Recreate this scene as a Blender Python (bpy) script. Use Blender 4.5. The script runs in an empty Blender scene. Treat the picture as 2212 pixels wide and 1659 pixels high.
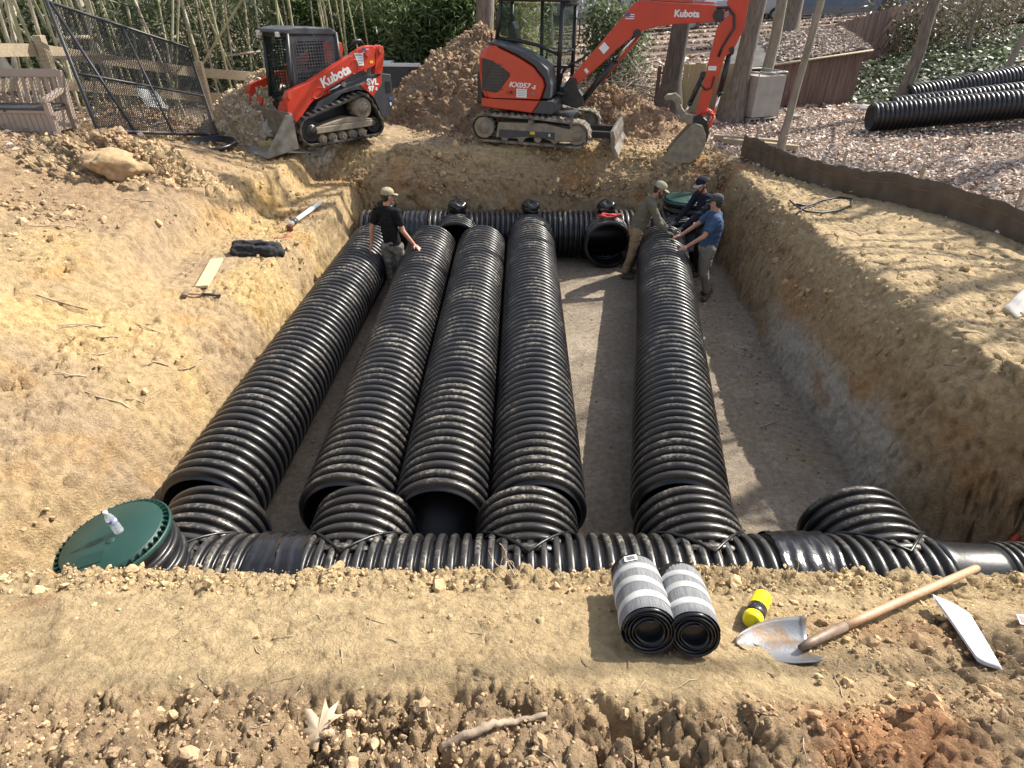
import bpy, bmesh, math, random
import numpy as np
from mathutils import Vector, Matrix, Euler

# ---------------------------------------------------------------- camera, sky, sun, exposure
scene = bpy.context.scene
COL = scene.collection
CAM_H, CAM_PITCH, CAM_F = 4.5, 32.5, 1327.0        # focal length in pixels of a 2212 px wide picture
cam_data = bpy.data.cameras.new("camera")
cam = bpy.data.objects.new("camera", cam_data)
COL.objects.link(cam)
cam.location = (0, 0, CAM_H)
cam.rotation_euler = (math.radians(90 - CAM_PITCH), 0, 0)
cam_data.sensor_width = 36.0
cam_data.lens = 36.0 * CAM_F / 2212.0
cam_data.clip_start = 0.05
cam_data.clip_end = 2000
scene.camera = cam

SUN_DIR = Vector((0.95, 0.57, 1.02)).normalized()   # towards the sun
sun_el = math.asin(SUN_DIR.z)
sun_az = math.atan2(SUN_DIR.x, SUN_DIR.y)
world = bpy.data.worlds.new("World")
scene.world = world
world.use_nodes = True
wn = world.node_tree
bg = wn.nodes["Background"]
sky = wn.nodes.new("ShaderNodeTexSky")
sky.sky_type = 'NISHITA'
sky.sun_disc = False
sky.sun_elevation = sun_el
sky.sun_rotation = sun_az
sky.dust_density = 2.0
hs = wn.nodes.new('ShaderNodeHueSaturation'); hs.inputs['Saturation'].default_value = 0.6
wn.links.new(sky.outputs[0], hs.inputs['Color']); wn.links.new(hs.outputs[0], bg.inputs[0])
bg.inputs[1].default_value = 0.14
sl = bpy.data.lights.new("sun", 'SUN')
sl.energy = 5.0
sl.angle = math.radians(0.5)
sl.color = (1.0, 0.94, 0.84)
sun = bpy.data.objects.new("sun", sl)
COL.objects.link(sun)
sun.rotation_euler = SUN_DIR.to_track_quat('Z', 'Y').to_euler()
scene.view_settings.view_transform = 'Standard'
scene.view_settings.look = 'None'
scene.view_settings.exposure = 0.82
scene.view_settings.gamma = 1.0

rng = random.Random(11)
nrg = np.random.default_rng(5)

# ---------------------------------------------------------------- object helpers
def tag(o, label=None, cat=None, group=None, kind=None):
    if label: o['label'] = label
    if cat: o['category'] = cat
    if group: o['group'] = group
    if kind: o['kind'] = kind
    return o

def empty(name, loc=(0, 0, 0), rot=(0, 0, 0), label=None, cat=None, group=None):
    o = bpy.data.objects.new(name, None)
    o.empty_display_size = 0.1
    COL.objects.link(o)
    o.location = loc
    o.rotation_euler = rot
    return tag(o, label, cat, group)

def mesh_np(name, verts, faces_flat, loop_totals, mats=(), parent=None, smooth=True, mat_idx=None):
    me = bpy.data.meshes.new(name)
    verts = np.asarray(verts, np.float32)
    nv, nl, nf = len(verts), len(faces_flat), len(loop_totals)
    me.vertices.add(nv); me.loops.add(nl); me.polygons.add(nf)
    me.vertices.foreach_set('co', verts.ravel())
    me.loops.foreach_set('vertex_index', np.asarray(faces_flat, np.int32))
    lt = np.asarray(loop_totals, np.int32)
    me.polygons.foreach_set('loop_start', np.concatenate(([0], np.cumsum(lt)[:-1])).astype(np.int32))
    me.polygons.foreach_set('loop_total', lt)
    me.polygons.foreach_set('use_smooth', np.full(nf, smooth))
    if mat_idx is not None:
        me.polygons.foreach_set('material_index', np.asarray(mat_idx, np.int32))
    me.update(calc_edges=True)
    for m in mats: me.materials.append(m)
    o = bpy.data.objects.new(name, me)
    COL.objects.link(o)
    if parent: o.parent = parent
    return o

def grid_faces(nu, nv, wrap_u=False, wrap_v=False):
    """quads of a grid stored row-major with nv per row"""
    iu = np.arange(nu if wrap_u else nu - 1); iv = np.arange(nv if wrap_v else nv - 1)
    a, b = np.meshgrid(iu, iv, indexing='ij')
    a2, b2 = (a + 1) % nu, (b + 1) % nv
    q = np.stack([a * nv + b, a2 * nv + b, a2 * nv + b2, a * nv + b2], -1).reshape(-1, 4)
    return q

def set_attr(o, name, arr, typ='FLOAT'):
    at = o.data.attributes.new(name, typ, 'POINT')
    if typ == 'FLOAT': at.data.foreach_set('value', np.asarray(arr, np.float32).ravel())
    else: at.data.foreach_set('color', np.asarray(arr, np.float32).ravel())

class MB:
    """collects shapes, then links them as ONE mesh object"""
    def __init__(s): s.bm = bmesh.new(); s.mi = 0
    def _mark(s, faces):
        for f in faces: f.material_index = s.mi
    def poly(s, pts):
        f = s.bm.faces.new([s.bm.verts.new(p) for p in pts]); f.material_index = s.mi; return f
    def box(s, c, size, rot=None):
        hx, hy, hz = size[0] / 2, size[1] / 2, size[2] / 2
        M = Matrix.Translation(c) @ (rot.to_4x4() if rot is not None else Matrix())
        v = [s.bm.verts.new(M @ Vector((x * hx, y * hy, z * hz))) for x in (-1, 1) for y in (-1, 1) for z in (-1, 1)]
        for q in ((0, 1, 3, 2), (4, 6, 7, 5), (0, 4, 5, 1), (2, 3, 7, 6), (0, 2, 6, 4), (1, 5, 7, 3)):
            f = s.bm.faces.new([v[i] for i in q]); f.material_index = s.mi
        return s
    def prism(s, outline, axis, a, b):
        """outline: 2-D points; axis 'y': points are (x,z) swept a..b along y; 'x': (y,z); 'z': (x,y)"""
        def P(p, t):
            return {'y': (p[0], t, p[1]), 'x': (t, p[0], p[1]), 'z': (p[0], p[1], t)}[axis]
        va = [s.bm.verts.new(P(p, a)) for p in outline]; vb = [s.bm.verts.new(P(p, b)) for p in outline]
        n = len(outline)
        fs = [s.bm.faces.new(va), s.bm.faces.new(vb[::-1])]
        for i in range(n):
            fs.append(s.bm.faces.new((va[i], vb[i], vb[(i + 1) % n], va[(i + 1) % n])))
        s._mark(fs)
        return s
    def tube(s, pts, r, n=10, cap=True, rs=None):
        pts = [Vector(p) for p in pts]
        rings = []
        up = None
        for i, p in enumerate(pts):
            t = (pts[min(i + 1, len(pts) - 1)] - pts[max(i - 1, 0)]).normalized()
            if up is None:
                up = Vector((0, 0, 1)) if abs(t.z) < 0.9 else Vector((1, 0, 0))
            u = (up - t * up.dot(t)).normalized(); w = t.cross(u); up = u
            rr = rs[i] if rs else r
            rings.append([s.bm.verts.new(p + (u * math.cos(k * 2 * math.pi / n) + w * math.sin(k * 2 * math.pi / n)) * rr) for k in range(n)])
        for a, b in zip(rings, rings[1:]):
            for k in range(n):
                f = s.bm.faces.new((a[k], a[(k + 1) % n], b[(k + 1) % n], b[k])); f.smooth = True; f.material_index = s.mi
        if cap:
            f = s.bm.faces.new(rings[0][::-1]); f.material_index = s.mi
            f = s.bm.faces.new(rings[-1]); f.material_index = s.mi
        return s
    def cyl(s, p0, p1, r, n=16, r1=None): return s.tube([p0, p1], r, n, True, [r, r if r1 is None else r1])
    def lathe(s, prof, c=(0, 0, 0), axis='z', n=24, cap=True):
        """prof: (r, h) list along the axis"""
        def P(r, h, a):
            x, y = r * math.cos(a), r * math.sin(a)
            v = {'z': (x, y, h), 'x': (h, x, y), 'y': (y, h, x)}[axis]
            return Vector(v) + Vector(c)
        rings = [[s.bm.verts.new(P(r, h, 2 * math.pi * k / n)) for k in range(n)] for r, h in prof]
        for a, b in zip(rings, rings[1:]):
            for k in range(n):
                f = s.bm.faces.new((a[k], a[(k + 1) % n], b[(k + 1) % n], b[k])); f.smooth = True; f.material_index = s.mi
        if cap:
            for rg, rev in ((rings[0], True), (rings[-1], False)):
                f = s.bm.faces.new(rg[::-1] if rev else rg); f.material_index = s.mi
        return s
    def ball(s, c, r, sub=2, scale=(1, 1, 1), rot=None):
        M = Matrix.Translation(c) @ (rot.to_4x4() if rot is not None else Matrix()) @ Matrix.Diagonal((*scale, 1))
        g = bmesh.ops.create_icosphere(s.bm, subdivisions=sub, radius=r, matrix=M)
        fs = {f for v in g['verts'] for f in v.link_faces}
        for f in fs: f.smooth = True; f.material_index = s.mi
        return s
    def build(s, name, mats, parent=None, bevel=0.0, smooth_angle=None, seg=2):
        me = bpy.data.meshes.new(name)
        bmesh.ops.recalc_face_normals(s.bm, faces=s.bm.faces[:])
        s.bm.to_mesh(me); s.bm.free()
        if not isinstance(mats, (list, tuple)): mats = [mats]
        for m in mats: me.materials.append(m)
        o = bpy.data.objects.new(name, me)
        COL.objects.link(o)
        if parent: o.parent = parent
        if bevel:
            b = o.modifiers.new('bevel', 'BEVEL'); b.width = bevel; b.segments = seg; b.limit_method = 'ANGLE'; b.angle_limit = math.radians(35)
            b.harden_normals = False
        return o

def copy_tree(o, parent=None):
    c = o.copy(); COL.objects.link(c)
    if parent: c.parent = parent; c.matrix_parent_inverse = o.matrix_parent_inverse.copy()
    for ch in list(o.children): copy_tree(ch, c)
    return c

# ---------------------------------------------------------------- noise (numpy)
def _hash(i, j, k, seed):
    h = (i * 374761393 + j * 668265263 + k * 1274126177 + seed * 974634533) & 0xFFFFFFFF
    h = ((h ^ (h >> 13)) * 1274126177) & 0xFFFFFFFF
    return h ^ (h >> 16)

def vnoise(P, scale, seed=0):
    """smooth value noise in -1..1 at points P (N,3)"""
    Q = np.asarray(P, np.float64) * scale + 1000.0
    I = np.floor(Q).astype(np.int64); F = (Q - I); F = F * F * F * (F * (F * 6 - 15) + 10)
    out = 0
    for dx in (0, 1):
        wx = F[:, 0] if dx else 1 - F[:, 0]
        for dy in (0, 1):
            wy = F[:, 1] if dy else 1 - F[:, 1]
            for dz in (0, 1):
                wz = F[:, 2] if dz else 1 - F[:, 2]
                out = out + wx * wy * wz * ((_hash(I[:, 0] + dx, I[:, 1] + dy, I[:, 2] + dz, seed) & 0xFFFF) / 32767.5 - 1)
    return out

def fbm(P, scale, octs=4, seed=0, gain=0.5, ridged=False):
    out = 0; a = 1.0; tot = 0
    for o in range(octs):
        n = vnoise(P, scale * 2.03 ** o, seed + o * 17)
        if ridged: n = 1 - 2 * np.abs(n)
        out = out + a * n; tot += a; a *= gain
    return out / tot

def worley(P, scale, seed=0, dim3=True, tilt=False):
    """distances to the two nearest feature points, a random value and (optionally) a random tilt per cell"""
    Q = np.asarray(P, np.float64) * scale + 1000.0
    I = np.floor(Q).astype(np.int64); F = Q - I
    n = len(Q)
    best = np.full(n, 9.0); second = np.full(n, 9.0); rid = np.zeros(n); tx = np.zeros(n); ty = np.zeros(n)
    for dx in (-1, 0, 1):
        for dy in (-1, 0, 1):
            for dz in ((-1, 0, 1) if dim3 else (0,)):
                h = _hash(I[:, 0] + dx, I[:, 1] + dy, I[:, 2] + dz if dim3 else 0 * I[:, 2], seed)
                vx = dx + (h & 1023) / 1023.0 - F[:, 0]; vy = dy + ((h >> 10) & 1023) / 1023.0 - F[:, 1]
                d = vx * vx + vy * vy
                if dim3: d = d + (dz + ((h >> 20) & 1023) / 1023.0 - F[:, 2]) ** 2
                m = d < best
                second = np.where(m, best, np.minimum(second, d))
                rid = np.where(m, (h >> 5 & 255) / 255.0, rid)
                if tilt:
                    tx = np.where(m, vx * ((h >> 8 & 255) / 127.5 - 1), tx); ty = np.where(m, vy * ((h >> 16 & 255) / 127.5 - 1), ty)
                best = np.where(m, d, best)
    if tilt: return np.sqrt(best), np.sqrt(second), rid, tx, ty
    return np.sqrt(best), np.sqrt(second), rid

def sstep(a, b, x):
    t = np.clip((x - a) / (b - a), 0, 1); return t * t * (3 - 2 * t)

# ---------------------------------------------------------------- materials
def nodes(name):
    m = bpy.data.materials.new(name); m.use_nodes = True
    nt = m.node_tree
    return m, nt, nt.nodes, nt.links, nt.nodes['Principled BSDF']

def mat(name, c1, c2=None, rough=0.6, scale=8.0, metal=0.0, bump=0.0, bscale=60.0, spec=0.5, detail=6, coat=0.0, stretch=None, lo=0.35, hi=0.65):
    m, nt, N, L, B = nodes(name)
    B.inputs['Base Color'].default_value = (*c1, 1)
    B.inputs['Roughness'].default_value = rough
    B.inputs['Metallic'].default_value = metal
    B.inputs['Specular IOR Level'].default_value = spec
    B.inputs['Coat Weight'].default_value = coat
    tc = N.new('ShaderNodeTexCoord')
    vec = tc.outputs['Object']
    if stretch:
        mp = N.new('ShaderNodeMapping'); mp.inputs['Scale'].default_value = stretch
        L.new(vec, mp.inputs[0]); vec = mp.outputs[0]
    if c2 is not None:
        nz = N.new('ShaderNodeTexNoise'); nz.inputs['Scale'].default_value = scale; nz.inputs['Detail'].default_value = detail
        L.new(vec, nz.inputs['Vector'])
        cr = N.new('ShaderNodeValToRGB')
        cr.color_ramp.elements[0].position = lo; cr.color_ramp.elements[1].position = hi
        cr.color_ramp.elements[0].color = (*c1, 1); cr.color_ramp.elements[1].color = (*c2, 1)
        L.new(nz.outputs['Fac'], cr.inputs[0]); L.new(cr.outputs[0], B.inputs['Base Color'])
    if bump:
        nb = N.new('ShaderNodeTexNoise'); nb.inputs['Scale'].default_value = bscale; nb.inputs['Detail'].default_value = 5
        L.new(vec, nb.inputs['Vector'])
        bp = N.new('ShaderNodeBump'); bp.inputs['Strength'].default_value = bump; bp.inputs['Distance'].default_value = 0.01
        L.new(nb.outputs['Fac'], bp.inputs['Height']); L.new(bp.outputs[0], B.inputs['Normal'])
    return m

def soil_material(name, bump=0.85):
    m, nt, N, L, B = nodes(name)
    at = N.new('ShaderNodeAttribute'); at.attribute_name = 'col'
    tc = N.new('ShaderNodeTexCoord')
    n1 = N.new('ShaderNodeTexNoise'); n1.inputs['Scale'].default_value = 14; n1.inputs['Detail'].default_value = 9; n1.inputs['Roughness'].default_value = 0.68
    L.new(tc.outputs['Object'], n1.inputs['Vector'])
    mr = N.new('ShaderNodeMapRange'); mr.inputs['From Min'].default_value = 0.3; mr.inputs['From Max'].default_value = 0.7
    mr.inputs['To Min'].default_value = 0.70; mr.inputs['To Max'].default_value = 1.45
    L.new(n1.outputs['Fac'], mr.inputs['Value'])
    mx = N.new('ShaderNodeMix'); mx.data_type = 'RGBA'; mx.blend_type = 'MULTIPLY'; mx.inputs['Factor'].default_value = 1
    L.new(at.outputs['Color'], mx.inputs['A']); L.new(mr.outputs[0], mx.inputs['B'])
    L.new(mx.outputs['Result'], B.inputs['Base Color'])
    B.inputs['Roughness'].default_value = 0.95
    B.inputs['Specular IOR Level'].default_value = 0.15
    n2 = N.new('ShaderNodeTexNoise'); n2.inputs['Scale'].default_value = 45; n2.inputs['Detail'].default_value = 8; n2.inputs['Roughness'].default_value = 0.7
    L.new(tc.outputs['Object'], n2.inputs['Vector'])
    bp = N.new('ShaderNodeBump'); bp.inputs['Strength'].default_value = bump; bp.inputs['Distance'].default_value = 0.06
    L.new(n2.outputs['Fac'], bp.inputs['Height']); L.new(bp.outputs[0], B.inputs['Normal'])
    return m

def pipe_material(name, dust=0.5, base=(0.010, 0.010, 0.012)):
    m, nt, N, L, B = nodes(name)
    at = N.new('ShaderNodeAttribute'); at.attribute_name = 'crest'
    tc = N.new('ShaderNodeTexCoord')
    n1 = N.new('ShaderNodeTexNoise'); n1.inputs['Scale'].default_value = 2.2; n1.inputs['Detail'].default_value = 10; n1.inputs['Roughness'].default_value = 0.72
    oi = N.new('ShaderNodeObjectInfo')
    ad = N.new('ShaderNodeVectorMath'); ad.operation = 'ADD'
    sc = N.new('ShaderNodeVectorMath'); sc.operation = 'SCALE'; sc.inputs[0].default_value = (37, 11, 23)
    L.new(oi.outputs['Random'], sc.inputs['Scale'])
    L.new(tc.outputs['Object'], ad.inputs[0]); L.new(sc.outputs[0], ad.inputs[1])
    L.new(ad.outputs[0], n1.inputs['Vector'])
    cr = N.new('ShaderNodeValToRGB'); cr.color_ramp.elements[0].position = 0.55 - 0.16 * dust; cr.color_ramp.elements[1].position = 0.68 - 0.1 * dust
    L.new(n1.outputs['Fac'], cr.inputs[0])
    n3 = N.new('ShaderNodeTexNoise'); n3.inputs['Scale'].default_value = 30; n3.inputs['Detail'].default_value = 6; n3.inputs['Roughness'].default_value = 0.7
    L.new(ad.outputs[0], n3.inputs['Vector'])
    cr3 = N.new('ShaderNodeValToRGB'); cr3.color_ramp.elements[0].position = 0.42; cr3.color_ramp.elements[1].position = 0.62
    L.new(n3.outputs['Fac'], cr3.inputs[0])
    ge = N.new('ShaderNodeNewGeometry')
    sx = N.new('ShaderNodeSeparateXYZ'); L.new(ge.outputs['Normal'], sx.inputs[0])
    up = N.new('ShaderNodeMapRange'); up.inputs['From Min'].default_value = 0.1; up.inputs['From Max'].default_value = 0.8; up.clamp = True
    L.new(sx.outputs['Z'], up.inputs['Value'])
    def mul(a, b):
        k = N.new('ShaderNodeMath'); k.operation = 'MULTIPLY'; L.new(a, k.inputs[0])
        if isinstance(b, float): k.inputs[1].default_value = b
        else: L.new(b, k.inputs[1])
        return k.outputs[0]
    f = mul(mul(mul(cr.outputs[0], cr3.outputs[0]), up.outputs[0]), at.outputs['Fac'])
    f = mul(f, 0.8)
    film = mul(mul(up.outputs[0], at.outputs['Fac']), 0.06 if dust > .3 else .03)  # even dust film on upward crests, also painting in their broad highlights
    fm = N.new('ShaderNodeMath'); fm.operation = 'MAXIMUM'; L.new(f, fm.inputs[0]); L.new(film, fm.inputs[1]); f = fm.outputs[0]
    mx = N.new('ShaderNodeMix'); mx.data_type = 'RGBA'
    mx.inputs['A'].default_value = (*base, 1); mx.inputs['B'].default_value = (0.42, 0.38, 0.31, 1)
    L.new(f, mx.inputs['Factor']); L.new(mx.outputs['Result'], B.inputs['Base Color'])
    rr = N.new('ShaderNodeMapRange'); rr.inputs['To Min'].default_value = 0.24; rr.inputs['To Max'].default_value = 0.42
    L.new(n3.outputs['Fac'], rr.inputs['Value'])
    rm = N.new('ShaderNodeMath'); rm.operation = 'MAXIMUM'; L.new(rr.outputs[0], rm.inputs[0]); L.new(f, rm.inputs[1])
    L.new(rm.outputs[0], B.inputs['Roughness'])
    bp = N.new('ShaderNodeBump'); bp.inputs['Strength'].default_value = 0.12; bp.inputs['Distance'].default_value = 0.01
    L.new(n3.outputs['Fac'], bp.inputs['Height']); L.new(bp.outputs[0], B.inputs['Normal'])
    return m

M = {}
M['soil'] = soil_material('soil')
M['clod'] = soil_material('clod_soil', 0.4)
M['hdpe'] = pipe_material('black_corrugated_plastic', 0.55)
M['hdpe_clean'] = pipe_material('black_plastic_clean', 0.15)
M['wrap'] = mat('crumpled_black_wrap', (0.012, 0.012, 0.014), rough=0.22, bump=0.9, bscale=9, spec=0.6)
M['red'] = mat('machine_orange_red', (0.58, 0.045, 0.016), (0.50, 0.042, 0.017), rough=0.38, scale=5, coat=0.2, bump=0.03, bscale=20)
M['red_dusty'] = mat('dusty_orange_red', (0.52, 0.05, 0.02), (0.40, 0.10, 0.05), rough=0.55, scale=4, lo=0.45, hi=0.75)
M['grey_plastic'] = mat('dark_grey_plastic', (0.045, 0.048, 0.055), (0.06, 0.062, 0.068), rough=0.45, scale=6)
M['black_metal'] = mat('black_paint', (0.014, 0.014, 0.016), (0.03, 0.027, 0.025), rough=0.42, scale=9)
M['rubber'] = mat('dusty_track_rubber', (0.022, 0.021, 0.02), (0.16, 0.13, 0.095), rough=0.85, scale=7, bump=0.4, bscale=50, lo=0.45, hi=0.7)
M['rubber_pale'] = mat('mud_caked_track_rubber', (0.08, 0.07, 0.058), (0.30, 0.25, 0.18), rough=0.9, scale=7, bump=0.5, bscale=45, lo=0.4, hi=0.62)
M['steel'] = mat('worn_steel', (0.34, 0.33, 0.31), (0.22, 0.18, 0.13), rough=0.42, scale=6, metal=0.7, bump=0.1)
M['steel_dirty'] = mat('dirt_caked_steel', (0.20, 0.18, 0.15), (0.33, 0.26, 0.17), rough=0.75, scale=9, metal=0.1, bump=0.3, bscale=40)
M['chrome'] = mat('chrome_rod', (0.75, 0.75, 0.76), rough=0.12, metal=1.0)
M['white'] = mat('white_decal', (0.78, 0.78, 0.76), rough=0.5)
M['decal_blue'] = mat('blue_decal', (0.05, 0.09, 0.30), rough=0.5)
M['decal_red'] = mat('red_decal', (0.5, 0.03, 0.04), rough=0.5)
M['decal_yellow'] = mat('yellow_decal', (0.75, 0.50, 0.04), rough=0.5)
M['ink'] = mat('dark_ink', (0.02, 0.02, 0.025), rough=0.6)
M['ink_grey'] = mat('grey_ink', (0.22, 0.23, 0.26), rough=0.6)

def glass_mat(name, tint=(0.9, 0.96, 0.93), alpha=0.22):
    m, nt, N, L, B = nodes(name)
    B.inputs['Base Color'].default_value = (0.03, 0.045, 0.04, 1)
    B.inputs['Roughness'].default_value = 0.03
    tr = N.new('ShaderNodeBsdfTransparent'); tr.inputs[0].default_value = (*tint, 1)
    mx = N.new('ShaderNodeMixShader'); mx.inputs[0].default_value = alpha
    L.new(tr.outputs[0], mx.inputs[1]); L.new(B.outputs[0], mx.inputs[2])
    L.new(mx.outputs[0], N['Material Output'].inputs[0])
    return m
M['glass'] = glass_mat('cab_glass')

FONT = None
def text_mesh(name, txt, size, M4, material, parent=None, offset=0.0, shear=0.0, depth=0.002, sx=1.0, spacing=1.0):
    """flat lettering as a real mesh: text runs along local x, up is local y of the matrix M4"""
    cu = bpy.data.curves.new(name, 'FONT')
    cu.body = txt; cu.size = size; cu.offset = offset; cu.shear = shear; cu.extrude = depth; cu.resolution_u = 3
    cu.space_character = spacing
    cu.align_x = 'CENTER'; cu.align_y = 'CENTER'
    tmp = bpy.data.objects.new(name, cu); COL.objects.link(tmp)
    dg = bpy.context.evaluated_depsgraph_get()
    me = bpy.data.meshes.new_from_object(tmp.evaluated_get(dg))
    bpy.data.objects.remove(tmp)
    me.materials.clear(); me.materials.append(material)
    if sx != 1.0: me.transform(Matrix.Diagonal((sx, 1, 1, 1)))
    me.transform(M4)
    o = bpy.data.objects.new(name, me); COL.objects.link(o)
    if parent: o.parent = parent
    return o

def frame4(o, xdir, ydir):
    x = Vector(xdir).normalized(); z = x.cross(Vector(ydir)).normalized(); y = z.cross(x)
    m = Matrix((x, y, z)).transposed().to_4x4(); m.translation = o
    return m
# ---------------------------------------------------------------- terrain
CTRL = np.array([
 (-3,1,2.62),(0,.9,2.60),(3,1,2.60),(0,.4,2.78),(0,-1,2.95),(-3,-1,2.95),(3,-1,2.95),(0,1.4,2.42),(-1.5,1.4,2.40),(1.5,1.4,2.40),(-2.5,1.9,2.21),(0,1.95,2.18),(2.5,1.9,2.16),
 (-3.2,2.4,2.0),(-5,2,2.35),(-7,2,2.7),(-4.6,3.6,2.15),(-6,4,2.5),(-4.9,5.2,2.1),(-6,6.4,2.25),(-7,7,2.5),(-5.4,8,2.1),(-6.6,8.6,2.35),(-6.3,9.9,2.42),(-8,10.6,2.6),(-9.5,8,2.8),(-11,11,2.9),(-7.6,12,2.5),
 (-5,10,2.0),(-4.6,11.6,1.85),(-5.5,13.5,1.85),(-6.9,15.4,1.85),(-4,14,1.9),(-2.5,13.2,1.75),(0,13.3,1.8),(2.5,13.4,1.76),(4,13.2,1.62),(5,12.7,1.55),(0.5,14.2,1.84),(-3.4,15.5,1.92),(-1,16,1.85),(2,16,1.8),
 (5,10.5,1.52),(5.4,8.5,1.6),(5,6.5,1.72),(4.9,4.6,1.80),(4.3,7,1.70),(4.4,9.5,1.60),(4.3,5.2,1.74),(5.5,3.2,1.9),(3.6,1.9,2.12),(7.2,8.1,1.5),(7.5,10,1.6),(6,14,1.66),(8.5,16,1.72),(9,6,1.6),(12,10,1.9),
 (4,17.5,1.75),(7,17.5,1.8),(10,20,1.88),(11.5,22.5,2.4),(16.5,26,3.0),(14,20,2.6),(13,16,2.15),(10.5,30,2.8),(3,21,1.9),(5,25,2.35),(7,30,2.65),(15,32,3.2),(20,40,3.6),(0,30,2.4),(0,45,2.8),(-10,35,2.5),(10,45,3.2),(25,30,4.2),(22,22,3.7),
 (-10,18,2.3),(-12,24,2.5),(-5,20,1.95),(-1,21,1.9),(-20,14,3.2),(-20,30,3.0),(-16,5,3.2),(20,12,3.0),(18,4,2.6),(35,40,5),(-35,45,3.6),(10,60,3.6),(-10,60,3.4),(40,60,5),(-40,62,4)], float)

def _tps():
    P = CTRL[:, :2]; n = len(P)
    d = np.linalg.norm(P[:, None] - P[None], axis=2)
    K = np.where(d > 0, d * d * np.log(d + 1e-12), 0) + np.eye(n) * 0.05
    A = np.zeros((n + 3, n + 3)); A[:n, :n] = K; A[:n, n] = 1; A[:n, n + 1:] = P; A[n, :n] = 1; A[n + 1:, :n] = P.T
    b = np.concatenate([CTRL[:, 2], [0, 0, 0]])
    return np.linalg.solve(A, b)
_W = _tps()
def grade(x, y):
    x = np.asarray(x, float); y = np.asarray(y, float)
    sh = x.shape; x = x.ravel(); y = y.ravel()
    xc = np.clip(x, -40, 40); yc = np.clip(y, -1, 62)
    out = _W[-3] + _W[-2] * xc + _W[-1] * yc
    for (px, py, _), w in zip(CTRL, _W[:-3]):
        d2 = (xc - px) ** 2 + (yc - py) ** 2
        out = out + w * 0.5 * d2 * np.log(d2 + 1e-9)
    far = np.hypot(np.maximum(np.abs(x) - 40, 0), np.maximum(y - 62, 0))
    return (out + far * 0.06).reshape(sh)

PIT_BACK, PIT_NEAR = 12.66, 2.86
def x_left(y): return -3.22 + 0.22 * sstep(5, 11.5, y) - 0.30 * sstep(4.4, 2.8, y)
def x_right(y): return 3.72 + 0.28 * sstep(6.5, 11, y) + 1.05 * sstep(4.7, 3.5, y)

def smin(a, b, k):
    h = np.clip(0.5 + 0.5 * (b - a) / k, 0, 1)
    return b * (1 - h) + a * h - k * h * (1 - h)

def pits(x, y):
    """height of the dug faces: zero on the pit floor"""
    P2 = np.stack([x, y, 0 * x], 1)
    wob = 0.05 * fbm(P2, 1.1, 3, 31)
    dl = x_left(y) - x + wob; dr = x - x_right(y) + wob; db = y - PIT_BACK - 0.06 * np.sin(x * 1.3) + wob; dn = PIT_NEAR - y + wob * 0.5
    # left: steep face, a bench about a metre wide, then a second scarp
    m = sstep(6.0, 8.0, y)                                             # bench only in the back half
    bw = 1.0 + 0.25 * np.sin(y * 0.9)
    bench = 1.22 + 0.06 * np.sin(y * 1.7)
    l_back = np.interp(dl, [-1, 0, .25, .25 + 1, .25 + 1.01, 9], [0, 0, 1.22, 1.30, 1.31, 99])
    l_back = np.where(dl < 0.25, np.clip(dl, 0, None) * bench / 0.25, bench + (dl - 0.25) * 0.05 + np.clip(dl - 0.25 - bw, 0, None) * 2.4)
    l_front = np.where(dl < 0.42, np.clip(dl, 0, None) * 2.6, 1.09 + (dl - 0.42) * 0.66)
    L_ = l_back * m + l_front * (1 - m)
    # right: steep lower face, then a broad battered shoulder
    R_ = np.interp(dr, [-1, 0, 0.16, 0.34, 0.52, 9], [0, 0, 0.75, 1.25, 1.62, 14])
    B_ = np.where(db < 0.25, np.clip(db, 0, None) * 5.0, 1.25 + (db - 0.25) * 1.0)
    N_ = np.clip(dn, 0, None) * 2.6
    return np.maximum(np.maximum(L_, R_), np.maximum(B_, N_)), dl, dr, db, dn

def base_height(x, y):
    g = grade(x, y)
    p, dl, dr, db, dn = pits(x, y)
    h = smin(g, p, 0.10)
    h = np.where(p <= 0.0001, np.minimum(h, 0.0), h)
    # heaped rim and ruts
    h = h + 0.14 * np.exp(-((x + 5.6) / 0.9) ** 2 - ((y - 10.4) / 1.0) ** 2) * (p > .5)
    h = h + 0.10 * np.exp(-((x + 3.9) / 0.7) ** 2 - ((y - 5.2) / 0.8) ** 2)
    return h, p, dl, dr, db, dn

def sample_ground(x, y):
    """height of the undisplaced ground at one point"""
    return float(base_height(np.array([float(x)]), np.array([float(y)]))[0][0])

def lines(*segs):
    out = []
    for a, b, s in segs: out.append(np.arange(a, b, s))
    return np.concatenate(out)

LAWN_A, LAWN_B = (4.95, 12.9), (7.4, 8.0)            # the silt fence line: leaves beyond it
def lawn_mask(x, y):
    # signed distance to the right/back of the fence line
    (ax, ay), (bx, by) = LAWN_A, LAWN_B
    nx, ny = (by - ay), -(bx - ax); l = math.hypot(nx, ny); nx, ny = -nx / l, -ny / l
    d1 = (x - ax) * nx + (y - ay) * ny
    d2 = y - (16.4 + 0.4 * np.sin(x * 1.1)) 
    d1 = np.where(y > 12.9, np.minimum(d1 + 10, x - 4.6 + (y - 12.9) * 0.15), d1)
    return np.maximum(np.minimum(d1, 3), np.minimum(d2, 3))

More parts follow.
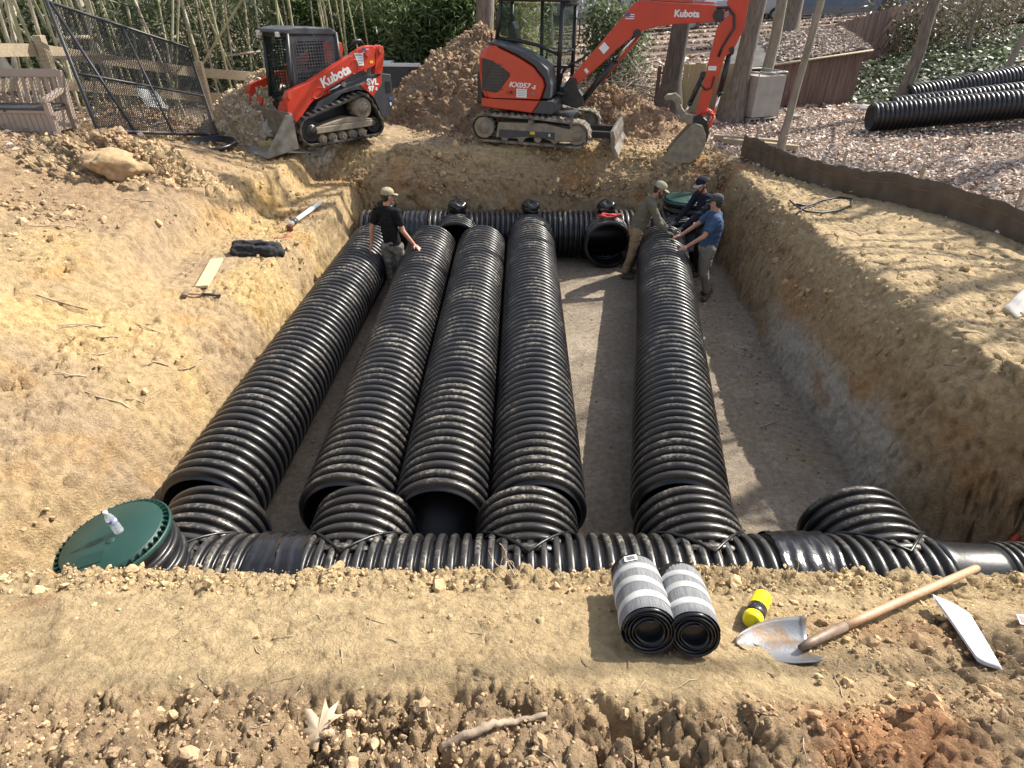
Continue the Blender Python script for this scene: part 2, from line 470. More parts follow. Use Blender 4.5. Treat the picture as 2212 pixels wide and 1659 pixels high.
def build_patch(xs, ys):
    X, Y = np.meshgrid(xs, ys, indexing='xy')
    x = X.ravel(); y = Y.ravel()
    h, p, dl, dr, db, dn = base_height(x, y)
    nx_, ny_ = len(xs), len(ys)
    Hh = h.reshape(ny_, nx_)
    gy, gx = np.gradient(Hh, ys, xs)
    nrm = np.stack([-gx.ravel(), -gy.ravel(), np.ones(len(x))], 1)
    nrm /= np.linalg.norm(nrm, axis=1)[:, None]
    P = np.stack([x, y, h], 1)
    steep = 1 - nrm[:, 2]
    wall = sstep(0.12, 0.5, steep)
    floor = (p <= 0.001)
    fl = sstep(0.10, 0.0, p)
    lawn = sstep(-0.15, 0.25, lawn_mask(x, y))
    dist = np.hypot(x, y)
    near = sstep(2.6, 2.2, y)
    # near bank: smooth pale strip in the middle, cloddy below and at the rim
    edge_wob = 0.10 * fbm(P * [1, 1, 0], 1.3, 3, 77)
    clod_zone = near * np.maximum(sstep(1.26, 1.10, y + edge_wob + 0.045 * x), 0.8 * sstep(1.0, 1.5, x + edge_wob * 3) * sstep(1.75, 1.45, y))
    rim = near * sstep(1.72, 1.92, y + edge_wob * 0.6)
    # medium-scale rubble elsewhere
    spoil = (1 - near) * (1 - fl) * (1 - lawn)
    rimz = np.exp(-((y - 13.1) / .45) ** 2) * (x > -3.2) * (x < 5) + np.exp(-((x - 4.35) / .25) ** 2) * (y < 12.5) * .5 + sstep(-4.4, -4.9, x) * sstep(7.5, 9, y) * .7
    rough_zone = np.clip(fbm(P * [1, 1, 0.6], 0.55, 3, 5) * 1.6 + 0.35 - wall * 0.25 + rimz * .6, 0, 1.15) * spoil
    n_big = fbm(P, 0.8, 3, 1)
    n_mid = fbm(P, 3.2, 4, 2)
    n_rid = fbm(P * [1, 1, 1.3], 6.0, 4, 3, 0.55, True)
    n_fine = fbm(P, 22, 3, 4, 0.6)
    disp = n_big * 0.05 * (1 - near * 0.7) * (1 - fl * 0.8) + n_mid * (0.028 * (1 - fl) + 0.007 * fl) + n_fine * (0.007 + 0.010 * clod_zone + 0.005 * rim) + fbm(P, 60, 2, 6, .6, True) * (.0025 + .005 * clod_zone) * near
    disp += (n_rid - 0.25) * (0.012 + 0.030 * rough_zone + 0.014 * wall) * (1 - fl) * (1 - near * 0.6)
    disp *= (1 - 0.55 * lawn)
    # layered tears: sharp little scarps on banks
    s = fbm(P * [1, 1, 1.6], 1.6, 3, 9) + 0.3 * fbm(P, 7, 2, 12)
    ter = np.abs((s * 3.1) % 1 - 0.5) * 2
    disp += (sstep(0.0, 0.25, ter) - 1) * 0.030 * (1 - fl) * (1 - lawn) * (1 - near)
    # tooth scratches on the dug faces
    scr = vnoise(np.stack([y * 3.0 + h * 0.7, x * 1.0, h * 0.5], 1), 4.0, 44)
    disp += scr * 0.014 * wall * (1 - near)
    # clods from cellular noise
    if y.min() < 3:
        wv = np.stack([fbm(P, 9, 3, 71), fbm(P, 9, 3, 72), 0 * x], 1) * 0.05
        patch = sstep(-0.15, 0.35, fbm(P * [1, 1, 0], 2.2, 3, 90))
        for sc, amp, sd in ((5.0, 0.085, 3), (11.0, 0.042, 8), (24.0, 0.020, 13), (52.0, 0.009, 17)):
            w1, w2, rid, tx, ty = worley(P * [1, 1, 0] + wv * min(1, 8 / sc), sc, sd, False, True)
            body = (rid - 0.5) * 1.0 + tx * 1.1 + ty * 1.1
            gap = sstep(0.16, 0.0, w2 - w1)
            dome = -0.7 * w1 ** 2
            amt = clod_zone * (0.45 + 0.75 * patch) * amp
            if sc > 10: amt = amt + rim * amp * 0.75 + near * amp * 0.22 * patch
            disp += (body * (0.55 if sc < 20 else 0.8) + dome - gap * 0.55) * amt
        disp += clod_zone * 0.035 * fbm(P, 4.5, 4, 91, .55, True)
        cracks = np.abs(fbm(P, 2.3, 4, 55)); 
        disp -= near * (1 - clod_zone) * sstep(0.020, 0.0, cracks) * 0.014
    else:
        wv = np.stack([fbm(P, 3, 3, 71), fbm(P, 3, 3, 72), fbm(P, 3, 3, 73)], 1) * 0.10
        for sc, amp, sd in ((2.6, 0.17, 21), (6.0, 0.12, 22), (14.0, 0.06, 23)):
            w1, w2, rid, tx, ty = worley(P + wv * min(1, 5 / sc), sc, sd, True, True)
            gap = sstep(0.14, 0.0, w2 - w1)
            amt = (rough_zone ** 1.3 + 0.16 + 0.22 * wall) * (1 - fl) * (1 - lawn) * amp
            disp += ((rid - 0.5) * 0.8 + tx * 0.9 + ty * 0.9 - 0.6 * w1 ** 2 - gap * 0.5) * amt
    # cracks and torn edges
    if y.max() > 3:
        for sc_, wd, dp_, sd_ in ((1.3, .026, .11, 55), (3.6, .036, .06, 56)):
            ck = np.abs(fbm(P * [1, 1, 1.7] + .1 * np.stack([n_mid, n_rid, n_fine], 1), sc_, 4, sd_))
            disp -= sstep(wd, 0.0, ck) * dp_ * (1 - fl) * (1 - lawn) * sstep(-.2, .2, fbm(P, .6, 2, sd_ + 3))
    amp_far = sstep(70, 25, dist)
    P = P + nrm * (disp * amp_far)[:, None]
    # colours of the soil itself
    c = np.zeros((len(x), 3))
    def mixc(mask, col):
        nonlocal c
        c = c * (1 - mask[:, None]) + np.array(col) * mask[:, None]
    one = np.ones(len(x))
    cn = fbm(P, 0.9, 4, 61) * 0.5 + 0.5; cn2 = fbm(P, 2.6, 4, 62) * 0.5 + 0.5; cn3 = fbm(P * [1, 1, .5], 0.45, 3, 63) * 0.5 + 0.5
    mixc(one, (0.43, 0.31, 0.175))
    mixc(sstep(0.45, 0.75, cn), (0.50, 0.37, 0.20))
    mixc(sstep(0.50, 0.75, cn2) * 0.7, (0.46, 0.29, 0.12))
    mixc(sstep(0.55, 0.70, cn3) * 0.6, (0.34, 0.26, 0.18))
    left = sstep(-2.6, -3.1, x) * (1 - near)
    mixc(left * sstep(0.35, 0.6, cn) * 0.8, (0.52, 0.37, 0.175))
    mixc(left * sstep(0.60, 0.8, cn2) * 0.7, (0.48, 0.28, 0.10))
    mixc(left * sstep(.50, .62, cn3) * .55, (0.36, 0.265, 0.165))
    mixc(left * sstep(1.7, 2.2, h) * sstep(6.5, 8.5, y) * 0.8, (0.31, 0.215, 0.135))
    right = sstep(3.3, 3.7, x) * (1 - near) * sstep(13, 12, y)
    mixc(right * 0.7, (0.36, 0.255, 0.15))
    mixc(right * sstep(1.1, 1.5, h) * (1 - lawn), (0.48, 0.36, 0.21))
    pale = right * sstep(0.85, 0.55, h + 0.3 * (cn2 - 0.5)) * sstep(4.2, 5.2, y) * sstep(9.0, 7.5, y) * sstep(.3, .5, cn)
    mixc(pale * 0.85, (0.50, 0.45, 0.37))
    mixc(right * sstep(.58, .7, cn2) * sstep(1.3, .9, h) * .5, (.42, .23, .10))
    back = sstep(12.4, 12.6, y) * sstep(13.4, 13.0, y)
    mixc(back * 0.55, (0.33, 0.23, 0.14))
    mixc(back * sstep(.55, .75, cn2) * .6, (0.38, 0.20, 0.09))
    mixc(sstep(13.2, 14.0, y) * 0.7, (0.40, 0.30, 0.20))
    mixc(fl, (0.30, 0.245, 0.185))
    mixc(fl * sstep(0.5, 0.8, cn2) * 0.6, (0.40, 0.34, 0.27))
    mixc(fl * sstep(0.62, 0.8, cn) * 0.5, (0.36, 0.26, 0.15))
    mixc(near, (0.45, 0.335, 0.19))
    mixc(near * sstep(0.45, 0.8, cn) * .6, (0.51, 0.39, 0.22))
    mixc(near * sstep(0.6, 0.8, cn2) * .5, (0.40, 0.27, 0.14))
    mixc(clod_zone * 0.8, (0.35, 0.245, 0.15))
    mixc(clod_zone * sstep(0.5, 0.75, cn2) * 0.7, (0.40, 0.28, 0.165))
    mixc(near * sstep(-1.2, -1.7, x + 0.3 * (cn - .5)) * sstep(1.6, 1.85, y) * sstep(.45, .6, cn2) * .7, (0.44, 0.21, 0.10))
    mixc(near * clod_zone * sstep(.66, .78, cn) * .55, (0.40, 0.17, 0.075))
    mixc(lawn, (0.26, 0.20, 0.155))
    mixc(lawn * sstep(.5, .7, cn2) * .5, (0.17, 0.125, 0.09))
    return P, c, nrm

def build_ground():
    xs = lines((-600, -60, 60), (-60, -20, 4), (-20, -10, .5), (-10, -7, .12), (-7, -4.4, .032), (-4.4, -2.9, .018), (-2.9, 3.4, .05), (3.4, 5.4, .02), (5.4, 8, .05), (8, 12, .14), (12, 24, .5), (24, 64, 4), (64, 640, 60))
    ys = lines((2.14, 2.9, .03), (2.9, 12.5, .03), (12.5, 13.1, .012), (13.1, 14.4, .022), (14.4, 17, .06), (17, 26, .25), (26, 64, 2), (64, 130, 8), (130, 700, 60))
    Pm, cm, _ = build_patch(xs, ys)
    f1 = grid_faces(len(ys), len(xs))
    xs2 = lines((-9, -4.4, .12), (-4.4, -2.6, .03), (-2.6, 2.6, .0085), (2.6, 4.2, .03), (4.2, 9, .12))
    ys2 = lines((-3, .5, .1), (.5, .8, .02), (.8, 1.3, .0075), (1.3, 2.02, .0085), (2.02, 2.22, .02))
    Pn, cn, _ = build_patch(xs2, ys2)
    f2 = grid_faces(len(ys2), len(xs2)) + len(Pm)
    V = np.concatenate([Pm, Pn]); F = np.concatenate([f1, f2])[:, ::-1]
    Cc = np.concatenate([cm, cn])
    o = mesh_np('ground', V, F.ravel(), np.full(len(F), 4), [M['soil']], None, True)
    set_attr(o, 'col', np.concatenate([Cc, np.ones((len(Cc), 1))], 1), 'FLOAT_COLOR')
    tag(o, 'bare tan clay soil of the dug pit, its banks and the leafy yard around', 'ground', kind='structure')
    return o, (xs2, ys2, Pn, cn)
ground, NEARP = build_ground()

from mathutils.bvhtree import BVHTree
_gm = ground.data
_n = len(_gm.vertices); _co = np.empty(_n * 3, np.float32); _gm.vertices.foreach_get('co', _co)
_fi = np.empty(len(_gm.polygons) * 4, np.int32); _gm.loops.foreach_get('vertex_index', _fi)
GBVH = BVHTree.FromPolygons(_co.reshape(-1, 3).tolist(), _fi.reshape(-1, 4).tolist())
def gz(x, y, default=0.0):
    hit = GBVH.ray_cast(Vector((x, y, 60)), Vector((0, 0, -1)))
    return hit[0].z if hit[0] is not None else default
def gnormal(x, y):
    hit = GBVH.ray_cast(Vector((x, y, 60)), Vector((0, 0, -1)))
    n = hit[1] if hit[0] is not None else Vector((0, 0, 1))
    return n if n.z > 0 else -n
# ---------------------------------------------------------------- corrugated pipes
R_PIPE = 0.457
def rib_profile(pitch, r, depth, crest=0.60):
    """(offset along axis, radius, crest flag) for one rib"""
    c = pitch * crest
    v = pitch - c
    pts = [(0.0, r - depth, 0.0), (v * 0.75, r - depth, 0.0), (v, r - depth * 0.72, 0.1)]
    for k in range(1, 6):
        a = math.pi * k / 6
        pts.append((v + c * (0.5 - 0.5 * math.cos(a)), r - depth * 0.5 + depth * 0.5 * (math.sin(a) ** 0.7), 0.3 + 0.7 * math.sin(a)))
    pts.append((pitch - 0.002, r - depth * 0.72, 0.1))
    return pts

def corrugated(name, length, r=R_PIPE, pitch=0.12, depth=0.058, seg=64, wall=0.05, material=None, parent=None, start_rib=True, wobble=0.004, seed=0, clip=None):
    """pipe along local +y from 0 to length, hollow, axis on the local origin"""
    prof = []
    n = max(1, int(round(length / pitch)))
    pitch = length / n
    for i in range(n):
        for (t, rr, cf) in rib_profile(pitch, r, depth): prof.append((i * pitch + t, rr, cf))
    prof.append((length, r - depth, 0.0))
    ri = r - depth - 0.012
    # close the ends over to the smooth inner wall
    prof = [(length, ri, 0), (length * 0.5, ri, 0), (0.0, ri, 0)] + prof + [(length, ri, 0)]
    prof = np.array(prof)
    A = np.linspace(0, 2 * np.pi, seg, endpoint=False)
    rg = np.random.default_rng(seed)
    ph = rg.uniform(0, 6.28, 3)
    rad = prof[:, 1][:, None] * (1 + wobble * np.sin(2 * A + ph[0])[None] + wobble * 0.6 * np.sin(3 * A[None] + ph[1] + prof[:, 0][:, None] * 1.5))
    V = np.stack([rad * np.sin(A)[None], np.repeat(prof[:, 0][:, None], seg, 1), rad * np.cos(A)[None]], -1).reshape(-1, 3)
    F = grid_faces(len(prof), seg, False, True)[:, ::-1]
    if clip is not None:
        keep = clip(V)
        fk = keep[F].all(1)
        F = F[fk]
    o = mesh_np(name, V, F.ravel(), np.full(len(F), 4), [material or M['hdpe']], parent, True)
    set_attr(o, 'crest', np.repeat(prof[:, 2], seg))
    return o

def place_pipe(a, b, label, seed, name='corrugated_pipe', **kw):
    a = Vector(a); b = Vector(b); d = b - a
    o = corrugated(name, d.length, seed=seed, **kw)
    o.location = a
    o.rotation_euler = (math.atan2(d.z, math.hypot(d.x, d.y)), 0, -math.atan2(d.x, d.y))
    tag(o, label, 'pipe', kw.get('group'))
    return o

zc = R_PIPE + 0.015
PIPES = [
 ((-2.80, 4.13, zc), (-2.57, 11.05, zc), 'black corrugated pipe along the left pit wall, ending at the bottle-topped riser'),
 ((-1.50, 4.05, zc), (-1.48, 11.02, zc), 'black corrugated pipe with a man\'s hand on it, second from the left wall'),
 ((-0.65, 3.98, zc), (-0.56, 11.02, zc), 'black corrugated pipe with wide open near end between two header stubs'),
 ((0.23, 4.06, zc), (0.35, 11.13, zc), 'black corrugated pipe joined to the manifold, sunlit strip of floor along its right'),
 ((1.54, 4.08, zc), (2.80, 11.05, zc), 'black corrugated pipe three men are lining up, lying askew alone on the right'),
]
for i, (a, b, lab) in enumerate(PIPES):
    o = place_pipe(a, b, lab, i + 1)
    o['group'] = 'loose corrugated pipes in the pit'

def manifold(name, y0, x0, x1, stubs, direction, stub_len, label, wraps, seed, caps=False, reducer=False):
    t = empty(name, (0, y0, zc), (0, 0, 0), label, 'pipe manifold')
    def cut(V):
        """openings of the header where the branches meet it"""
        k = np.ones(len(V), bool)
        for sx in stubs: k &= ~((np.hypot(V[:, 1] - (sx - x0), V[:, 2]) < R_PIPE - 0.08) & (V[:, 0] * -direction > 0))
        return k
    main = corrugated('header_pipe', x1 - x0, pitch=0.1, depth=0.05, seed=seed, parent=t, clip=cut)
    main.location = (x0, 0, 0); main.rotation_euler = (0, 0, -math.pi / 2)
    for i, sx in enumerate(stubs):
        # only the part of each branch outside the header
        def clip(V): return ~((np.hypot(V[:, 1], V[:, 2]) < R_PIPE - 0.055) & (V[:, 1] < R_PIPE))
        b = corrugated('branch_stub', stub_len, pitch=0.115, depth=.052, seed=seed + 10 + i, parent=t, clip=clip)
        b.location = (sx, 0, 0)
        if direction < 0: b.rotation_euler = (0, 0, math.pi)
        # weld bead where branch and header meet
        mb = MB()
        for sgn in (-1, 1):
            pts = []
            for k in range(13):
                a = -1.25 + 2.5 * k / 12
                xx = math.sin(a) * R_PIPE * 0.985
                zz = math.cos(a) * R_PIPE
                yy = math.sqrt(max(R_PIPE ** 2 - zz ** 2, 0.0)) * 1.0
                pts.append((sx + xx, direction * (yy + 0.0), zz + 0.004))
        mb.tube(pts, 0.013, 6)
        mb.build('weld_bead', M['hdpe_clean'], t)
    for (wx, ww, sd) in wraps:
        seg, nu = 72, 26
        A = np.linspace(0, 2 * np.pi, seg, endpoint=False); U = np.linspace(-ww / 2, ww / 2, nu)
        aa, uu = np.meshgrid(A, U, indexing='xy')
        Q = np.stack([np.cos(aa).ravel(), np.sin(aa).ravel(), uu.ravel()], 1)
        rr = R_PIPE + 0.008 + 0.010 * fbm(Q * [3, 3, 1.2] + sd, 2.2, 4, sd, .6, True) + 0.006 * np.cos(uu.ravel() / 0.1 * 2 * np.pi)
        endw = 0.03 * fbm(np.stack([np.cos(aa).ravel(), np.sin(aa).ravel(), 0 * uu.ravel() + np.sign(uu.ravel())], 1), 3, 3, sd + 3)
        V = np.stack([wx + uu.ravel() + endw, rr * np.sin(aa.ravel()), rr * np.cos(aa.ravel())], 1)
        F = grid_faces(nu, seg, False, True)
        w = mesh_np('joint_wrap', V, F.ravel(), np.full(len(F), 4), [M['wrap']], t, True)
    if caps:
        for i, cx in enumerate(caps):
            mb = MB()
            mb.lathe([(0.15, 0.36), (0.15, 0.60), (0.135, 0.61)], (cx, 0, 0), 'z', 20)
            pt = mb.build('inspection_port', M['hdpe_clean'], t)
            seg, nu = 28, 12
            A = np.linspace(0, 2 * np.pi, seg, endpoint=False); U = np.linspace(0, 1, nu)
            aa, uu = np.meshgrid(A, U, indexing='xy'); aa = aa.ravel(); uu = uu.ravel()
            rr = np.where(uu < .55, 0.175, 0.175 * np.sqrt(np.clip(1 - ((uu - .55) / .45) ** 2, 0.0005, 1)))
            rr = rr * (1 + 0.13 * fbm(np.stack([np.cos(aa) * 2, np.sin(aa) * 2, uu * 2 + i * 9], 1), 2.2, 3, i + 5, .6, True))
            zz = 0.50 + 0.15 * uu + 0.02 * np.sin(aa * 3 + i)
            V = np.stack([cx + rr * np.cos(aa), rr * np.sin(aa), zz], 1)
            F = grid_faces(nu, seg, False, True)
            mesh_np('wrapped_cap', V, F.ravel(), np.full(len(F), 4), [M['wrap']], pt, True)
    return t

NEAR_Y, FAR_Y = 3.24, 11.86
STUBS_N = (-2.62, -1.30, 0.13, 1.54, 3.02)
STUBS_F = (-2.42, -1.06, 0.36, 1.82, 3.20)
man_n = manifold('pipe_manifold', NEAR_Y, -2.55, 3.30, STUBS_N, 1, 0.76, 'black corrugated manifold with five stubs running along the near bank', [(-1.78, .42, 3), (2.25, .45, 7)], 41)
man_f = manifold('pipe_manifold', FAR_Y, -2.95, 3.75, STUBS_F, -1, 0.66, 'black corrugated manifold with wrapped ports running along the far pit wall', [(-1.84, .40, 11)], 61, caps=(-2.42, -1.06, 0.36, 1.82))
# the near manifold's smooth outlet with a ribbed collar at its right-hand end
mb = MB()
mb.lathe([(0.31, 3.27), (0.31, 3.33), (0.285, 3.40), (0.27, 3.72), (0.27, 3.78)], (0, 0, .15), 'x', 40)
mb.build('reducer', M['hdpe_clean'], man_n)
oc = corrugated('ribbed_outlet', 0.42, r=0.285, pitch=0.075, depth=0.03, seed=77, parent=man_n)
oc.location = (3.76, 0, .15); oc.rotation_euler = (0, 0, -math.pi / 2)

M['lid'] = mat('green_plastic_lid', (0.010, 0.046, 0.037), (0.016, 0.056, 0.045), rough=0.42, scale=3, bump=0.25, bscale=140)
M['lid_dark'] = mat('dark_green_plastic', (0.006, 0.035, 0.026), rough=0.4)
def riser(loc, rot, h, r, label, lid_r):
    t = empty('manhole_riser', loc, rot, label, 'manhole riser')
    body = corrugated('riser_pipe', h, r=r, pitch=h / max(2, round(h / 0.13)), depth=0.035, seed=9, parent=t)
    body.rotation_euler = (math.pi / 2, 0, 0)                      # +y becomes +z
    mb = MB()
    mb.lathe([(lid_r * 0.90, -0.035), (lid_r * 0.985, -0.03), (lid_r, -0.02), (lid_r, 0.004), (lid_r * 0.985, 0.012), (lid_r * 0.965, 0.012), (lid_r * 0.96, -0.004), (lid_r * 0.885, -0.004), (lid_r * 0.875, 0.030), (lid_r * 0.86, 0.036), (0.3 * lid_r, 0.040), (0.001, 0.041)], (0, 0, h), 'z', 72)
    mb.mi = 1
    for k in range(44):
        a = 2 * math.pi * k / 44
        R = Matrix.Rotation(a, 3, 'Z')
        mb.box(R @ Vector((lid_r * 0.922, 0, 0)) + Vector((0, 0, h + 0.012)), (lid_r * 0.075, 0.010, 0.034), R)
    lid = mb.build('lid', [M['lid'], M['lid_dark']], t)
    mb = MB()
    mb.box((-0.10 * lid_r, -0.52 * lid_r, h + 0.0405), (0.16, 0.11, 0.003), Matrix.Rotation(0.3, 3, 'Z'))
    mb.build('embossed_plate', M['lid_dark'], lid)
    mb = MB(); mb.lathe([(0.032, 0.038), (0.030, 0.043), (0.001, 0.043)], (0.02, -0.12 * lid_r, h), 'z', 20); mb.build('centre_boss', M['lid'], lid)
    return t
riser_n = riser((-2.72, 3.10, 0.60), (math.radians(2), math.radians(-9), 0), 0.64, 0.375, 'large green lidded manhole riser with a water bottle on top, near left corner', 0.39)
riser_f = riser((3.38, 11.98, 0.62), (0, 0, 0.4), 0.50, 0.43, 'smaller green lidded manhole riser in the far corner behind the men', 0.445)
# ---------------------------------------------------------------- crumbs and clods lying on the soil
def rock_protos(n, sub, seed, jag=0.35):
    out = []
    for i in range(n):
        bm = bmesh.new(); bmesh.ops.create_icosphere(bm, subdivisions=sub, radius=1.0)
        V = np.array([v.co[:] for v in bm.verts]); F = np.array([[v.index for v in f.verts] for f in bm.faces]); bm.free()
        V = V * (1 + jag * fbm(V + i * 7.3, 1.1, 3, seed + i)[:, None] * 1.6)
        w1, w2, rid = worley(V + i * 3.1, 1.4, seed + i)
        V = V * (0.82 + 0.3 * rid)[:, None]
        V = V * np.array([1, 0.8, 0.66]); out.append((V, F))
    return out

def scatter(name, pts, nrms, sizes, cols, protos, material, label, sink=0.25, seed=1, smooth=False, kind='stuff'):
    g = np.random.default_rng(seed); n = len(pts)
    q = g.normal(size=(n, 4)); q /= np.linalg.norm(q, axis=1)[:, None]
    w, x, y, z = q.T
    R = np.stack([1 - 2 * (y * y + z * z), 2 * (x * y - z * w), 2 * (x * z + y * w), 2 * (x * y + z * w), 1 - 2 * (x * x + z * z), 2 * (y * z - x * w), 2 * (x * z - y * w), 2 * (y * z + x * w), 1 - 2 * (x * x + y * y)], 1).reshape(n, 3, 3)
    which = g.integers(0, len(protos), n)
    Vs, Fs, Cs, off = [], [], [], 0
    for k, (V, F) in enumerate(protos):
        idx = np.where(which == k)[0]
        if not len(idx): continue
        W = np.einsum('nij,vj->nvi', R[idx], V) * sizes[idx][:, None, None]
        W = W + (pts[idx] + nrms[idx] * (sizes[idx] * (0.6 - sink))[:, None])[:, None, :]
        Vs.append(W.reshape(-1, 3))
        Fs.append((F[None] + (np.arange(len(idx)) * len(V))[:, None, None] + off).reshape(-1, 3))
        Cs.append(np.repeat(cols[idx], len(V), 0)); off += len(idx) * len(V)
    V = np.concatenate(Vs); F = np.concatenate(Fs); Cc = np.concatenate(Cs)
    o = mesh_np(name, V, F.ravel(), np.full(len(F), 3), [material], None, smooth)
    set_attr(o, 'col', np.concatenate([Cc, np.ones((len(Cc), 1))], 1), 'FLOAT_COLOR')
    tag(o, label, 'soil crumbs', kind=kind)
    return o

_GV = _co.reshape(-1, 3)
_gc = np.empty(_n * 4, np.float32); _gm.attributes['col'].data.foreach_get('color', _gc); _GC = _gc.reshape(-1, 4)[:, :3]
_gnrm = np.empty(_n * 3, np.float32); _gm.vertex_normals.foreach_get('vector', _gnrm); _GN = _gnrm.reshape(-1, 3)
_GN = np.where(_GN[:, 2:3] < 0, -_GN, _GN)

def pick(mask_fn, n, seed):
    """choose ground vertices inside a region, weighted by the ground area they stand for"""
    g = np.random.default_rng(seed)
    V = _GV
    w = mask_fn(V[:, 0], V[:, 1], V[:, 2])
    w = w * _VA
    p = w / w.sum()
    idx = g.choice(len(V), n, p=p)
    P = V[idx] + g.normal(size=(n, 3)) * [0.01, 0.01, 0.0]
    return P, _GN[idx], _GC[idx]
# area per vertex
_q = _co.reshape(-1, 3)[_fi.reshape(-1, 4)]
_fa = np.linalg.norm(np.cross(_q[:, 2] - _q[:, 0], _q[:, 3] - _q[:, 1]), axis=1) * 0.5
_VA = np.zeros(_n); np.add.at(_VA, _fi, np.repeat(_fa / 4, 4))

g = np.random.default_rng(3)
protos_s = rock_protos(8, 1, 100, .5); protos_m = rock_protos(6, 2, 200, .5)
inb = lambda a, lo, hi: ((a > lo) & (a < hi)).astype(float)
# near bank: fine crumbs everywhere, more in the clods and along the rim
def m_near(x, y, z):
    return inb(x, -2.7, 2.9) * inb(y, .62, 2.12) * (0.25 + 2.2 * (y < 1.2 + 0.05 * np.sin(x * 5)) + 2.0 * (y > 1.82) + 1.2 * (x > 1.1)) * sstep(-0.5, 0.35, fbm(np.stack([x, y, 0 * x], 1), 3.1, 3, 19))
P_, N_, C_ = pick(m_near, 15000, 1)
sz = np.exp(g.normal(math.log(0.0042), 0.55, 15000)).clip(0.002, 0.016)
scatter('soil_crumbs', P_, N_, sz, C_ * g.uniform(0.75, 1.35, (15000, 1)), protos_s, M['clod'], 'fine crumbs of dry tan soil over the near bank', 0.3, 4)
P_, N_, C_ = pick(m_near, 1100, 2)
sz = np.exp(g.normal(math.log(0.013), 0.45, 1100)).clip(0.008, 0.038)
scatter('soil_clods', P_, N_, sz, C_ * g.uniform(0.8, 1.25, (1100, 1)), protos_m, M['clod'], 'broken clods of brown soil along the near bank', 0.45, 5, False)
# banks and spoil beyond the pit
def m_far(x, y, z):
    lawn = lawn_mask(x, y)
    pp = np.clip(fbm(np.stack([x, y, z], 1), 0.7, 3, 29) + 0.12, 0, 1)
    return inb(x, -9, 8) * inb(y, 2.3, 16.5) * (z > 0.9) * (lawn < 0.1) * pp * (0.4 + 1.5 * (x < -4.6) * (y > 7.5) + 2.0 * (y > 12.75))
P_, N_, C_ = pick(m_far, 14000, 3)
sz = np.exp(g.normal(math.log(0.017), 0.6, 14000)).clip(0.008, 0.10)
scatter('soil_clods', P_, N_, sz, C_ * g.uniform(0.75, 1.3, (14000, 1)), protos_s, M['clod'], 'broken clods of tan soil over the far banks', 0.4, 6)
def m_floor(x, y, z): return inb(x, -3.4, 4.1) * inb(y, 3.4, 12.6) * (z < 0.08) * (0.3 + 3 * (x > 3.1 + 0.1 * np.sin(y * 2)))
P_, N_, C_ = pick(m_floor, 900, 5)
sz = np.exp(g.normal(math.log(0.014), 0.5, 900)).clip(0.006, 0.06)
scatter('soil_clods', P_, N_, sz, C_ * g.uniform(0.7, 1.2, (900, 1)), protos_s, M['clod'], 'small clods of soil on the pit floor', 0.4, 8)

def cam_hit(px, py):
    """the ground point seen at a pixel of the 2212 px wide picture"""
    v = (829.5 - py) / CAM_F; p = math.radians(CAM_PITCH)
    d = Vector(((px - 1106) / CAM_F, math.cos(p) + v * math.sin(p), -math.sin(p) + v * math.cos(p)))
    h = GBVH.ray_cast(Vector((0, 0, CAM_H)), d)
    return h[0]
# ---------------------------------------------------------------- machines
def hull2(pts):
    pts = sorted(set((round(a, 5), round(b, 5)) for a, b in pts))
    def half(ps):
        h = []
        for p in ps:
            while len(h) >= 2 and (h[-1][0] - h[-2][0]) * (p[1] - h[-2][1]) - (h[-1][1] - h[-2][1]) * (p[0] - h[-2][0]) <= 0: h.pop()
            h.append(p)
        return h
    a, b = half(pts), half(pts[::-1])
    return a[:-1] + b[:-1]

def belt(name, wheels, y0, y1, lug, nlug, material, parent, chevron=True):
    """rubber track round the wheels (x, z, r), from y0 to y1"""
    pts = []
    for (x, z, r) in wheels:
        pts += [(x + r * math.cos(a), z + r * math.sin(a)) for a in np.linspace(0, 2 * math.pi, 40, endpoint=False)]
    H = np.array(hull2(pts)); H = np.vstack([H, H[:1]])
    L = np.concatenate([[0], np.cumsum(np.linalg.norm(np.diff(H, axis=0), axis=1))])
    n = nlug * 6
    t = np.linspace(0, L[-1], n, endpoint=False)
    X = np.interp(t, L, H[:, 0]); Z = np.interp(t, L, H[:, 1])
    tx = np.roll(X, -2) - np.roll(X, 2); tz = np.roll(Z, -2) - np.roll(Z, 2); l = np.hypot(tx, tz); nx, nz = tz / l, -tx / l
    cols = np.linspace(y0, y1, 9)
    th = 0.035
    V = []; nv = len(cols)
    for i in range(n):
        for j, yy in enumerate(cols):
            ph = (i + (3 if chevron and (j < 4) else 0)) % 6
            up = lug if ph in (1, 2, 3) and j not in (0, 8) and not (j == 4) else 0.0
            V.append((X[i] + nx[i] * up, yy, Z[i] + nz[i] * up))
    for i in range(n):
        for yy in (y0, y1): V.append((X[i] - nx[i] * th, yy, Z[i] - nz[i] * th))
    F = grid_faces(n, nv, True, False).tolist()
    base = n * nv
    for i in range(n):
        k = (i + 1) % n
        F.append([base + 2 * i, base + 2 * k, k * nv, i * nv])
        F.append([i * nv + nv - 1, k * nv + nv - 1, base + 2 * k + 1, base + 2 * i + 1])
        F.append([base + 2 * i + 1, base + 2 * k + 1, base + 2 * k, base + 2 * i])
    F = np.array(F)
    return mesh_np(name, V, F.ravel(), np.full(len(F), 4), [material], parent, False)

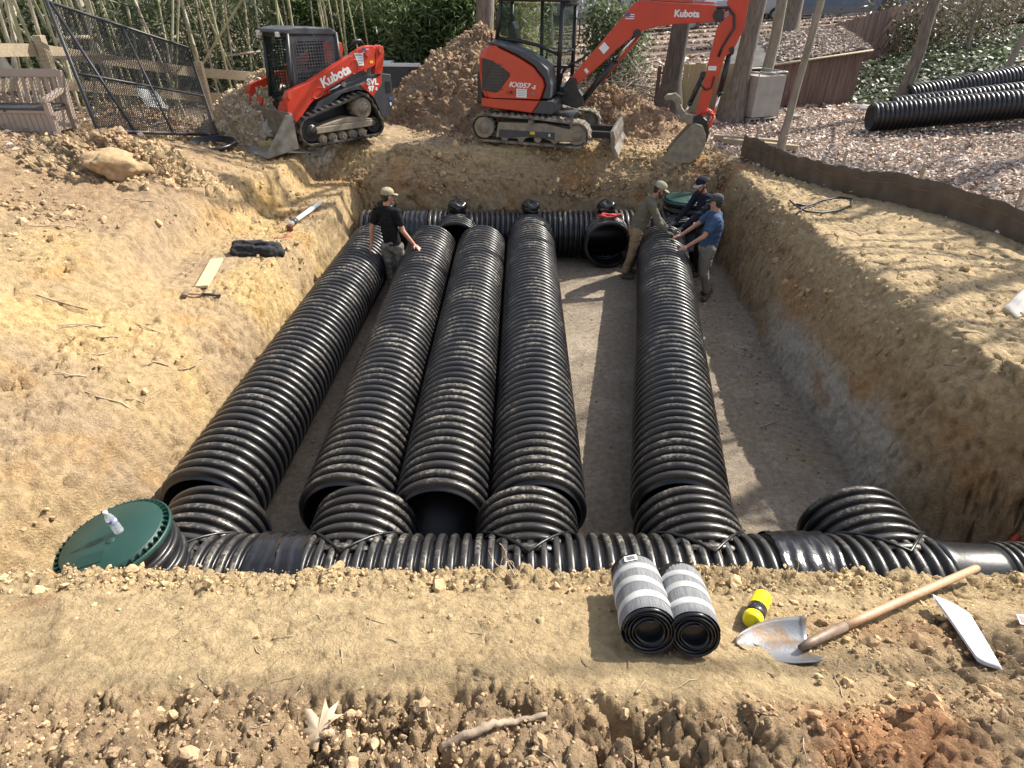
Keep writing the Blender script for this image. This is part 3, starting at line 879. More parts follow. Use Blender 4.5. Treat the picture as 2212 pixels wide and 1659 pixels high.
def wheel(parent, name, x, z, r, y0, y1, m_rim, hub=True, teeth=0):
    mb = MB()
    mb.lathe([(r, y0), (r, y1)], (x, 0, z), 'y', 28)
    if hub:
        s = 1 if abs(y1) > abs(y0) else 0
        o = y1 if s else y0; d = 0.03 * (1 if o > 0 else -1)
        mb.lathe(sorted([(r * 0.62, o - d * .5), (r * 0.55, o + d), (0.001, o + d * 1.1)], key=lambda q: q[1]), (x, 0, z), 'y', 24, False)
        for k in range(8):
            a = k * math.pi / 4
            mb.cyl((x + r * .45 * math.cos(a), o + d, z + r * .45 * math.sin(a)), (x + r * .45 * math.cos(a), o + d * 1.6, z + r * .45 * math.sin(a)), 0.012, 6)
    for k in range(teeth):
        a = 2 * math.pi * k / teeth
        mb.box((x + r * 1.03 * math.cos(a), (y0 + y1) / 2, z + r * 1.03 * math.sin(a)), (r * .16, abs(y1 - y0) * .5, r * .16), Matrix.Rotation(-a, 3, 'Y'))
    return mb.build(name, m_rim, parent)

def flag(parent, M4, w, h, sx=1):
    """small stripes-and-canton flag decal lying in the plane of M4"""
    mb = MB()
    def q(x0, y0, x1, y1, z, mi):
        mb.mi = mi; mb.box(M4 @ Vector(((x0 + x1) / 2, (y0 + y1) / 2, z)), (x1 - x0, y1 - y0, 0.001), M4.to_3x3())
    q(-w / 2, -h / 2, w / 2, h / 2, 0.0, 0)
    for k in range(0, 7, 2): q(-w / 2, h / 2 - (k + 1) * h / 7, w / 2, h / 2 - k * h / 7, 0.0018, 1)
    q(-w / 2 if sx > 0 else 0.0, -0.02 * h, (0.0 if sx > 0 else w / 2), h / 2, 0.0035, 2)
    return mb.build('flag_decal', [M['white'], M['decal_red'], M['decal_blue']], parent)

def decal(parent, M4, w, h, lines_=3, name='notice_decal', taper=0.0, col='white'):
    mb = MB(); R = M4.to_3x3()
    vs = [M4 @ Vector(p) for p in ((-w / 2 + taper, -h / 2, .001), (w / 2, -h / 2, .001), (w / 2, h / 2, .001), (-w / 2, h / 2, .001))]
    mb.poly(vs); mb.mi = 1
    for k in range(lines_):
        yy = h / 2 - h * (k + .8) / (lines_ + .8); ww = w * (.72 if k % 2 else .8) - taper
        mb.box(M4 @ Vector((taper * .4, yy, .002)), (ww, h * .05, 0.0008), R)
    return mb.build(name, [M[col], M['ink_grey']], parent)

def strut(parent, name, a, b, r_b, r_r, frac, y, mats):
    """hydraulic cylinder: barrel then chrome rod"""
    a = Vector((a[0], y, a[1])); b = Vector((b[0], y, b[1])); m = a.lerp(b, frac)
    mb = MB(); mb.tube([a, m], r_b, 14); mb.lathe([(r_b * 1.2, -.05), (r_b * 1.2, .05)], a, 'y', 14); mb.cyl(m - (b - a).normalized() * .04, m + (b - a).normalized() * .02, r_b * 1.15, 14)
    o = mb.build(name, mats, parent)
    mb = MB(); mb.tube([m, b], r_r, 10); mb.lathe([(r_r * 1.9, -.045), (r_r * 1.9, .045)], b, 'y', 12)
    mb.build('rod', M['chrome'], o)
    return o

# ---- excavator: local +x is forward, its right-hand side faces the photographer
ex = empty('excavator', (0.55, 14.2, 1.85), (0, 0, math.radians(-14)), 'orange-red compact excavator with raised boom standing at the far pit edge', 'excavator')
def face(x, z, y=-0.862, ang=0.0):
    c, s = math.cos(ang), math.sin(ang)
    return frame4((x, y, z), (c, 0, s), (-s, 0, c))
for sgn in (-1, 1):
    y0, y1 = (-0.97, -0.57) if sgn < 0 else (0.57, 0.97)
    tr = belt('track', [(-.93, .31, .265), (0.0, .30, .245), (1.0, .235, .245)], y0, y1, 0.022, 44, M['rubber_pale'], ex)
    wheel(tr, 'sprocket', -.93, .31, .20, y0 + .02, y1 - .02, M['steel_dirty'], True, 14)
    wheel(tr, 'idler', 1.0, .235, .19, y0 + .05, y1 - .05, M['steel_dirty'], True)
    for xr in (-.5, -.15, .2, .55): wheel(tr, 'roller', xr, .13, .075, y0 + .06, y1 - .06, M['steel_dirty'], False)
    wheel(tr, 'roller', 0.05, .44, .055, y0 + .03, y1 - .1, M['steel_dirty'], True)
    mb = MB()
    yy0, yy1 = (y0 + .03, y1 - .08) if sgn < 0 else (y0 + .08, y1 - .03)
    mb.prism([(-.68, .13), (-.62, .42), (.35, .43), (.62, .38), (1.02, .31), (1.02, .12), (.5, .10), (.3, .16), (.05, .16), (-.1, .12), (-.4, .12)], 'y', yy0, yy1)
    mb.build('track_frame', M['steel_dirty'], tr, .012)
    mb = MB(); ys = yy0 - .004 if sgn < 0 else yy1 + .004
    mb.prism([(-.62, .14), (-.6, .29), (.56, .27), (.56, .12), (.3, .16), (.0, .17), (-.35, .13)], 'y', min(ys, ys - .02 * sgn), max(ys, ys - .02 * sgn))
    mb.build('side_plate', M['grey_plastic'], tr, .004)
    if sgn < 0:
        decal(tr, face(.10, .245, ys - .012), .10, .055, 1, 'warning_decal', col='decal_yellow'); decal(tr, face(.45, .22, ys - .012), .035, .05, 1)
mb = MB(); mb.box((0.05, 0, .38), (1.5, 1.2, .22)); mb.lathe([(.48, .48), (.48, .62)], (0, 0, 0), 'z', 32)
mb.build('carbody', M['black_metal'], ex, .02)
# dozer blade
mb = MB(); mb.prism([(1.66, .34), (1.73, .36), (1.78, .2), (1.78, .05), (1.88, -.10), (1.80, -.14), (1.70, .03), (1.69, .18)], 'y', -.97, .97)
bl = mb.build('dozer_blade', M['steel'], ex, .01)
mb = MB()
for s in (-1, 1): mb.box((1.25, .36 * s, .17), (.95, .10, .13))
mb.prism([(1.62, .05), (1.72, .05), (1.72, .28), (1.62, .22)], 'y', -.5, .5); mb.build('blade_arm', M['black_metal'], bl, .012)
# house
mb = MB(); mb.prism([(-1.0, .69), (.06, .605), (.22, .835), (-1.0, .85)], 'y', -.86, .84); mb.build('lower_skirt', M['red'], ex, .02)
mb = MB(); mb.prism([(.065, .60), (.46, .585), (.50, .62), (.54, .80), (.50, .835), (.228, .835)], 'y', -.85, .84); mb.build('front_step', M['grey_plastic'], ex, .02)
# red engine cover: bulged rear corner, lofted across the width
def cover():
    side = [(-1.0, .862), (-1.06, 1.0), (-1.10, 1.3), (-1.09, 1.58), (-1.02, 1.70), (-.86, 1.80), (-.6, 1.735), (-.25, 1.60), (.06, 1.43), (.26, 1.22), (.30, 1.10), (.225, .862)]
    ys = [-.865, -.84, -.78, -.6, -.3, -.12]; ins = [.035, .012, 0, 0, 0, 0]; rear = [.16, .11, .06, .0, -.02, -.03]
    V = []
    cx, cz = -.4, 1.25
    for y, k, rr in zip(ys, ins, rear):
        for x, z in side:
            dx, dz = x - cx, z - cz; l = math.hypot(dx, dz)
            xx = x - dx / l * k + (rr if x < -.8 else 0) ; V.append((xx, y, z - dz / l * k))
    n = len(side)
    F = grid_faces(len(ys), n, False, True)
    ff = F.ravel().tolist(); lt = [4] * len(F)
    ff += list(range(n))[::-1]; lt.append(n); ff += [(len(ys) - 1) * n + i for i in range(n)]; lt.append(n)
    return mesh_np('engine_cover', V, ff, lt, [M['red']], ex, False)
ec = cover()
bv = ec.modifiers.new('bevel', 'BEVEL'); bv.width = .02; bv.segments = 2; bv.limit_method = 'ANGLE'; bv.angle_limit = math.radians(30)
mb = MB(); mb.prism([(-.96, 1.57), (-.75, 1.53), (-.40, 1.325), (-.385, 1.27), (-.62, .99), (-.68, .955), (-.97, 1.0)], 'y', -.874, -.85)
gr = mb.build('cooling_grille', M['black_metal'], ec, .01)
mb = MB()
for k in range(9): mb.box((-.74 + .012 * k, -.876, 1.02 + .055 * k), (.40 - .028 * k, .006, .018))
mb.build('grille_slat', M['grey_plastic'], gr)
mb = MB(); mb.prism([(-.30, .92), (-.46, .93), (-.48, .99), (-.44, 1.03), (-.33, 1.04), (-.27, 1.0)], 'y', -.872, -.86)
mb.build('fuel_flap', M['red_dusty'], ec, .006)
mb = MB(); mb.tube([(-.45, -.873, .97), (-.445, -.873, .985)], .012, 6); mb.box((-.37, -.873, .975), (.07, .004, .05)); mb.build('fuel_symbol', mat('dark_red_mark', (.12, .01, .008), rough=.6), ec)
text_mesh('lettering', 'KX057', .125, face(-.20, 1.105, -.868, -.05), M['white'], ec, .004, .22, sx=1.18)
text_mesh('lettering', '-5', .09, face(.085, 1.075, -.868, -.05), M['white'], ec, .004, .2, sx=1.1)
decal(ec, face(-.155, .965, -.868, -.03), .21, .155, 4)
mb = MB(); mb.tube([(.01, -.868, .93), (.04, -.868, 1.0)], .006, 6); mb.tube([(.03, -.868, .96), (.065, -.868, .955)], .005, 6); mb.lathe([(.02, -.870), (.02, -.866)], (.085, 0, .955), 'y', 14); mb.build('ornament_decal', M['ink_grey'], ec)
# dark top deck
mb = MB(); mb.prism([(-.90, 1.815), (-.80, 1.85), (-.5, 1.79), (-.1, 1.67), (.2, 1.51), (.34, 1.40), (.42, 1.12), (.41, .865), (.24, .865), (.315, 1.1), (.275, 1.23), (.07, 1.45), (-.25, 1.62), (-.6, 1.755)], 'y', -.80, -.10)
mb.build('top_deck', M['grey_plastic'], ex, .03, seg=3)
mb = MB(); mb.prism([(-1.16, .72), (-1.02, .70), (-1.02, 1.35), (-1.14, 1.30)], 'y', -.62, .62); mb.build('rear_bumper', M['black_metal'], ex, .03)
mb = MB(); mb.prism([(-1.06, .86), (-.72, .86), (-.72, 1.62), (-.9, 1.66), (-1.08, 1.55)], 'y', -.115, .80); mb.build('counterweight', M['red'], ex, .05, seg=3)
# cab
cb_f, cb_m = M['black_metal'], MB()
for a, b, r in (((-.86, -.10, 1.84), (-.77, -.10, 2.52), .042), ((.43, -.10, .90), (.47, -.10, 2.5), .045), ((.57, .84, .84), (.58, .84, 2.48), .045), ((-.86, .84, .9), (-.77, .84, 2.52), .045)):
    cb_m.tube([a, b], r, 8)
cb_m.tube([(-.86, -.10, 1.87), (-.4, -.10, 1.83), (.02, -.10, 1.75), (.43, -.10, 1.60)], .035, 8)
cb_m.tube([(.43, -.10, 1.62), (.57, .84, 1.62)], .03, 8); cb_m.tube([(.45, -.10, .95), (.57, .84, .95)], .05, 8); cb_m.tube([(.5, -.1, 2.47), (.6, .84, 2.47)], .05, 8)
cb_m.tube([(-.86, .84, 1.3), (.57, .84, 1.3)], .03, 8); cb_m.tube([(-.12, .84, .9), (-.12, .84, 2.5)], .04, 8)
cb = cb_m.build('cab_frame', cb_f, ex)
mb = MB(); mb.prism([(-.84, 2.51), (-.74, 2.62), (.4, 2.63), (.63, 2.56), (.64, 2.49)], 'y', -.15, .89); mb.build('cab_roof', M['black_metal'], ex, .03)
mb = MB(); mb.box((-.15, .37, .93), (1.35, .92, .14)); mb.build('cab_floor', M['black_metal'], ex)
def pane(pts, parent, name='window_pane'):
    mb = MB(); mb.poly(pts); o = mb.build(name, M['glass'], parent)
    s = o.modifiers.new('thick', 'SOLIDIFY'); s.thickness = .006; return o
pane([(-.83, -.10, 1.88), (-.77, -.10, 2.49), (.45, -.10, 2.47), (.42, -.10, 1.64), (.02, -.10, 1.78), (-.4, -.10, 1.85)], cb)
pane([(-.05, -.10, 1.65), (.02, -.10, 1.73), (.42, -.10, 1.58), (.42, -.10, .98), (.40, -.10, 1.42)], cb)
pane([(.46, -.07, 1.65), (.575, .81, 1.65), (.58, .81, 2.45), (.48, -.07, 2.45)], cb, 'windscreen')
pane([(-.84, -.07, 1.75), (-.77, -.07, 2.49), (-.77, .81, 2.49), (-.84, .81, 1.75)], cb, 'rear_window')
pane([(-.1, .84, 1.33), (.55, .84, 1.33), (.56, .84, 2.46), (-.1, .84, 2.48)], cb, 'door_window')
mb = MB(); mb.prism([(-.52, 1.25), (-.05, 1.22), (-.02, 1.34), (-.42, 1.40), (-.55, 2.02), (-.62, 2.16), (-.72, 2.13), (-.64, 1.5)], 'y', .16, .60); mb.box((-.66, .38, 2.22), (.09, .26, .16)); mb.build('operator_seat', M['black_metal'], ex, .04)
for s in (.1, .66):
    mb = MB(); mb.box((-.12, s, 1.42), (.32, .12, .12)); mb.tube([(.02, s, 1.45), (.05, s, 1.62)], .018, 6); mb.ball((.05, s, 1.65), .03, 1)
    mb.build('control_lever', M['black_metal'], ex, 0)
mb = MB(); mb.tube([(.60, .80, 2.2), (.70, .72, 2.18), (.70, .72, 1.75), (.62, .80, 1.68)], .013, 6); mb.build('grab_rail', M['black_metal'], ex)
mb = MB(); mb.box((.70, .25, 2.60), (.12, .2, .11)); mb.tube([(.58, .25, 2.55), (.70, .25, 2.60)], .025, 6); mb.build('work_light', M['black_metal'], ex, .01)
mb = MB(); mb.tube([(-.93, -.25, 1.80), (-.93, -.25, 1.96)], .022, 8); mb.build('antenna_stub', M['black_metal'], ex)
# boom, arm, bucket
mb = MB(); mb.prism([(.50, .70), (.56, 1.02), (.68, 1.20), (.80, 1.18), (.88, .98), (.97, .86), (1.0, .70), (.86, .62)], 'y', -.17, .17); mb.box((.55, 0, .9), (.3, .22, .22))
sw = mb.build('swing_bracket', M['black_metal'], ex, .02)
mb = MB()
for k, q in enumerate((-.09, 0, .09)): mb.tube([(.45, q, 1.0), (.5, q, 1.25 + .03 * k), (.66, q * .8, 1.42), (.86, q * .8, 1.50), (1.05, q, 1.66)], .020, 7)
mb.tube([(.3, -.2, .80), (.45, -.3, .92), (.62, -.22, .88)], .03, 7)
mb.build('hydraulic_hose', M['black_metal'], ex)
boom_o = [(.66, 1.08), (.82, 1.04), (1.20, 1.36), (1.55, 1.68), (1.86, 1.93), (2.05, 2.03), (2.29, 2.10), (2.7, 2.15), (3.38, 2.19), (3.50, 2.24), (3.52, 2.36), (3.44, 2.43), (3.31, 2.455), (2.6, 2.49), (1.98, 2.53), (1.84, 2.49), (1.52, 2.12), (.72, 1.22)]
mb = MB(); mb.prism(boom_o, 'y', -.11, .11); boom = mb.build('boom', M['red'], ex, .012)
mb = MB(); mb.prism([(1.95, 2.54), (3.3, 2.475), (3.3, 2.50), (1.96, 2.575)], 'y', -.06, .06); mb.tube([(1.9, -.03, 2.56), (1.85, -.03, 2.62), (2.0, 0, 2.66), (2.3, 0, 2.60)], .03, 8); mb.build('hose_guard', M['red_dusty'], boom)
def pin(parent, x, z, r, ya, yb, m): mb = MB(); mb.lathe([(r, min(ya, yb)), (r, max(ya, yb))], (x, 0, z), 'y', 18); return mb.build('pivot_pin', m, parent)
for x, z, r, hw in ((1.945, 1.985, .075, .14), (3.40, 2.30, .10, .125), (.76, 1.12, .06, .135)): pin(boom, x, z, r, -hw, hw, M['black_metal'])
text_mesh('lettering', 'Kubota', .155, face(2.83, 2.315, -.1135, -.01), M['white'], boom, .006, sx=1.0)
flag(boom, face(1.78, 2.265, -.1135), .17, .12)
decal(boom, face(1.33, 1.73, -.1135, math.radians(47)), .15, .15, 0)
decal(boom, face(1.01, 1.32, -.1135, math.radians(42)), .06, .09, 0)
strut(ex, 'boom_cylinder', (.95, .76), (1.94, 1.98), .062, .030, .63, -.02, M['black_metal'])
mb = MB(); mb.tube([(1.30, .10, 1.10), (1.98, .10, 1.93)], .03, 8); mb.build('cylinder_guard', M['red'], boom)
arm_o = [(3.60, 2.30), (3.52, 2.50), (3.58, 2.72), (3.80, 2.80), (3.90, 2.62), (3.90, 2.10), (3.80, 1.80), (3.74, 1.69), (3.64, 1.62), (3.52, 1.0), (3.43, .50), (3.36, .44), (3.27, .47), (3.27, .58), (3.33, 1.25), (3.38, 1.80), (3.42, 2.12)]
mb = MB(); mb.prism(arm_o, 'y', -.10, .10); arm = mb.build('dipper_arm', M['red'], ex, .012)
mb = MB(); mb.tube([(3.35, -.13, 2.42), (3.55, -.13, 2.42), (3.68, -.13, 2.30), (3.72, -.13, 2.1), (3.64, -.13, 1.95), (3.56, -.13, 1.78), (3.52, -.12, 1.62)], .022, 8); mb.tube([(3.50, -.12, 1.28), (3.48, -.13, 1.08), (3.38, -.13, 1.04), (3.28, -.13, 1.12), (3.26, -.13, 1.25)], .016, 7); mb.build('hose', M['black_metal'], arm)
decal(arm, face(3.44, 1.42, -.102), .15, .075, 1)
for x, z, hw in ((3.74, 1.74, .13), (3.34, .50, .16)): pin(arm, x, z, .05, -hw, hw, M['black_metal'])
strut(ex, 'bucket_cylinder', (3.73, 1.70), (3.61, .52), .055, .028, .62, -.02, M['black_metal'])
strut(ex, 'thumb_cylinder', (3.29, 1.30), (3.05, .56), .048, .024, .72, -.02, M['black_metal'])
mb = MB(); mb.tube([(3.36, -.12, .62), (3.48, -.12, .66), (3.62, -.12, .58)], .03, 8); mb.tube([(3.36, .12, .62), (3.48, .12, .66), (3.62, .12, .58)], .03, 8); mb.tube([(3.62, -.09, .56), (3.50, -.09, .22)], .03, 8); mb.build('bucket_link', M['red'], ex)
mb = MB(); mb.prism([(2.60, .87), (2.66, .93), (2.78, .94), (2.88, .88), (2.98, .68), (3.08, .58), (3.26, .56), (3.28, .40), (3.10, .40), (2.98, .50), (2.90, .62), (2.82, .80), (2.74, .84), (2.64, .82)], 'y', -.09, .09)
for s in (-.085, .085): mb.prism([(2.62, .89), (2.80, .96), (2.92, .88), (2.96, .78), (2.90, .72), (2.84, .86), (2.72, .87)], 'y', s - .012, s + .012)
mb.build('thumb', M['steel_dirty'], ex, .008)
mb = MB(); outer = [(2.66, -.30), (3.0, -.33), (3.28, -.29), (3.44, -.16), (3.52, .06), (3.50, .24), (3.42, .40), (3.28, .44), (3.18, .38)]
inner = [(2.66, -.275), (3.0, -.30), (3.27, -.26), (3.41, -.14), (3.485, .06), (3.465, .23), (3.40, .37), (3.28, .41), (3.20, .36)]
mb.prism(outer + inner[::-1], 'y', -.30, .30)
for s in (-.312, .312): mb.prism([(2.68, -.30), (3.0, -.335), (3.29, -.295), (3.45, -.165), (3.53, .06), (3.51, .24), (3.43, .40), (3.28, .45), (3.16, .37), (2.92, .06)], 'y', s - .012, s + .012)
bk = mb.build('bucket', M['steel_dirty'], ex, .006)
for s in (-.25, -.085, .085, .25):
    mb = MB(); mb.prism([(2.70, -.32), (2.70, -.255), (2.58, -.26), (2.47, -.29), (2.58, -.315)], 'y', s - .04, s + .04); mb.build('bucket_tooth', M['steel'], bk, .008)
mb = MB(); mb.prism([(3.24, .40), (3.22, .54), (3.34, .60), (3.50, .48), (3.58, .26), (3.55, .05), (3.47, .20)], 'y', -.12, .12); mb.build('coupler', M['black_metal'], bk, .015)

# ---- track loader: local +x is forward, its left-hand side faces the photographer
ld = empty('track_loader', (-3.4, 14.45, 1.80), (0, 0, math.radians(225)), 'orange-red compact track loader with dark caged cab facing the gravel heap', 'track loader')
def lface(x, z, y=0.86, ang=0.0):
    c, s = math.cos(ang), math.sin(ang)
    return frame4((x, y, z), (-c, 0, -s), (-s, 0, c) if False else (s * -1, 0, c))
for sgn in (1, -1):
    y0, y1 = (.55, .97) if sgn > 0 else (-.97, -.55)
    tr = belt('track', [(.40, .73, .255), (1.60, .44, .27), (.17, .39, .22), (1.2, .36, .20)], y0, y1, .035, 34, M['rubber'], ld)
    wheel(tr, 'sprocket', .40, .73, .19, y0 + .06, y1 - .03, M['steel_dirty'], True, 12)
    wheel(tr, 'idler', 1.60, .44, .20, y0 + .06, y1 - .06, M['black_metal'], True)
    wheel(tr, 'idler', .17, .39, .15, y0 + .06, y1 - .06, M['black_metal'], True)
    for xr in (.45, .68, .91, 1.14, 1.37): wheel(tr, 'roller', xr, .26, .085, y0 + .06, y1 - .06, M['steel_dirty'], True)
    mb = MB(); mb.box((.86, sgn * .80, .43), (1.30, .30, .12)); mb.prism([(.1, .49), (1.5, .49), (1.1, .56), (.8, .60), (.5, .57)], 'y', sgn * .80 - .14, sgn * .80 + .14); mb.build('track_frame', M['steel_dirty'], tr, .015)
mb = MB(); mb.prism([(-.20, .42), (.2, .40), (1.5, .40), (1.62, .62), (1.52, .80), (.6, .95), (-.30, .95), (-.30, .6)], 'y', -.53, .53); mb.build('chassis', M['black_metal'], ld, .02)
body_o = [(-.44, 1.27), (-.25, 1.305), (.31, 1.16), (.81, 1.07), (1.30, .92), (1.42, .80), (1.40, .74), (1.15, .80), (.75, 1.015), (.42, 1.055), (.18, 1.02), (.02, .84), (-.10, .55), (-.16, .46), (-.33, .50), (-.43, .71)]
mb = MB(); mb.prism(body_o, 'y', .40, .82); mb.build('side_body', M['grey_plastic'], ld, .012)
mb = MB(); mb.prism(body_o, 'y', -.82, -.40); mb.build('side_body', M['grey_plastic'], ld, .012)
mb = MB(); mb.prism([(-.44, .55), (-.47, 1.2), (-.40, 1.42), (.30, 1.45), (.50, 1.2), (.5, .55)], 'y', -.62, .40); mb.box((-.46, 0, 1.0), (.06, .9, .5)); mb.build('engine_hood', M['grey_plastic'], ld, .02)
mb = MB(); mb.prism([(-.20, 1.275), (.33, 1.14), (.06, .90), (-.19, 1.12)], 'y', .815, .829); rp = mb.build('side_panel', M['red'], ld, .003)
text_mesh('lettering', 'SVL', .155, lface(.035, 1.165, .831, .06), M['white'], rp, .008, sx=1.12)
text_mesh('lettering', '97', .125, lface(.085, 1.045, .831, .06), M['white'], rp, .008, sx=1.05)
text_mesh('lettering', '-2', .07, lface(-.035, 1.035, .831, .06), M['white'], rp, .005)
decal(ld, lface(-.38, .82, .825), .09, .07, 1, 'data_plate', col='decal_blue'); decal(ld, lface(-.36, .72, .825), .04, .06, 0)
mb = MB(); mb.box((-.34, .822, 1.05), (.12, .008, .22)); mb.build('hatch', M['black_metal'], ld, .004)
arm_l = [(-.12, 1.77), (-.06, 1.47), (.0, 1.44), (.51, 1.33), (1.22, 1.075), (1.50, .90), (1.70, .72), (1.86, .44), (1.97, .42), (1.99, .60), (1.97, 1.04), (1.90, 1.15), (1.78, 1.19), (1.46, 1.27), (.50, 1.665), (.46, 1.66), (.38, 1.71), (.12, 1.81), (-.04, 1.82)]
for sgn in (1, -1):
    ya, yb = (.69, .85) if sgn > 0 else (-.85, -.69)
    mb = MB(); mb.prism(arm_l, 'y', ya, yb); a_ = mb.build('lift_arm', M['red'], ld, .012)
    yo = yb if sgn > 0 else ya
    for (x, z, r) in ((1.90, 1.07, .045), (.10, 1.69, .06), (.20, 1.40, .035)): pin(a_, x, z, r, yo, yo + .03 * sgn, M['red_dusty'])
    mb = MB(); mb.box((1.90, yo + .004 * sgn, .60), (.07, .012, .12)); mb.build('arm_opening', M['ink'], a_)
    for pts in ([(1.30 + .12 * math.cos(t), yo + .004 * sgn, 1.08 + .085 * math.sin(t) - .04 * math.cos(t)) for t in np.linspace(0, 6.28, 17)], [(.43 + .09 * math.cos(t), yo + .004 * sgn, 1.47 + .12 * math.sin(t) - .03 * math.cos(t)) for t in np.linspace(.6, 5.6, 14)]):
        mb = MB(); mb.tube(pts, .008, 5); mb.build('pressed_rib', M['red'], a_)
    mb = MB(); mb.prism([(-.03, 1.30), (-.21, 1.30), (-.31, 1.66), (-.30, 1.78), (-.22, 1.82), (-.14, 1.79)], 'y', ya, yb); u = mb.build('rear_upright', M['red'], ld, .012)
    mb = MB(); mb.lathe([(.055, min(yo, yo + .03 * sgn)), (.055, max(yo, yo + .03 * sgn))], (-.22, 0, 1.73), 'y', 16); mb.build('pivot_pin', M['red_dusty'], u)
    strut(ld, 'lift_cylinder', (1.50, .92), (.62, 1.16), .05, .025, .6, sgn * .66, M['red_dusty'])
    if sgn > 0:
        text_mesh('lettering', 'Kubota', .235, lface(.87, 1.335, .852, -.345 + .02), M['white'], a_, .009, sx=1.0)
        pl = decal(a_, lface(.30, 1.59, .852, .03), .20, .22, 4, 'company_placard', taper=.06); flag(a_, lface(.125, 1.735, .8525, .05), .14, .10)
        text_mesh('lettering', 'SETTLE', .05, lface(.30, 1.67, .855, .03), M['ink_grey'], pl)
        decal(a_, lface(.02, 1.53, .852, .1), .075, .05, 0, 'warning_decal', col='decal_yellow')
mb = MB(); mb.tube([(.30, .6, 1.80), (.22, .62, 1.90), (.08, .62, 1.90), (-.0, .6, 1.82)], .03, 8); mb.tube([(.28, .52, 1.78), (.18, .54, 1.87), (.05, .54, 1.86)], .03, 8); mb.build('hydraulic_hose', M['black_metal'], ld)
# cab
mb = MB(); mb.prism([(1.66, 2.07), (1.64, 2.13), (1.35, 2.165), (.62, 2.13), (.50, 2.05), (.50, 2.0), (1.5, 2.04)], 'y', -.49, .49); mb.build('cab_roof', M['grey_plastic'], ld, .025, seg=3)
mb = MB()
for s in (-.45, .45):
    mb.tube([(1.53, s, 2.06), (1.60, s, 1.4), (1.64, s, .84)], .045, 8); mb.tube([(.52, s, 2.05), (.50, s, 1.0)], .05, 8); mb.tube([(.5, s, 1.04), (1.62, s, .95)], .045, 8)
mb.tube([(1.63, -.45, .90), (1.63, .45, .90)], .045, 8); mb.tube([(1.53, -.45, 2.03), (1.53, .45, 2.03)], .05, 8); mb.tube([(.52, -.45, 2.03), (.52, .45, 2.03)], .05, 8)
cabf = mb.build('cab_frame', M['black_metal'], ld)
def screen(y):
    mb = MB(); r = .012
    o = [(1.50, 2.03), (.60, 2.0), (.53, 1.93), (.52, 1.0), (1.585, .93)]
    # solid border
    inn = [(1.41, 1.93), (.72, 1.91), (.64, 1.82), (.62, 1.12), (1.50, 1.06)]
    va = [mb.bm.verts.new((p[0], y, p[1])) for p in o]; vb = [mb.bm.verts.new((p[0], y, p[1])) for p in inn]
    for i in range(5): mb.bm.faces.new((va[i], va[(i + 1) % 5], vb[(i + 1) % 5], vb[i]))
    for k in range(15):
        z = 1.12 + k * .055
        x1 = np.interp(z, [1.06, 1.93], [1.50, 1.41]); mb.box(((.63 + x1) / 2, y, z), (x1 - .63, r, .020))
    mb.box((1.05, y, 1.42), (.84, r, .06))
    for k in range(15):
        x = .66 + k * .058; mb.box((x, y, 1.49), (.022, r * .9, .84))
    oo = mb.build('window_screen', M['grey_plastic'], cabf)
    s = oo.modifiers.new('thick', 'SOLIDIFY'); s.thickness = .012
screen(.475); screen(-.475)
pane([(1.545, -.42, 2.0), (1.545, .42, 2.0), (1.625, .42, .96), (1.625, -.42, .96)], cabf, 'front_door_glass')
pane([(.54, -.42, 2.0), (.54, .42, 2.0), (.53, .42, 1.3), (.53, -.42, 1.3)], cabf, 'rear_window')
mb = MB(); mb.tube([(1.60, .40, 1.98), (1.61, .30, 1.6), (1.65, .28, 1.2)], .008, 5); mb.tube([(1.59, -.38, 1.62), (1.59, .38, 1.62)], .008, 5); mb.build('wiper', M['black_metal'], cabf)
mb = MB(); mb.prism([(.75, 1.22), (1.15, 1.20), (1.15, 1.32), (.86, 1.36), (.76, 1.9), (.66, 1.9), (.68, 1.3)], 'y', -.24, .24); mb.build('operator_seat', M['black_metal'], ld, .03)
for s in (-.40, .36):
    mb = MB(); mb.box((1.67, s, 2.05), (.05, .11, .08)); mb.build('work_light', mat('lamp_lens', (.7, .7, .66), rough=.2), ld, .008)
mb = MB(); mb.box((1.66, 0, .72), (.12, 1.0, .30)); mb.box((1.72, .12, .72), (.03, .12, .10)); mb.build('front_panel', M['black_metal'], ld, .01)
decal(ld, frame4((1.745, .12, .72), (0, 1, 0), (0, 0, 1)), .14, .12, 2, 'warning_decal', col='decal_yellow')
mb = MB(); mb.tube([(1.80, .5, 1.18), (1.86, .52, 1.24), (1.90, .56, 1.20), (1.94, .6, 1.15)], .02, 7); mb.tube([(1.76, .46, 1.2), (1.86, .50, 1.20)], .03, 7); mb.build('coupler_fitting', M['steel'], ld)
# bucket
mb = MB(); mb.prism([(1.95, .80), (2.02, .80), (2.02, .24), (2.62, .10), (2.62, .075), (1.95, .17)], 'y', -.95, .95)
for s in (-.96, .96): mb.prism([(1.96, .78), (2.10, .78), (2.64, .12), (2.60, .08), (1.95, .17)], 'y', s - .012, s + .012)
mb.build('bucket', M['steel'], ld, .006)
for s in (-.5, .5):
    mb = MB(); mb.prism([(1.84, .35), (1.94, .35), (1.96, .78), (1.86, .95), (1.80, .80)], 'y', s - .14, s + .14); mb.build('bucket_mount', M['red_dusty'], ld, .01)
# ---------------------------------------------------------------- people
def apply_mods(o):
    dg = bpy.context.evaluated_depsgraph_get(); dg.update()
    me = bpy.data.meshes.new_from_object(o.evaluated_get(dg))
    old = o.data; o.modifiers.clear(); o.data = me; bpy.data.meshes.remove(old)
    return o

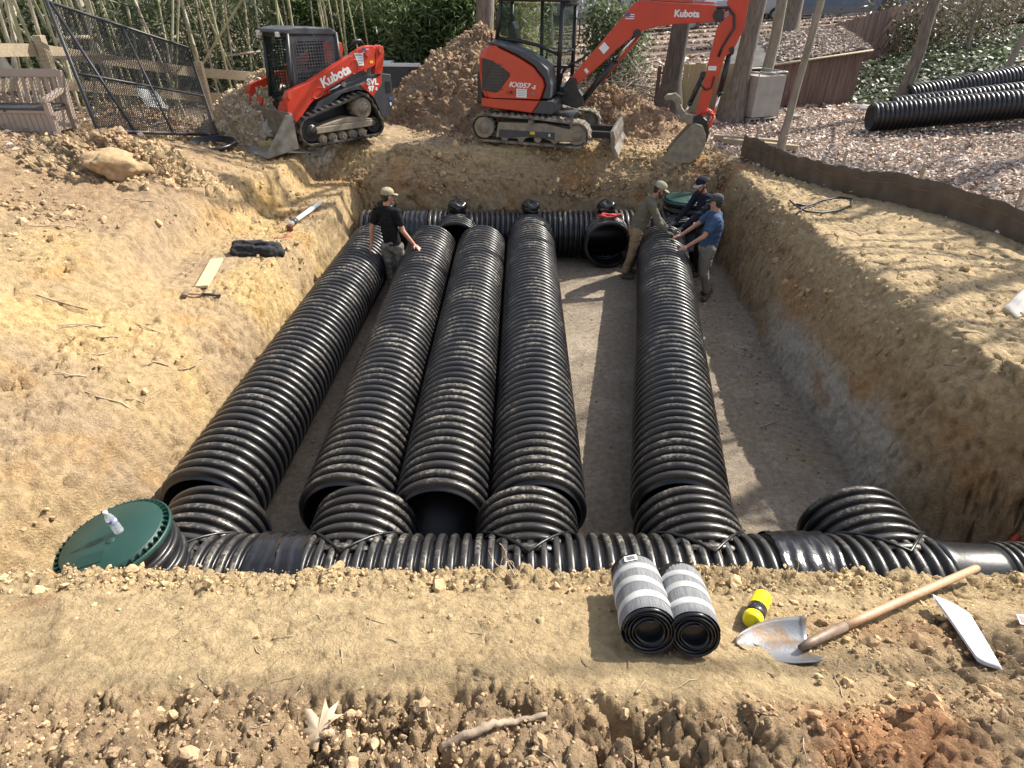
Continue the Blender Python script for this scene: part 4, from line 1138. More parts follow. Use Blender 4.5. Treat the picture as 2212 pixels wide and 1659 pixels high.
def blob(name, caps, balls, material, parent, voxel=0.012, smooth_it=3, wrinkle=0.0, seed=0):
    """one continuous skin over tapered limbs (p0, r0, p1, r1) and ellipsoids (centre, radii)"""
    mb = MB()
    for c in caps:
        p0, r0, p1, r1 = Vector(c[0]), c[1], Vector(c[2]), c[3]
        n = max(2, int((p1 - p0).length / 0.03))
        mb.tube([p0, p1], r0, 12, True, [r0, r1])
        if len(c) < 5 or 'a' not in c[4]: mb.ball(p0, r0, 2)
        if len(c) < 5 or 'b' not in c[4]: mb.ball(p1, r1, 2)
    for b in balls:
        mb.ball(b[0], 1.0, 2, b[1], b[2] if len(b) > 2 else None)
    o = mb.build(name, material, parent)
    r = o.modifiers.new('r', 'REMESH'); r.mode = 'VOXEL'; r.voxel_size = voxel; r.use_smooth_shade = True
    s = o.modifiers.new('s', 'SMOOTH'); s.factor = 0.6; s.iterations = smooth_it
    apply_mods(o)
    if wrinkle:
        me = o.data; n = len(me.vertices); co = np.empty(n * 3, np.float32); no = np.empty(n * 3, np.float32)
        me.vertices.foreach_get('co', co); me.vertex_normals.foreach_get('vector', no)
        P = co.reshape(-1, 3); W = fbm(P * [1, 1, 2.2] + seed, 7.0, 3, seed, .5, True) * wrinkle + fbm(P + seed, 4, 2, seed + 5) * wrinkle * .8
        me.vertices.foreach_set('co', (P + no.reshape(-1, 3) * W[:, None]).astype(np.float32).ravel()); me.update()
    for p in o.data.polygons: p.use_smooth = True
    return o

def hand(caps, balls, wrist, fdir, palm_n, thumb_side, size=1.0, curl=0.35, spread=0.12):
    """palm plus five bent fingers rooted in it"""
    f = Vector(fdir).normalized(); n = Vector(palm_n); n = (n - f * n.dot(f)).normalized(); s = f.cross(n) * thumb_side
    w = Vector(wrist); k = size
    R = Matrix((f, s, n)).transposed()
    balls.append((w + f * 0.048 * k, (0.055 * k, 0.042 * k, 0.018 * k), R))
    for i, (off, ln) in enumerate(((0.030, 0.072), (0.010, 0.080), (-0.011, 0.075), (-0.031, 0.060))):
        a = w + f * 0.088 * k + s * off * k
        d1 = (f + s * off * spread * 30 - n * curl * -0.5).normalized(); d2 = (f + s * off * spread * 30 + n * curl * 1.6).normalized()
        m = a + d1 * ln * 0.5 * k; e = m + d2 * ln * 0.5 * k
        caps += [(a, .0095 * k, m, .0088 * k), (m, .0088 * k, e, .0072 * k)]
    a = w + f * 0.025 * k + s * 0.030 * k; m = a + (f * .6 + s * .9).normalized() * .036 * k; e = m + (f * .95 + s * .35 + n * curl).normalized() * .032 * k
    caps += [(a, .013 * k, m, .011 * k), (m, .011 * k, e, .009 * k)]

def person(loc, label, J, skin, shirt, trousers, cap, hair, shoe, sleeve='short', glove=None, beard=None, face=(1, 0, 0), bulk=1.0, cap_under=None):
    """J: joints in local metres - neck, head, chest, pelvis, shL, elL, haL, shR, elR, haR, hiL, knL, anL, hiR, knR, anR, toL, toR"""
    t = empty('person', loc, (0, 0, 0), label, 'person')
    V = {k: Vector(v) for k, v in J.items()}
    F = Vector(face).normalized(); up = (V['head'] - V['neck']).normalized(); up = (up - F * up.dot(F) * .8).normalized(); F = (F - up * F.dot(up)).normalized(); S = up.cross(F)
    R = Matrix((F, S, up)).transposed()
    h = V['head']
    H = lambda a, b, c: h + F * a + S * b + up * c
    caps, balls = [], []
    # head: skull, face, jaw, nose, ears, neck
    balls += [(H(-.012, 0, .03), (.098, .078, .095), R), (H(.025, 0, -.035), (.066, .062, .085), R), (H(.045, 0, -.085), (.042, .045, .034), R), (H(.094, 0, -.022), (.017, .013, .024), R), (H(-.005, .076, -.01), (.018, .008, .030), R), (H(-.005, -.076, -.01), (.018, .008, .030), R)]
    caps += [(V['neck'] - up * .03, .062, H(-.015, 0, -.06), .056)]
    # trunk and limbs
    b = bulk
    caps += [(V['pelvis'], .125 * b, V['chest'], .135 * b), (V['chest'], .13 * b, V['neck'] - up * .07, .09 * b)]
    for s in 'LR':
        caps += [(V['sh' + s], .055, V['el' + s], .041), (V['el' + s], .041, V['ha' + s], .027), (V['chest'] + (V['neck'] - V['chest']) * .55, .08, V['sh' + s], .058)]
        caps += [(V['hi' + s], .088, V['kn' + s], .058), (V['kn' + s], .056, V['an' + s], .038)]
        d = (V['ha' + s] - V['el' + s]).normalized()
        pn = J.get('pn' + s, (0, 0, -1)); fd = J.get('fd' + s, tuple(d))
        if glove is None: hand(caps, balls, V['ha' + s], fd, pn, 1 if s == 'L' else -1)
    body = blob('body', caps, balls, skin, t, .0085, 2)
    if glove is not None:
        for s in 'LR':
            gc, gb = [], []
            d = (V['ha' + s] - V['el' + s]).normalized()
            gc.append((V['ha' + s] - d * .03, .036, V['ha' + s] + d * .01, .034))
            hand(gc, gb, V['ha' + s], J.get('fd' + s, tuple(d)), J.get('pn' + s, (0, 0, -1)), 1 if s == 'L' else -1, 1.1)
            blob('glove', gc, gb, glove, t, .007, 2)
    # eyes, brows, mouth
    for q in (.032, -.032):
        mb = MB(); mb.ball(H(.078, q, .004), .0105, 2); mb.build('eye', M['ink'], body)
        mb = MB(); mb.tube([H(.084, q * 1.5, .022), H(.09, q * .55, .024)], .005, 5); mb.build('eyebrow', hair, body)
    mb = MB(); mb.tube([H(.076, .022, -.068), H(.084, 0, -.067), H(.076, -.022, -.068)], .005, 5); mb.build('mouth', mat('lips', (.30, .11, .09), rough=.5), body)
    # hair, beard, cap
    blob('hair', [], [(H(-.028, 0, .018), (.090, .083, .075), R), (H(-.050, 0, -.035), (.055, .068, .055), R)], hair, t, .010, 2)
    if beard:
        blob('beard', [(H(.01, .066, -.02), .016, H(.05, .045, -.08), .022), (H(.01, -.066, -.02), .016, H(.05, -.045, -.08), .022)], [(H(.058, 0, -.095), (.042, .046, .034), R), (H(.088, 0, -.052), (.014, .030, .010), R)], beard, t, .008, 2)
    cb = blob('cap_crown', [], [(H(-.012, 0, .075), (.112, .094, .078), R), (H(-.014, 0, .048), (.114, .095, .030), R)], cap, None, .010, 2)
    cb.name = 'cap'; cb.parent = t
    mb = MB()
    n = 11; top = []; low = []
    for k in range(n):
        a = -1.05 + 2.1 * k / (n - 1)
        top.append((H(.085 * math.cos(a * .9) + .0, .088 * math.sin(a), .050), H(.085 + .085 * math.cos(a) ** .7 if math.cos(a) > 0 else .085, .080 * math.sin(a), .036 - .010 * abs(math.sin(a)))))
    vs = [(mb.bm.verts.new(p), mb.bm.verts.new(q)) for p, q in top]
    for (a0, b0), (a1, b1) in zip(vs, vs[1:]): mb.bm.faces.new((a0, b0, b1, a1)).smooth = True
    br = mb.build('brim', cap_under or cap, cb); s = br.modifiers.new('t', 'SOLIDIFY'); s.thickness = .007
    # shirt: trunk plus sleeves, with open hem and cuffs
    hem = V['pelvis'] + (V['pelvis'] - V['chest']).normalized() * .05
    sc = [(hem, .155 * b, V['chest'], .158 * b, 'a'), (V['chest'], .158 * b, V['neck'] - up * .075, .104 * b, ''), ]
    sb = [(V['chest'] + (V['pelvis'] - V['chest']) * .45, (.165 * b, .165 * b, .12))]
    for s in 'LR':
        base = V['chest'] + (V['neck'] - V['chest']) * .58
        sc.append((base, .100 * b, V['sh' + s], .074, ''))
        if sleeve == 'short':
            m = V['sh' + s].lerp(V['el' + s], .72); sc.append((V['sh' + s], .074, m, .068, 'b'))
        else:
            m = V['el' + s].lerp(V['ha' + s], .94)
            sc += [(V['sh' + s], .072, V['el' + s], .056, ''), (V['el' + s], .056, m, .040, 'b')]
    sc.append((V['neck'] - up * .09, .082, V['neck'] - up * .035, .070, 'b'))
    blob('shirt', sc, sb, shirt, t, .011, 3, .010, 3)
    # trousers
    wd = (V['pelvis'] - V['chest']).normalized()
    tc = [(V['pelvis'] - wd * .03, .140 * b, V['pelvis'] + wd * .07, .150 * b, '')]
    for s in 'LR':
        c = V['kn' + s].lerp(V['an' + s], .93)
        tc += [(V['pelvis'] + wd * .05, .12, V['hi' + s], .108, ''), (V['hi' + s], .110, V['kn' + s], .080, ''), (V['kn' + s], .080, c, .070, 'b')]
    blob('trousers', tc, [], trousers, t, .011, 3, .012, 9)
    mb = MB()
    for k in range(24):
        pass
    for s in 'LR':
        a = V['an' + s]; to = Vector(J['to' + s])
        blob('shoe', [(a + Vector((0, 0, -.01)), .048, a + Vector((0, 0, -.045)), .046), (a - to * .035 + Vector((0, 0, -.05)), .040, a + to * .15 + Vector((0, 0, -.055)), .034)], [(a + to * .06 + Vector((0, 0, -.08)), (.10, .045, .018), Matrix.Rotation(math.atan2(to.y, to.x), 3, 'Z'))], shoe, t, .010, 2)
    return t

skin_a = mat('skin', (.50, .26, .17), (.42, .20, .13), rough=.5, scale=12)
skin_b = mat('tan_skin', (.40, .20, .125), (.33, .16, .10), rough=.5, scale=12)
cl = lambda n, a, b, sc=30: mat(n, a, b, rough=.9, scale=sc, spec=.15, bump=.25, bscale=90)
black_tee = cl('black_tee', (.010, .010, .011), (.016, .016, .017)); olive = cl('olive_knit', (.155, .145, .105), (.13, .12, .085)); navy = cl('navy_knit', (.014, .017, .028), (.02, .024, .036)); blue = cl('blue_polo', (.045, .075, .145), (.06, .10, .17))
camo = cl('grey_camo', (.10, .095, .075), (.26, .24, .20), 14); khaki_d = cl('tan_work_trousers', (.30, .215, .13), (.24, .17, .105), 6); khaki = cl('grey_khaki', (.24, .215, .17), (.18, .165, .14), 6); dkp = cl('dark_trousers', (.03, .03, .034), (.05, .05, .05), 6)
tan_cap = cl('tan_cap', (.36, .31, .20), (.30, .26, .17)); pale_cap = cl('pale_khaki_cap', (.40, .37, .26), (.34, .31, .22)); navy_cap = cl('navy_cap', (.012, .014, .026), (.02, .022, .034)); grey_cap = cl('grey_cap', (.055, .062, .062), (.08, .085, .085))
hair_d = mat('dark_hair', (.018, .012, .009), (.035, .022, .015), rough=.6, scale=60); boots = mat('brown_boots', (.09, .065, .045), (.16, .12, .08), rough=.8, scale=12); gl = cl('grey_work_gloves', (.06, .06, .06), (.16, .16, .15), 18); pale_brim = cl('pale_brim', (.45, .42, .34), (.40, .37, .30))

person((-2.02, 9.92, .02), 'man in black t-shirt and tan cap standing between the two leftmost pipes',
  dict(pelvis=(.02, 0, .98), chest=(-.02, .01, 1.33), neck=(-.015, .03, 1.57), head=(.02, .05, 1.71),
       shL=(-.185, .03, 1.48), elL=(-.29, -.02, 1.20), haL=(-.32, -.03, .955), shR=(.145, .0, 1.47), elR=(.225, -.06, 1.18), haR=(.40, -.10, .96), fdL=(-.2, -.25, -.55), fdR=(.55, -.35, -.30), pnL=(.3, 0, -.8), pnR=(-.1, .1, -1),
       hiL=(-.075, 0, .88), knL=(-.07, .02, .48), anL=(-.06, -.02, .09), hiR=(.105, 0, .88), knR=(.10, .04, .48), anR=(.09, .02, .09), toL=(-.2, 1, 0), toR=(.3, 1, 0)),
  skin_a, black_tee, camo, tan_cap, hair_d, boots, face=(.88, .48, -.05), bulk=.92)
person((2.20, 10.78, .02), 'man in olive long-sleeved shirt and khaki cap leaning over the rightmost loose pipe',
  dict(pelvis=(.05, -.02, .95), chest=(.14, -.05, 1.27), neck=(.25, -.08, 1.50), head=(.34, -.10, 1.625),
       shL=(.22, .09, 1.38), elL=(.36, .14, 1.12), haL=(.52, -.02, .99), shR=(.21, -.24, 1.39), elR=(.36, -.36, 1.10), haR=(.47, -.38, .99), fdL=(.5, -.3, -.3), fdR=(.7, -.1, -.25), pnL=(0, 0, -1), pnR=(0, 0, -1),
       hiL=(.04, .07, .88), knL=(.05, .14, .48), anL=(.03, .20, .09), hiR=(.03, -.10, .88), knR=(-.02, -.10, .49), anR=(-.12, -.08, .09), toL=(1, -.2, 0), toR=(1, -.2, 0)),
  skin_b, olive, khaki_d, pale_cap, hair_d, boots, sleeve='long', glove=gl, beard=mat('short_stubble', (.05, .03, .02), rough=.8), face=(.90, -.35, -.30))
person((3.42, 10.88, .02), 'bearded man in navy shirt and dark cap, partly behind the man in blue',
  dict(pelvis=(.05, .0, .96), chest=(-.0, -.02, 1.29), neck=(-.08, -.04, 1.53), head=(-.14, -.06, 1.665),
       shL=(.10, -.20, 1.44), elL=(-.18, -.34, 1.24), haL=(-.48, -.42, 1.02), shR=(-.10, .17, 1.45), elR=(-.32, .05, 1.20), haR=(-.52, -.10, 1.02), fdL=(-.8, -.1, -.25), fdR=(-.8, -.2, -.3), pnL=(0, 0, -1), pnR=(0, 0, -1),
       hiL=(.05, -.09, .88), knL=(.05, -.10, .48), anL=(.06, -.08, .09), hiR=(.05, .09, .88), knR=(.04, .12, .48), anR=(.08, .14, .09), toL=(-1, -.2, 0), toR=(-1, .1, 0)),
  skin_b, navy, dkp, navy_cap, hair_d, boots, sleeve='long', glove=gl, beard=hair_d, face=(-.78, -.55, -.22), cap_under=pale_brim)
person((3.36, 9.96, .02), 'man in blue polo shirt and grey cap bracing the rightmost loose pipe',
  dict(pelvis=(-.06, .0, .93), chest=(-.02, .01, 1.24), neck=(-.02, .03, 1.46), head=(-.04, .05, 1.60),
       shL=(-.06, -.20, 1.38), elL=(-.26, -.30, 1.15), haL=(-.50, -.30, .99), shR=(-.0, .21, 1.39), elR=(-.24, .26, 1.16), haR=(-.48, .22, 1.0), fdL=(-.8, -.1, -.25), fdR=(-.8, .0, -.25), pnL=(0, 0, -1), pnR=(0, 0, -1),
       hiL=(-.06, -.09, .86), knL=(-.10, -.12, .47), anL=(.02, -.16, .09), hiR=(-.06, .09, .86), knR=(-.06, .09, .47), anR=(.12, .06, .09), toL=(-.55, -.75, 0), toR=(-.9, -.2, 0)),
  skin_a, blue, khaki, grey_cap, hair_d, boots, face=(-.80, .55, -.12))
# ---------------------------------------------------------------- things lying about
def on_ground(px, py, dz=0.0):
    p = cam_hit(px, py); p.z += dz; return p
M['wood_pale'] = mat('pale_new_board', (.58, .47, .30), (.48, .37, .22), rough=.7, scale=4, stretch=(1, 12, 12), bump=.1)
M['wood_handle'] = mat('ash_shovel_handle', (.40, .235, .125), (.50, .32, .19), rough=.5, scale=5, stretch=(1.5, 20, 20))
M['shovel_steel'] = mat('worn_shovel_blade', (.26, .265, .28), (.27, .19, .12), rough=.42, scale=9, metal=.55, bump=.12, bscale=70, lo=.48, hi=.62)
M['rust_steel'] = mat('rusty_socket', (.17, .115, .075), (.25, .20, .16), rough=.6, scale=20, metal=.4)
M['fabric'] = mat('grey_woven_wrap', (.105, .11, .118), (.24, .245, .25), rough=.75, scale=26, stretch=(.35, 6, 6), bump=.35, bscale=160, lo=.3, hi=.75)
M['tape'] = mat('white_strapping', (.46, .46, .45), (.36, .36, .35), rough=.7, scale=14)
M['black_film'] = mat('black_film', (.012, .012, .013), rough=.25)
M['yellow'] = mat('yellow_plastic', (.78, .70, .015), rough=.35)
M['can_label'] = mat('black_can_label', (.02, .02, .022), (.25, .25, .25), rough=.3, scale=60, lo=.60, hi=.66)
M['paper'] = mat('white_paper', (.80, .81, .83), rough=.8)
M['jacket'] = mat('black_jacket_cloth', (.013, .013, .016), (.03, .03, .034), rough=.95, scale=20, bump=.3)
M['stick'] = mat('dry_stick', (.36, .28, .20), (.26, .20, .14), rough=.9, scale=30, bump=.4)
M['root'] = mat('pale_root', (.46, .37, .25), (.36, .27, .17), rough=.9, scale=30)

# shovel
bl_tip, bl_neck, h_end = on_ground(1592, 1390, .012), on_ground(1745, 1402, .03), on_ground(2093, 1257, .10)
xd = (h_end - bl_neck); L_h = xd.length; xd.normalize()
sh = empty('shovel', bl_neck, (0, 0, 0), 'round point shovel with wooden handle lying on the near bank', 'shovel')
side = Vector((0, 0, 1)).cross(xd).normalized(); upv = xd.cross(side)
MS = Matrix((xd, side, upv)).transposed().to_4x4()
bdir = (bl_tip - bl_neck); bd = MS.to_3x3().inverted() @ bdir; blen = bd.length
nu, nv = 22, 17; V = []
ang = math.atan2(bd.y, bd.x)
for i in range(nu):
    u = i / (nu - 1)
    w = .105 * (1 if u < .30 else max(0, 1 - ((u - .30) / .71) ** 1.75) ** .72) * (1.0 if u > .03 else .97)
    for j in range(nv):
        v = j / (nv - 1) * 2 - 1
        x, y = u * blen, v * w
        z = -.016 + .05 * v * v * (1 - .75 * u) + .016 * math.exp(-(v / .16) ** 2) * max(0, 1 - u / .6) + .02 * (u - .5) ** 2
        if u < .04: z += .012 * abs(v)
        V.append((x, y, z))
V = np.array(V); c_, s_ = math.cos(ang), math.sin(ang)
V = np.stack([V[:, 0] * c_ - V[:, 1] * s_, V[:, 0] * s_ + V[:, 1] * c_, V[:, 2] + V[:, 0] * bd.z / blen], 1)
V = V @ np.array(MS.to_3x3()).T
F = grid_faces(nu, nv)
b_ = mesh_np('blade', V, F.ravel(), np.full(len(F), 4), [M['shovel_steel']], sh)
s = b_.modifiers.new('t', 'SOLIDIFY'); s.thickness = .004
T = lambda x, y, z: MS.to_3x3() @ Vector((x, y, z))
mb = MB(); mb.tube([T(-.06, 0, .005), T(.0, 0, .012), T(.06, 0, .016), T(.20, 0, .018)], .02, 14, True, [.011, .018, .0195, .0195]); mb.build('socket', M['rust_steel'], sh)
mb = MB(); mb.tube([T(.19, 0, .018), T(.35, 0, .016), T(L_h * .6, 0, .012), T(L_h - .01, 0, .0), T(L_h, 0, 0)], .02, 16, True, [.0165, .0175, .018, .0175, .014]); mb.build('handle', M['wood_handle'], sh)

# yellow can
a, b = on_ground(1620, 1356, .042), on_ground(1652, 1282, .042)
ax = (b - a).normalized(); ln = .205
can = empty('spray_can', a, ax.to_track_quat('Z', 'X').to_euler(), 'yellow capped can with black label lying beside the shovel blade', 'can')
mb = MB(); mb.lathe([(.030, -.006), (.0315, -.003), (.0375, .002), (.039, .008), (.039, .03)], n=32); mb.lathe([(.012, -.012), (.012, -.004)], n=16); mb.build('base', M['yellow'], can)
mb = MB(); mb.lathe([(.0385, .03), (.0385, .098)], n=32); mb.build('label_sleeve', M['can_label'], can)
mb = MB(); mb.lathe([(.039, .098), (.039, .104), (.0382, .106), (.0382, ln - .012), (.037, ln - .004), (.034, ln)], n=32); mb.build('cap', M['yellow'], can)

# two rolls of joint wrap
def roll(px0, py0, px1, py1, r, label, seed, sticker):
    a = on_ground(px0, py0); b = on_ground(px1, py1)
    ax = (b - a); ax.z = 0; ax = ax.normalized() * .43; e = a + ax; e.z = max(2.13, gz(e.x, e.y)) + r + .01; a.z += r + .005; ax = (e - a).normalized(); L_ = .43
    t = empty('fabric_roll', a, ax.to_track_quat('X', 'Z').to_euler(), label, 'roll', 'rolls of joint wrap')
    seg, nu = 56, 30
    A = np.linspace(0, 2 * np.pi, seg, endpoint=False); U = np.linspace(0, L_, nu)
    aa, uu = np.meshgrid(A, U, indexing='xy'); aa = aa.ravel(); uu = uu.ravel()
    sq = np.where(np.sin(aa) < -.55, .93, 1.0)
    lap = 1 + .035 * ((aa / (2 * np.pi) + .55) % 1)
    rr = r * .97 * lap * sq * (1 + .012 * fbm(np.stack([np.cos(aa), np.sin(aa), uu * 6], 1) + seed, 1.5, 3, seed))
    for k in (.23, .50, .80): rr = rr * (1 - .022 * np.exp(-((uu / L_ - k) / .05) ** 2))
    V = np.stack([uu, rr * np.cos(aa) * 1.06, rr * np.sin(aa)], 1)
    F = grid_faces(nu, seg, False, True)
    o = mesh_np('wrap_sheet', V, F.ravel(), np.full(len(F), 4), [M['fabric']], t)
    for k in (.23, .50, .80):
        B = []
        for i, du in enumerate((-.024, -.022, .022, .024)):
            x = k * L_ + du + 0 * A + .012 * np.sin(A + k * 9 + seed)
            iu = np.clip((x / L_ * (nu - 1)).astype(int), 0, nu - 1)
            rad = rr.reshape(nu, seg)[iu, np.arange(seg)] + (.0005 if i in (0, 3) else .0035)
            B.append(np.stack([x, rad * np.cos(A) * 1.06, rad * np.sin(A)], 1))
        B = np.concatenate(B); F = grid_faces(4, seg, False, True)
        mesh_np('strap', B, F.ravel(), np.full(len(F), 4), [M['tape']], t)
    # spiral of film at both ends
    for xe, d in ((0.0, -1), (L_, 1)):
        pts = []; R_ = []
        for k in range(150):
            th = k / 149 * 2 * math.pi * 4.3; q = r * (.97 - .50 * k / 149)
            pts.append((q * math.cos(th) * 1.06, q * math.sin(th) * (.95 if math.sin(th) < -.5 else 1)))
        V = [(xe + d * .012 + d * .006 * math.sin(i * .31), p[0], p[1]) for i, p in enumerate(pts)] + [(xe - d * .05, p[0] * .985, p[1] * .985) for p in pts]
        F = [(i, i + 1, i + 151, i + 150) for i in range(149)]
        F = np.array(F)
        sp = mesh_np('rolled_end', V, F.ravel(), np.full(len(F), 4), [M['black_film']], t)
        s = sp.modifiers.new('t', 'SOLIDIFY'); s.thickness = .005
        mb = MB(); mb.lathe([(r * .92, xe - d * .03), (r * .90, xe - d * .031)], (0, 0, 0), 'x', 32); mb.build('roll_core', M['black_film'], t)
    if sticker:
        mb = MB(); n = Vector((0, .28, .96)); Rm = Matrix.Rotation(-.28, 3, 'X')
        mb.box(Rm @ Vector((L_ * .93, 0, r * 1.0 + .003)), (.05, .055, .001), Rm); o2 = mb.build('sticker', M['white'], t)
        mb = MB()
        for k in range(4): mb.box(Rm @ Vector((L_ * .93 - .014 + .009 * k, 0, r * 1.0 + .0042)), (.005, .036, .0006), Rm)
        mb.build('barcode', M['ink'], o2)
roll(1395, 1400, 1372, 1300, .098, 'taller grey fabric roll with a white sticker, three white straps around it', 3, True)
roll(1490, 1406, 1468, 1310, .092, 'lower grey fabric roll without sticker, right one of the strapped pair', 8, False)

# paper folded and propped
pc = [on_ground(1998, 1312, .085), on_ground(2088, 1330, .02), on_ground(2155, 1450, .022), on_ground(2098, 1436, .05)]
def sheet(name, corners, n, wav, material, parent, lift=0):
    V = []
    for i in range(n):
        for j in range(n):
            u, v = i / (n - 1), j / (n - 1)
            p = corners[0].lerp(corners[1], u).lerp(corners[3].lerp(corners[2], u), v)
            V.append((p.x, p.y, p.z + lift + wav * math.sin(u * 3.1 + .3) * math.sin(v * 4 + u * 2)))
    F = grid_faces(n, n)
    return mesh_np(name, V, F.ravel(), np.full(len(F), 4), [material], parent)
pp = empty('paper_sheets', (0, 0, 0), (0, 0, 0), 'white printed papers folded together on the soil right of the shovel', 'paper')
for k in range(3):
    o = sheet('paper_sheet', [q + Vector((.004 * k, -.003 * k, -.010 * k * (1 if i in (0, 3) else .3))) for i, q in enumerate(pc)], 14, .007, M['paper'], pp)
    s = o.modifiers.new('t', 'SOLIDIFY'); s.thickness = .0012
mb = MB()
def pquad(u0, u1, v0, v1):
    P = lambda u, v: (lambda p: Vector((p.x, p.y, p.z + .0022 + .007 * math.sin(u * 3.1 + .3) * math.sin(v * 4 + u * 2))))(pc[0].lerp(pc[1], u).lerp(pc[3].lerp(pc[2], u), v))
    n = 8
    for i in range(n):
        a, b = v0 + (v1 - v0) * i / n, v0 + (v1 - v0) * (i + 1) / n
        mb.poly([P(u0, a), P(u1, a), P(u1, b), P(u0, b)])
mb.mi = 0; pquad(.20, .29, .16, .80)
for k in range(9):
    pquad(.58 + .035 * k, .585 + .035 * k, .10 + .03 * (k % 3), .85 - .04 * (k % 2))
for k in range(4): pquad(.50 + .1 * k, .56 + .1 * k, .12, .14 + .04 * (k % 3))
for k in range(5): pquad(.08 + .05 * k, .11 + .05 * k, .05, .12)
mb.build('printing', mat('pale_grey_print', (.52, .54, .58), rough=.8), pp)
# card at the picture's right edge
cd = on_ground(2207, 1343, .012)
crd = empty('card', cd, (.05, -.1, -.3), 'small white card with a red printed panel at the right edge', 'card')
mb = MB(); mb.box((0.02, 0, 0), (.075, .05, .004)); cbase = mb.build('card_face', M['white'], crd, .004)
mb = MB(); mb.box((0.02, 0, .003), (.06, .032, .001)); mb.build('printed_panel', mat('faded_red_print', (.45, .22, .18), rough=.6), crd)

# water bottle standing on the lid
M['bottle'] = glass_mat('clear_bottle', (.96, .97, .98), .30); M['bottle'].node_tree.nodes['Principled BSDF'].inputs['Base Color'].default_value = (.62, .65, .68, 1)
bpos = riser_n.matrix_basis @ Vector((.05, .03, .682))
bt = empty('water_bottle', bpos, riser_n.rotation_euler, 'half-drunk clear plastic water bottle standing on the green lid', 'bottle')
mb = MB(); mb.lathe([(.026, 0), (.031, .004), (.0315, .02), (.030, .03), (.0315, .04), (.030, .05), (.0315, .06), (.030, .07), (.029, .085), (.0315, .095), (.0315, .125), (.030, .135), (.024, .16), (.014, .178), (.013, .188)], n=28); mb.build('bottle_body', M['bottle'], bt)
mb = MB(); mb.lathe([(.0322, .092), (.0322, .126)], n=28, cap=False); mb.build('label', mat('blue_white_label', (.62, .65, .74), (.12, .17, .42), rough=.4, scale=28, lo=.45, hi=.55), bt)
mb = MB(); mb.lathe([(.0145, .186), (.015, .188), (.015, .202), (.013, .204)], n=20); mb.build('cap', M['white'], bt)

# board, hammer, jacket, white pipe, red can on the bench
def board(a, b, w, th, label, name='board', material='wood_pale'):
    a, b = Vector(a), Vector(b); t = (b - a).normalized(); L_ = (b - a).length
    mb = MB(); mb.box((L_ / 2, 0, th / 2), (L_, w, th)); o = mb.build(name, M[material], None, .004)
    o.location = a; o.rotation_euler = t.to_track_quat('X', 'Z').to_euler()
    return tag(o, label, 'board')
board(on_ground(437, 624, .01), on_ground(470, 564, .01), .16, .035, 'pale plank lying on the left bench below the black jacket')
ha, hb = on_ground(403, 640, .025), on_ground(477, 642, .02)
hm = empty('hammer', ha, ((hb - ha).normalized()).to_track_quat('X', 'Z').to_euler(), 'long handled hammer lying near the end of the pale plank', 'hammer')
L_ = (hb - ha).length
mb = MB(); mb.tube([(.0, 0, .01), (L_ * .5, 0, .01), (L_, 0, .01)], .015, 8, True, [.012, .014, .018]); mb.build('handle', M['wood_handle'], hm)
mb = MB(); mb.tube([(L_ * .45, 0, .01), (L_ + .005, 0, .01)], .019, 8); mb.build('grip', M['black_metal'], hm)
mb = MB(); mb.prism([(-.09, .0), (-.085, .035), (.09, .03), (.09, -.005)], 'x', -.03, .03); mb.build('hammer_head', M['rust_steel'], hm, .006)
j0, j1 = on_ground(507, 548, .0), on_ground(607, 552, .0)
jd = (j1 - j0); caps_ = []
for k, (yy, zz, r, e) in enumerate(((0, .06, .07, .95), (.09, .055, .065, .9), (-.07, .05, .055, .88), (.03, .13, .055, .92), (.12, .09, .045, .7), (-.03, .11, .045, .85))):
    p = j0 + Vector((0, yy, zz)) + jd * .04; q = j0 + Vector((0, yy + .03 * math.sin(k), zz - .01)) + jd * e
    m = p.lerp(q, .5) + Vector((0, .03 * math.cos(k * 2), .03 * math.sin(k * 3)))
    caps_ += [(p, r, m, r * 1.05), (m, r * 1.05, q, r)]
jk = blob('jacket', caps_, [], M['jacket'], None, .016, 2, .028, 4)
tag(jk, 'crumpled black jacket dropped on the left bench', 'jacket')
wp0, wp1 = on_ground(630, 490, .05), on_ground(692, 444, .05)
wpp = empty('white_pipe', wp0, (wp1 - wp0).normalized().to_track_quat('X', 'Z').to_euler(), 'white plastic pipe with a dark coupling lying on the left bench', 'pipe')
L_ = (wp1 - wp0).length
mb = MB(); mb.lathe([(.040, 0), (.040, L_)], (0, 0, 0), 'x', 20); mb.build('pipe_body', M['white'], wpp)
mb = MB(); mb.lathe([(.052, .05), (.052, .16)], (0, 0, 0), 'x', 20); mb.build('coupling', M['grey_plastic'], wpp)
cn = on_ground(627, 498, .0)
can2 = empty('cement_can', cn, (0, 0, .3), 'small red can with clear-topped lid beside the white pipe', 'can')
mb = MB(); mb.lathe([(.05, 0), (.052, .004), (.052, .085), (.05, .09)], n=24); mb.build('can_body', mat('dark_red_can', (.16, .03, .022), rough=.4), can2)
mb = MB(); mb.lathe([(.046, .09), (.046, .155), (.03, .175), (.028, .19)], n=24); mb.build('clear_jar', M['bottle'], can2)
mb = MB(); mb.tube([cam_hit(593, 516) + Vector((0, 0, .008)), cam_hit(612, 514) + Vector((0, 0, .012)), cam_hit(630, 512) + Vector((0, 0, .008))], .012, 6); o = mb.build('red_pencil', M['decal_red'], None); tag(o, 'thin red marker stick lying below the red can', 'marker')

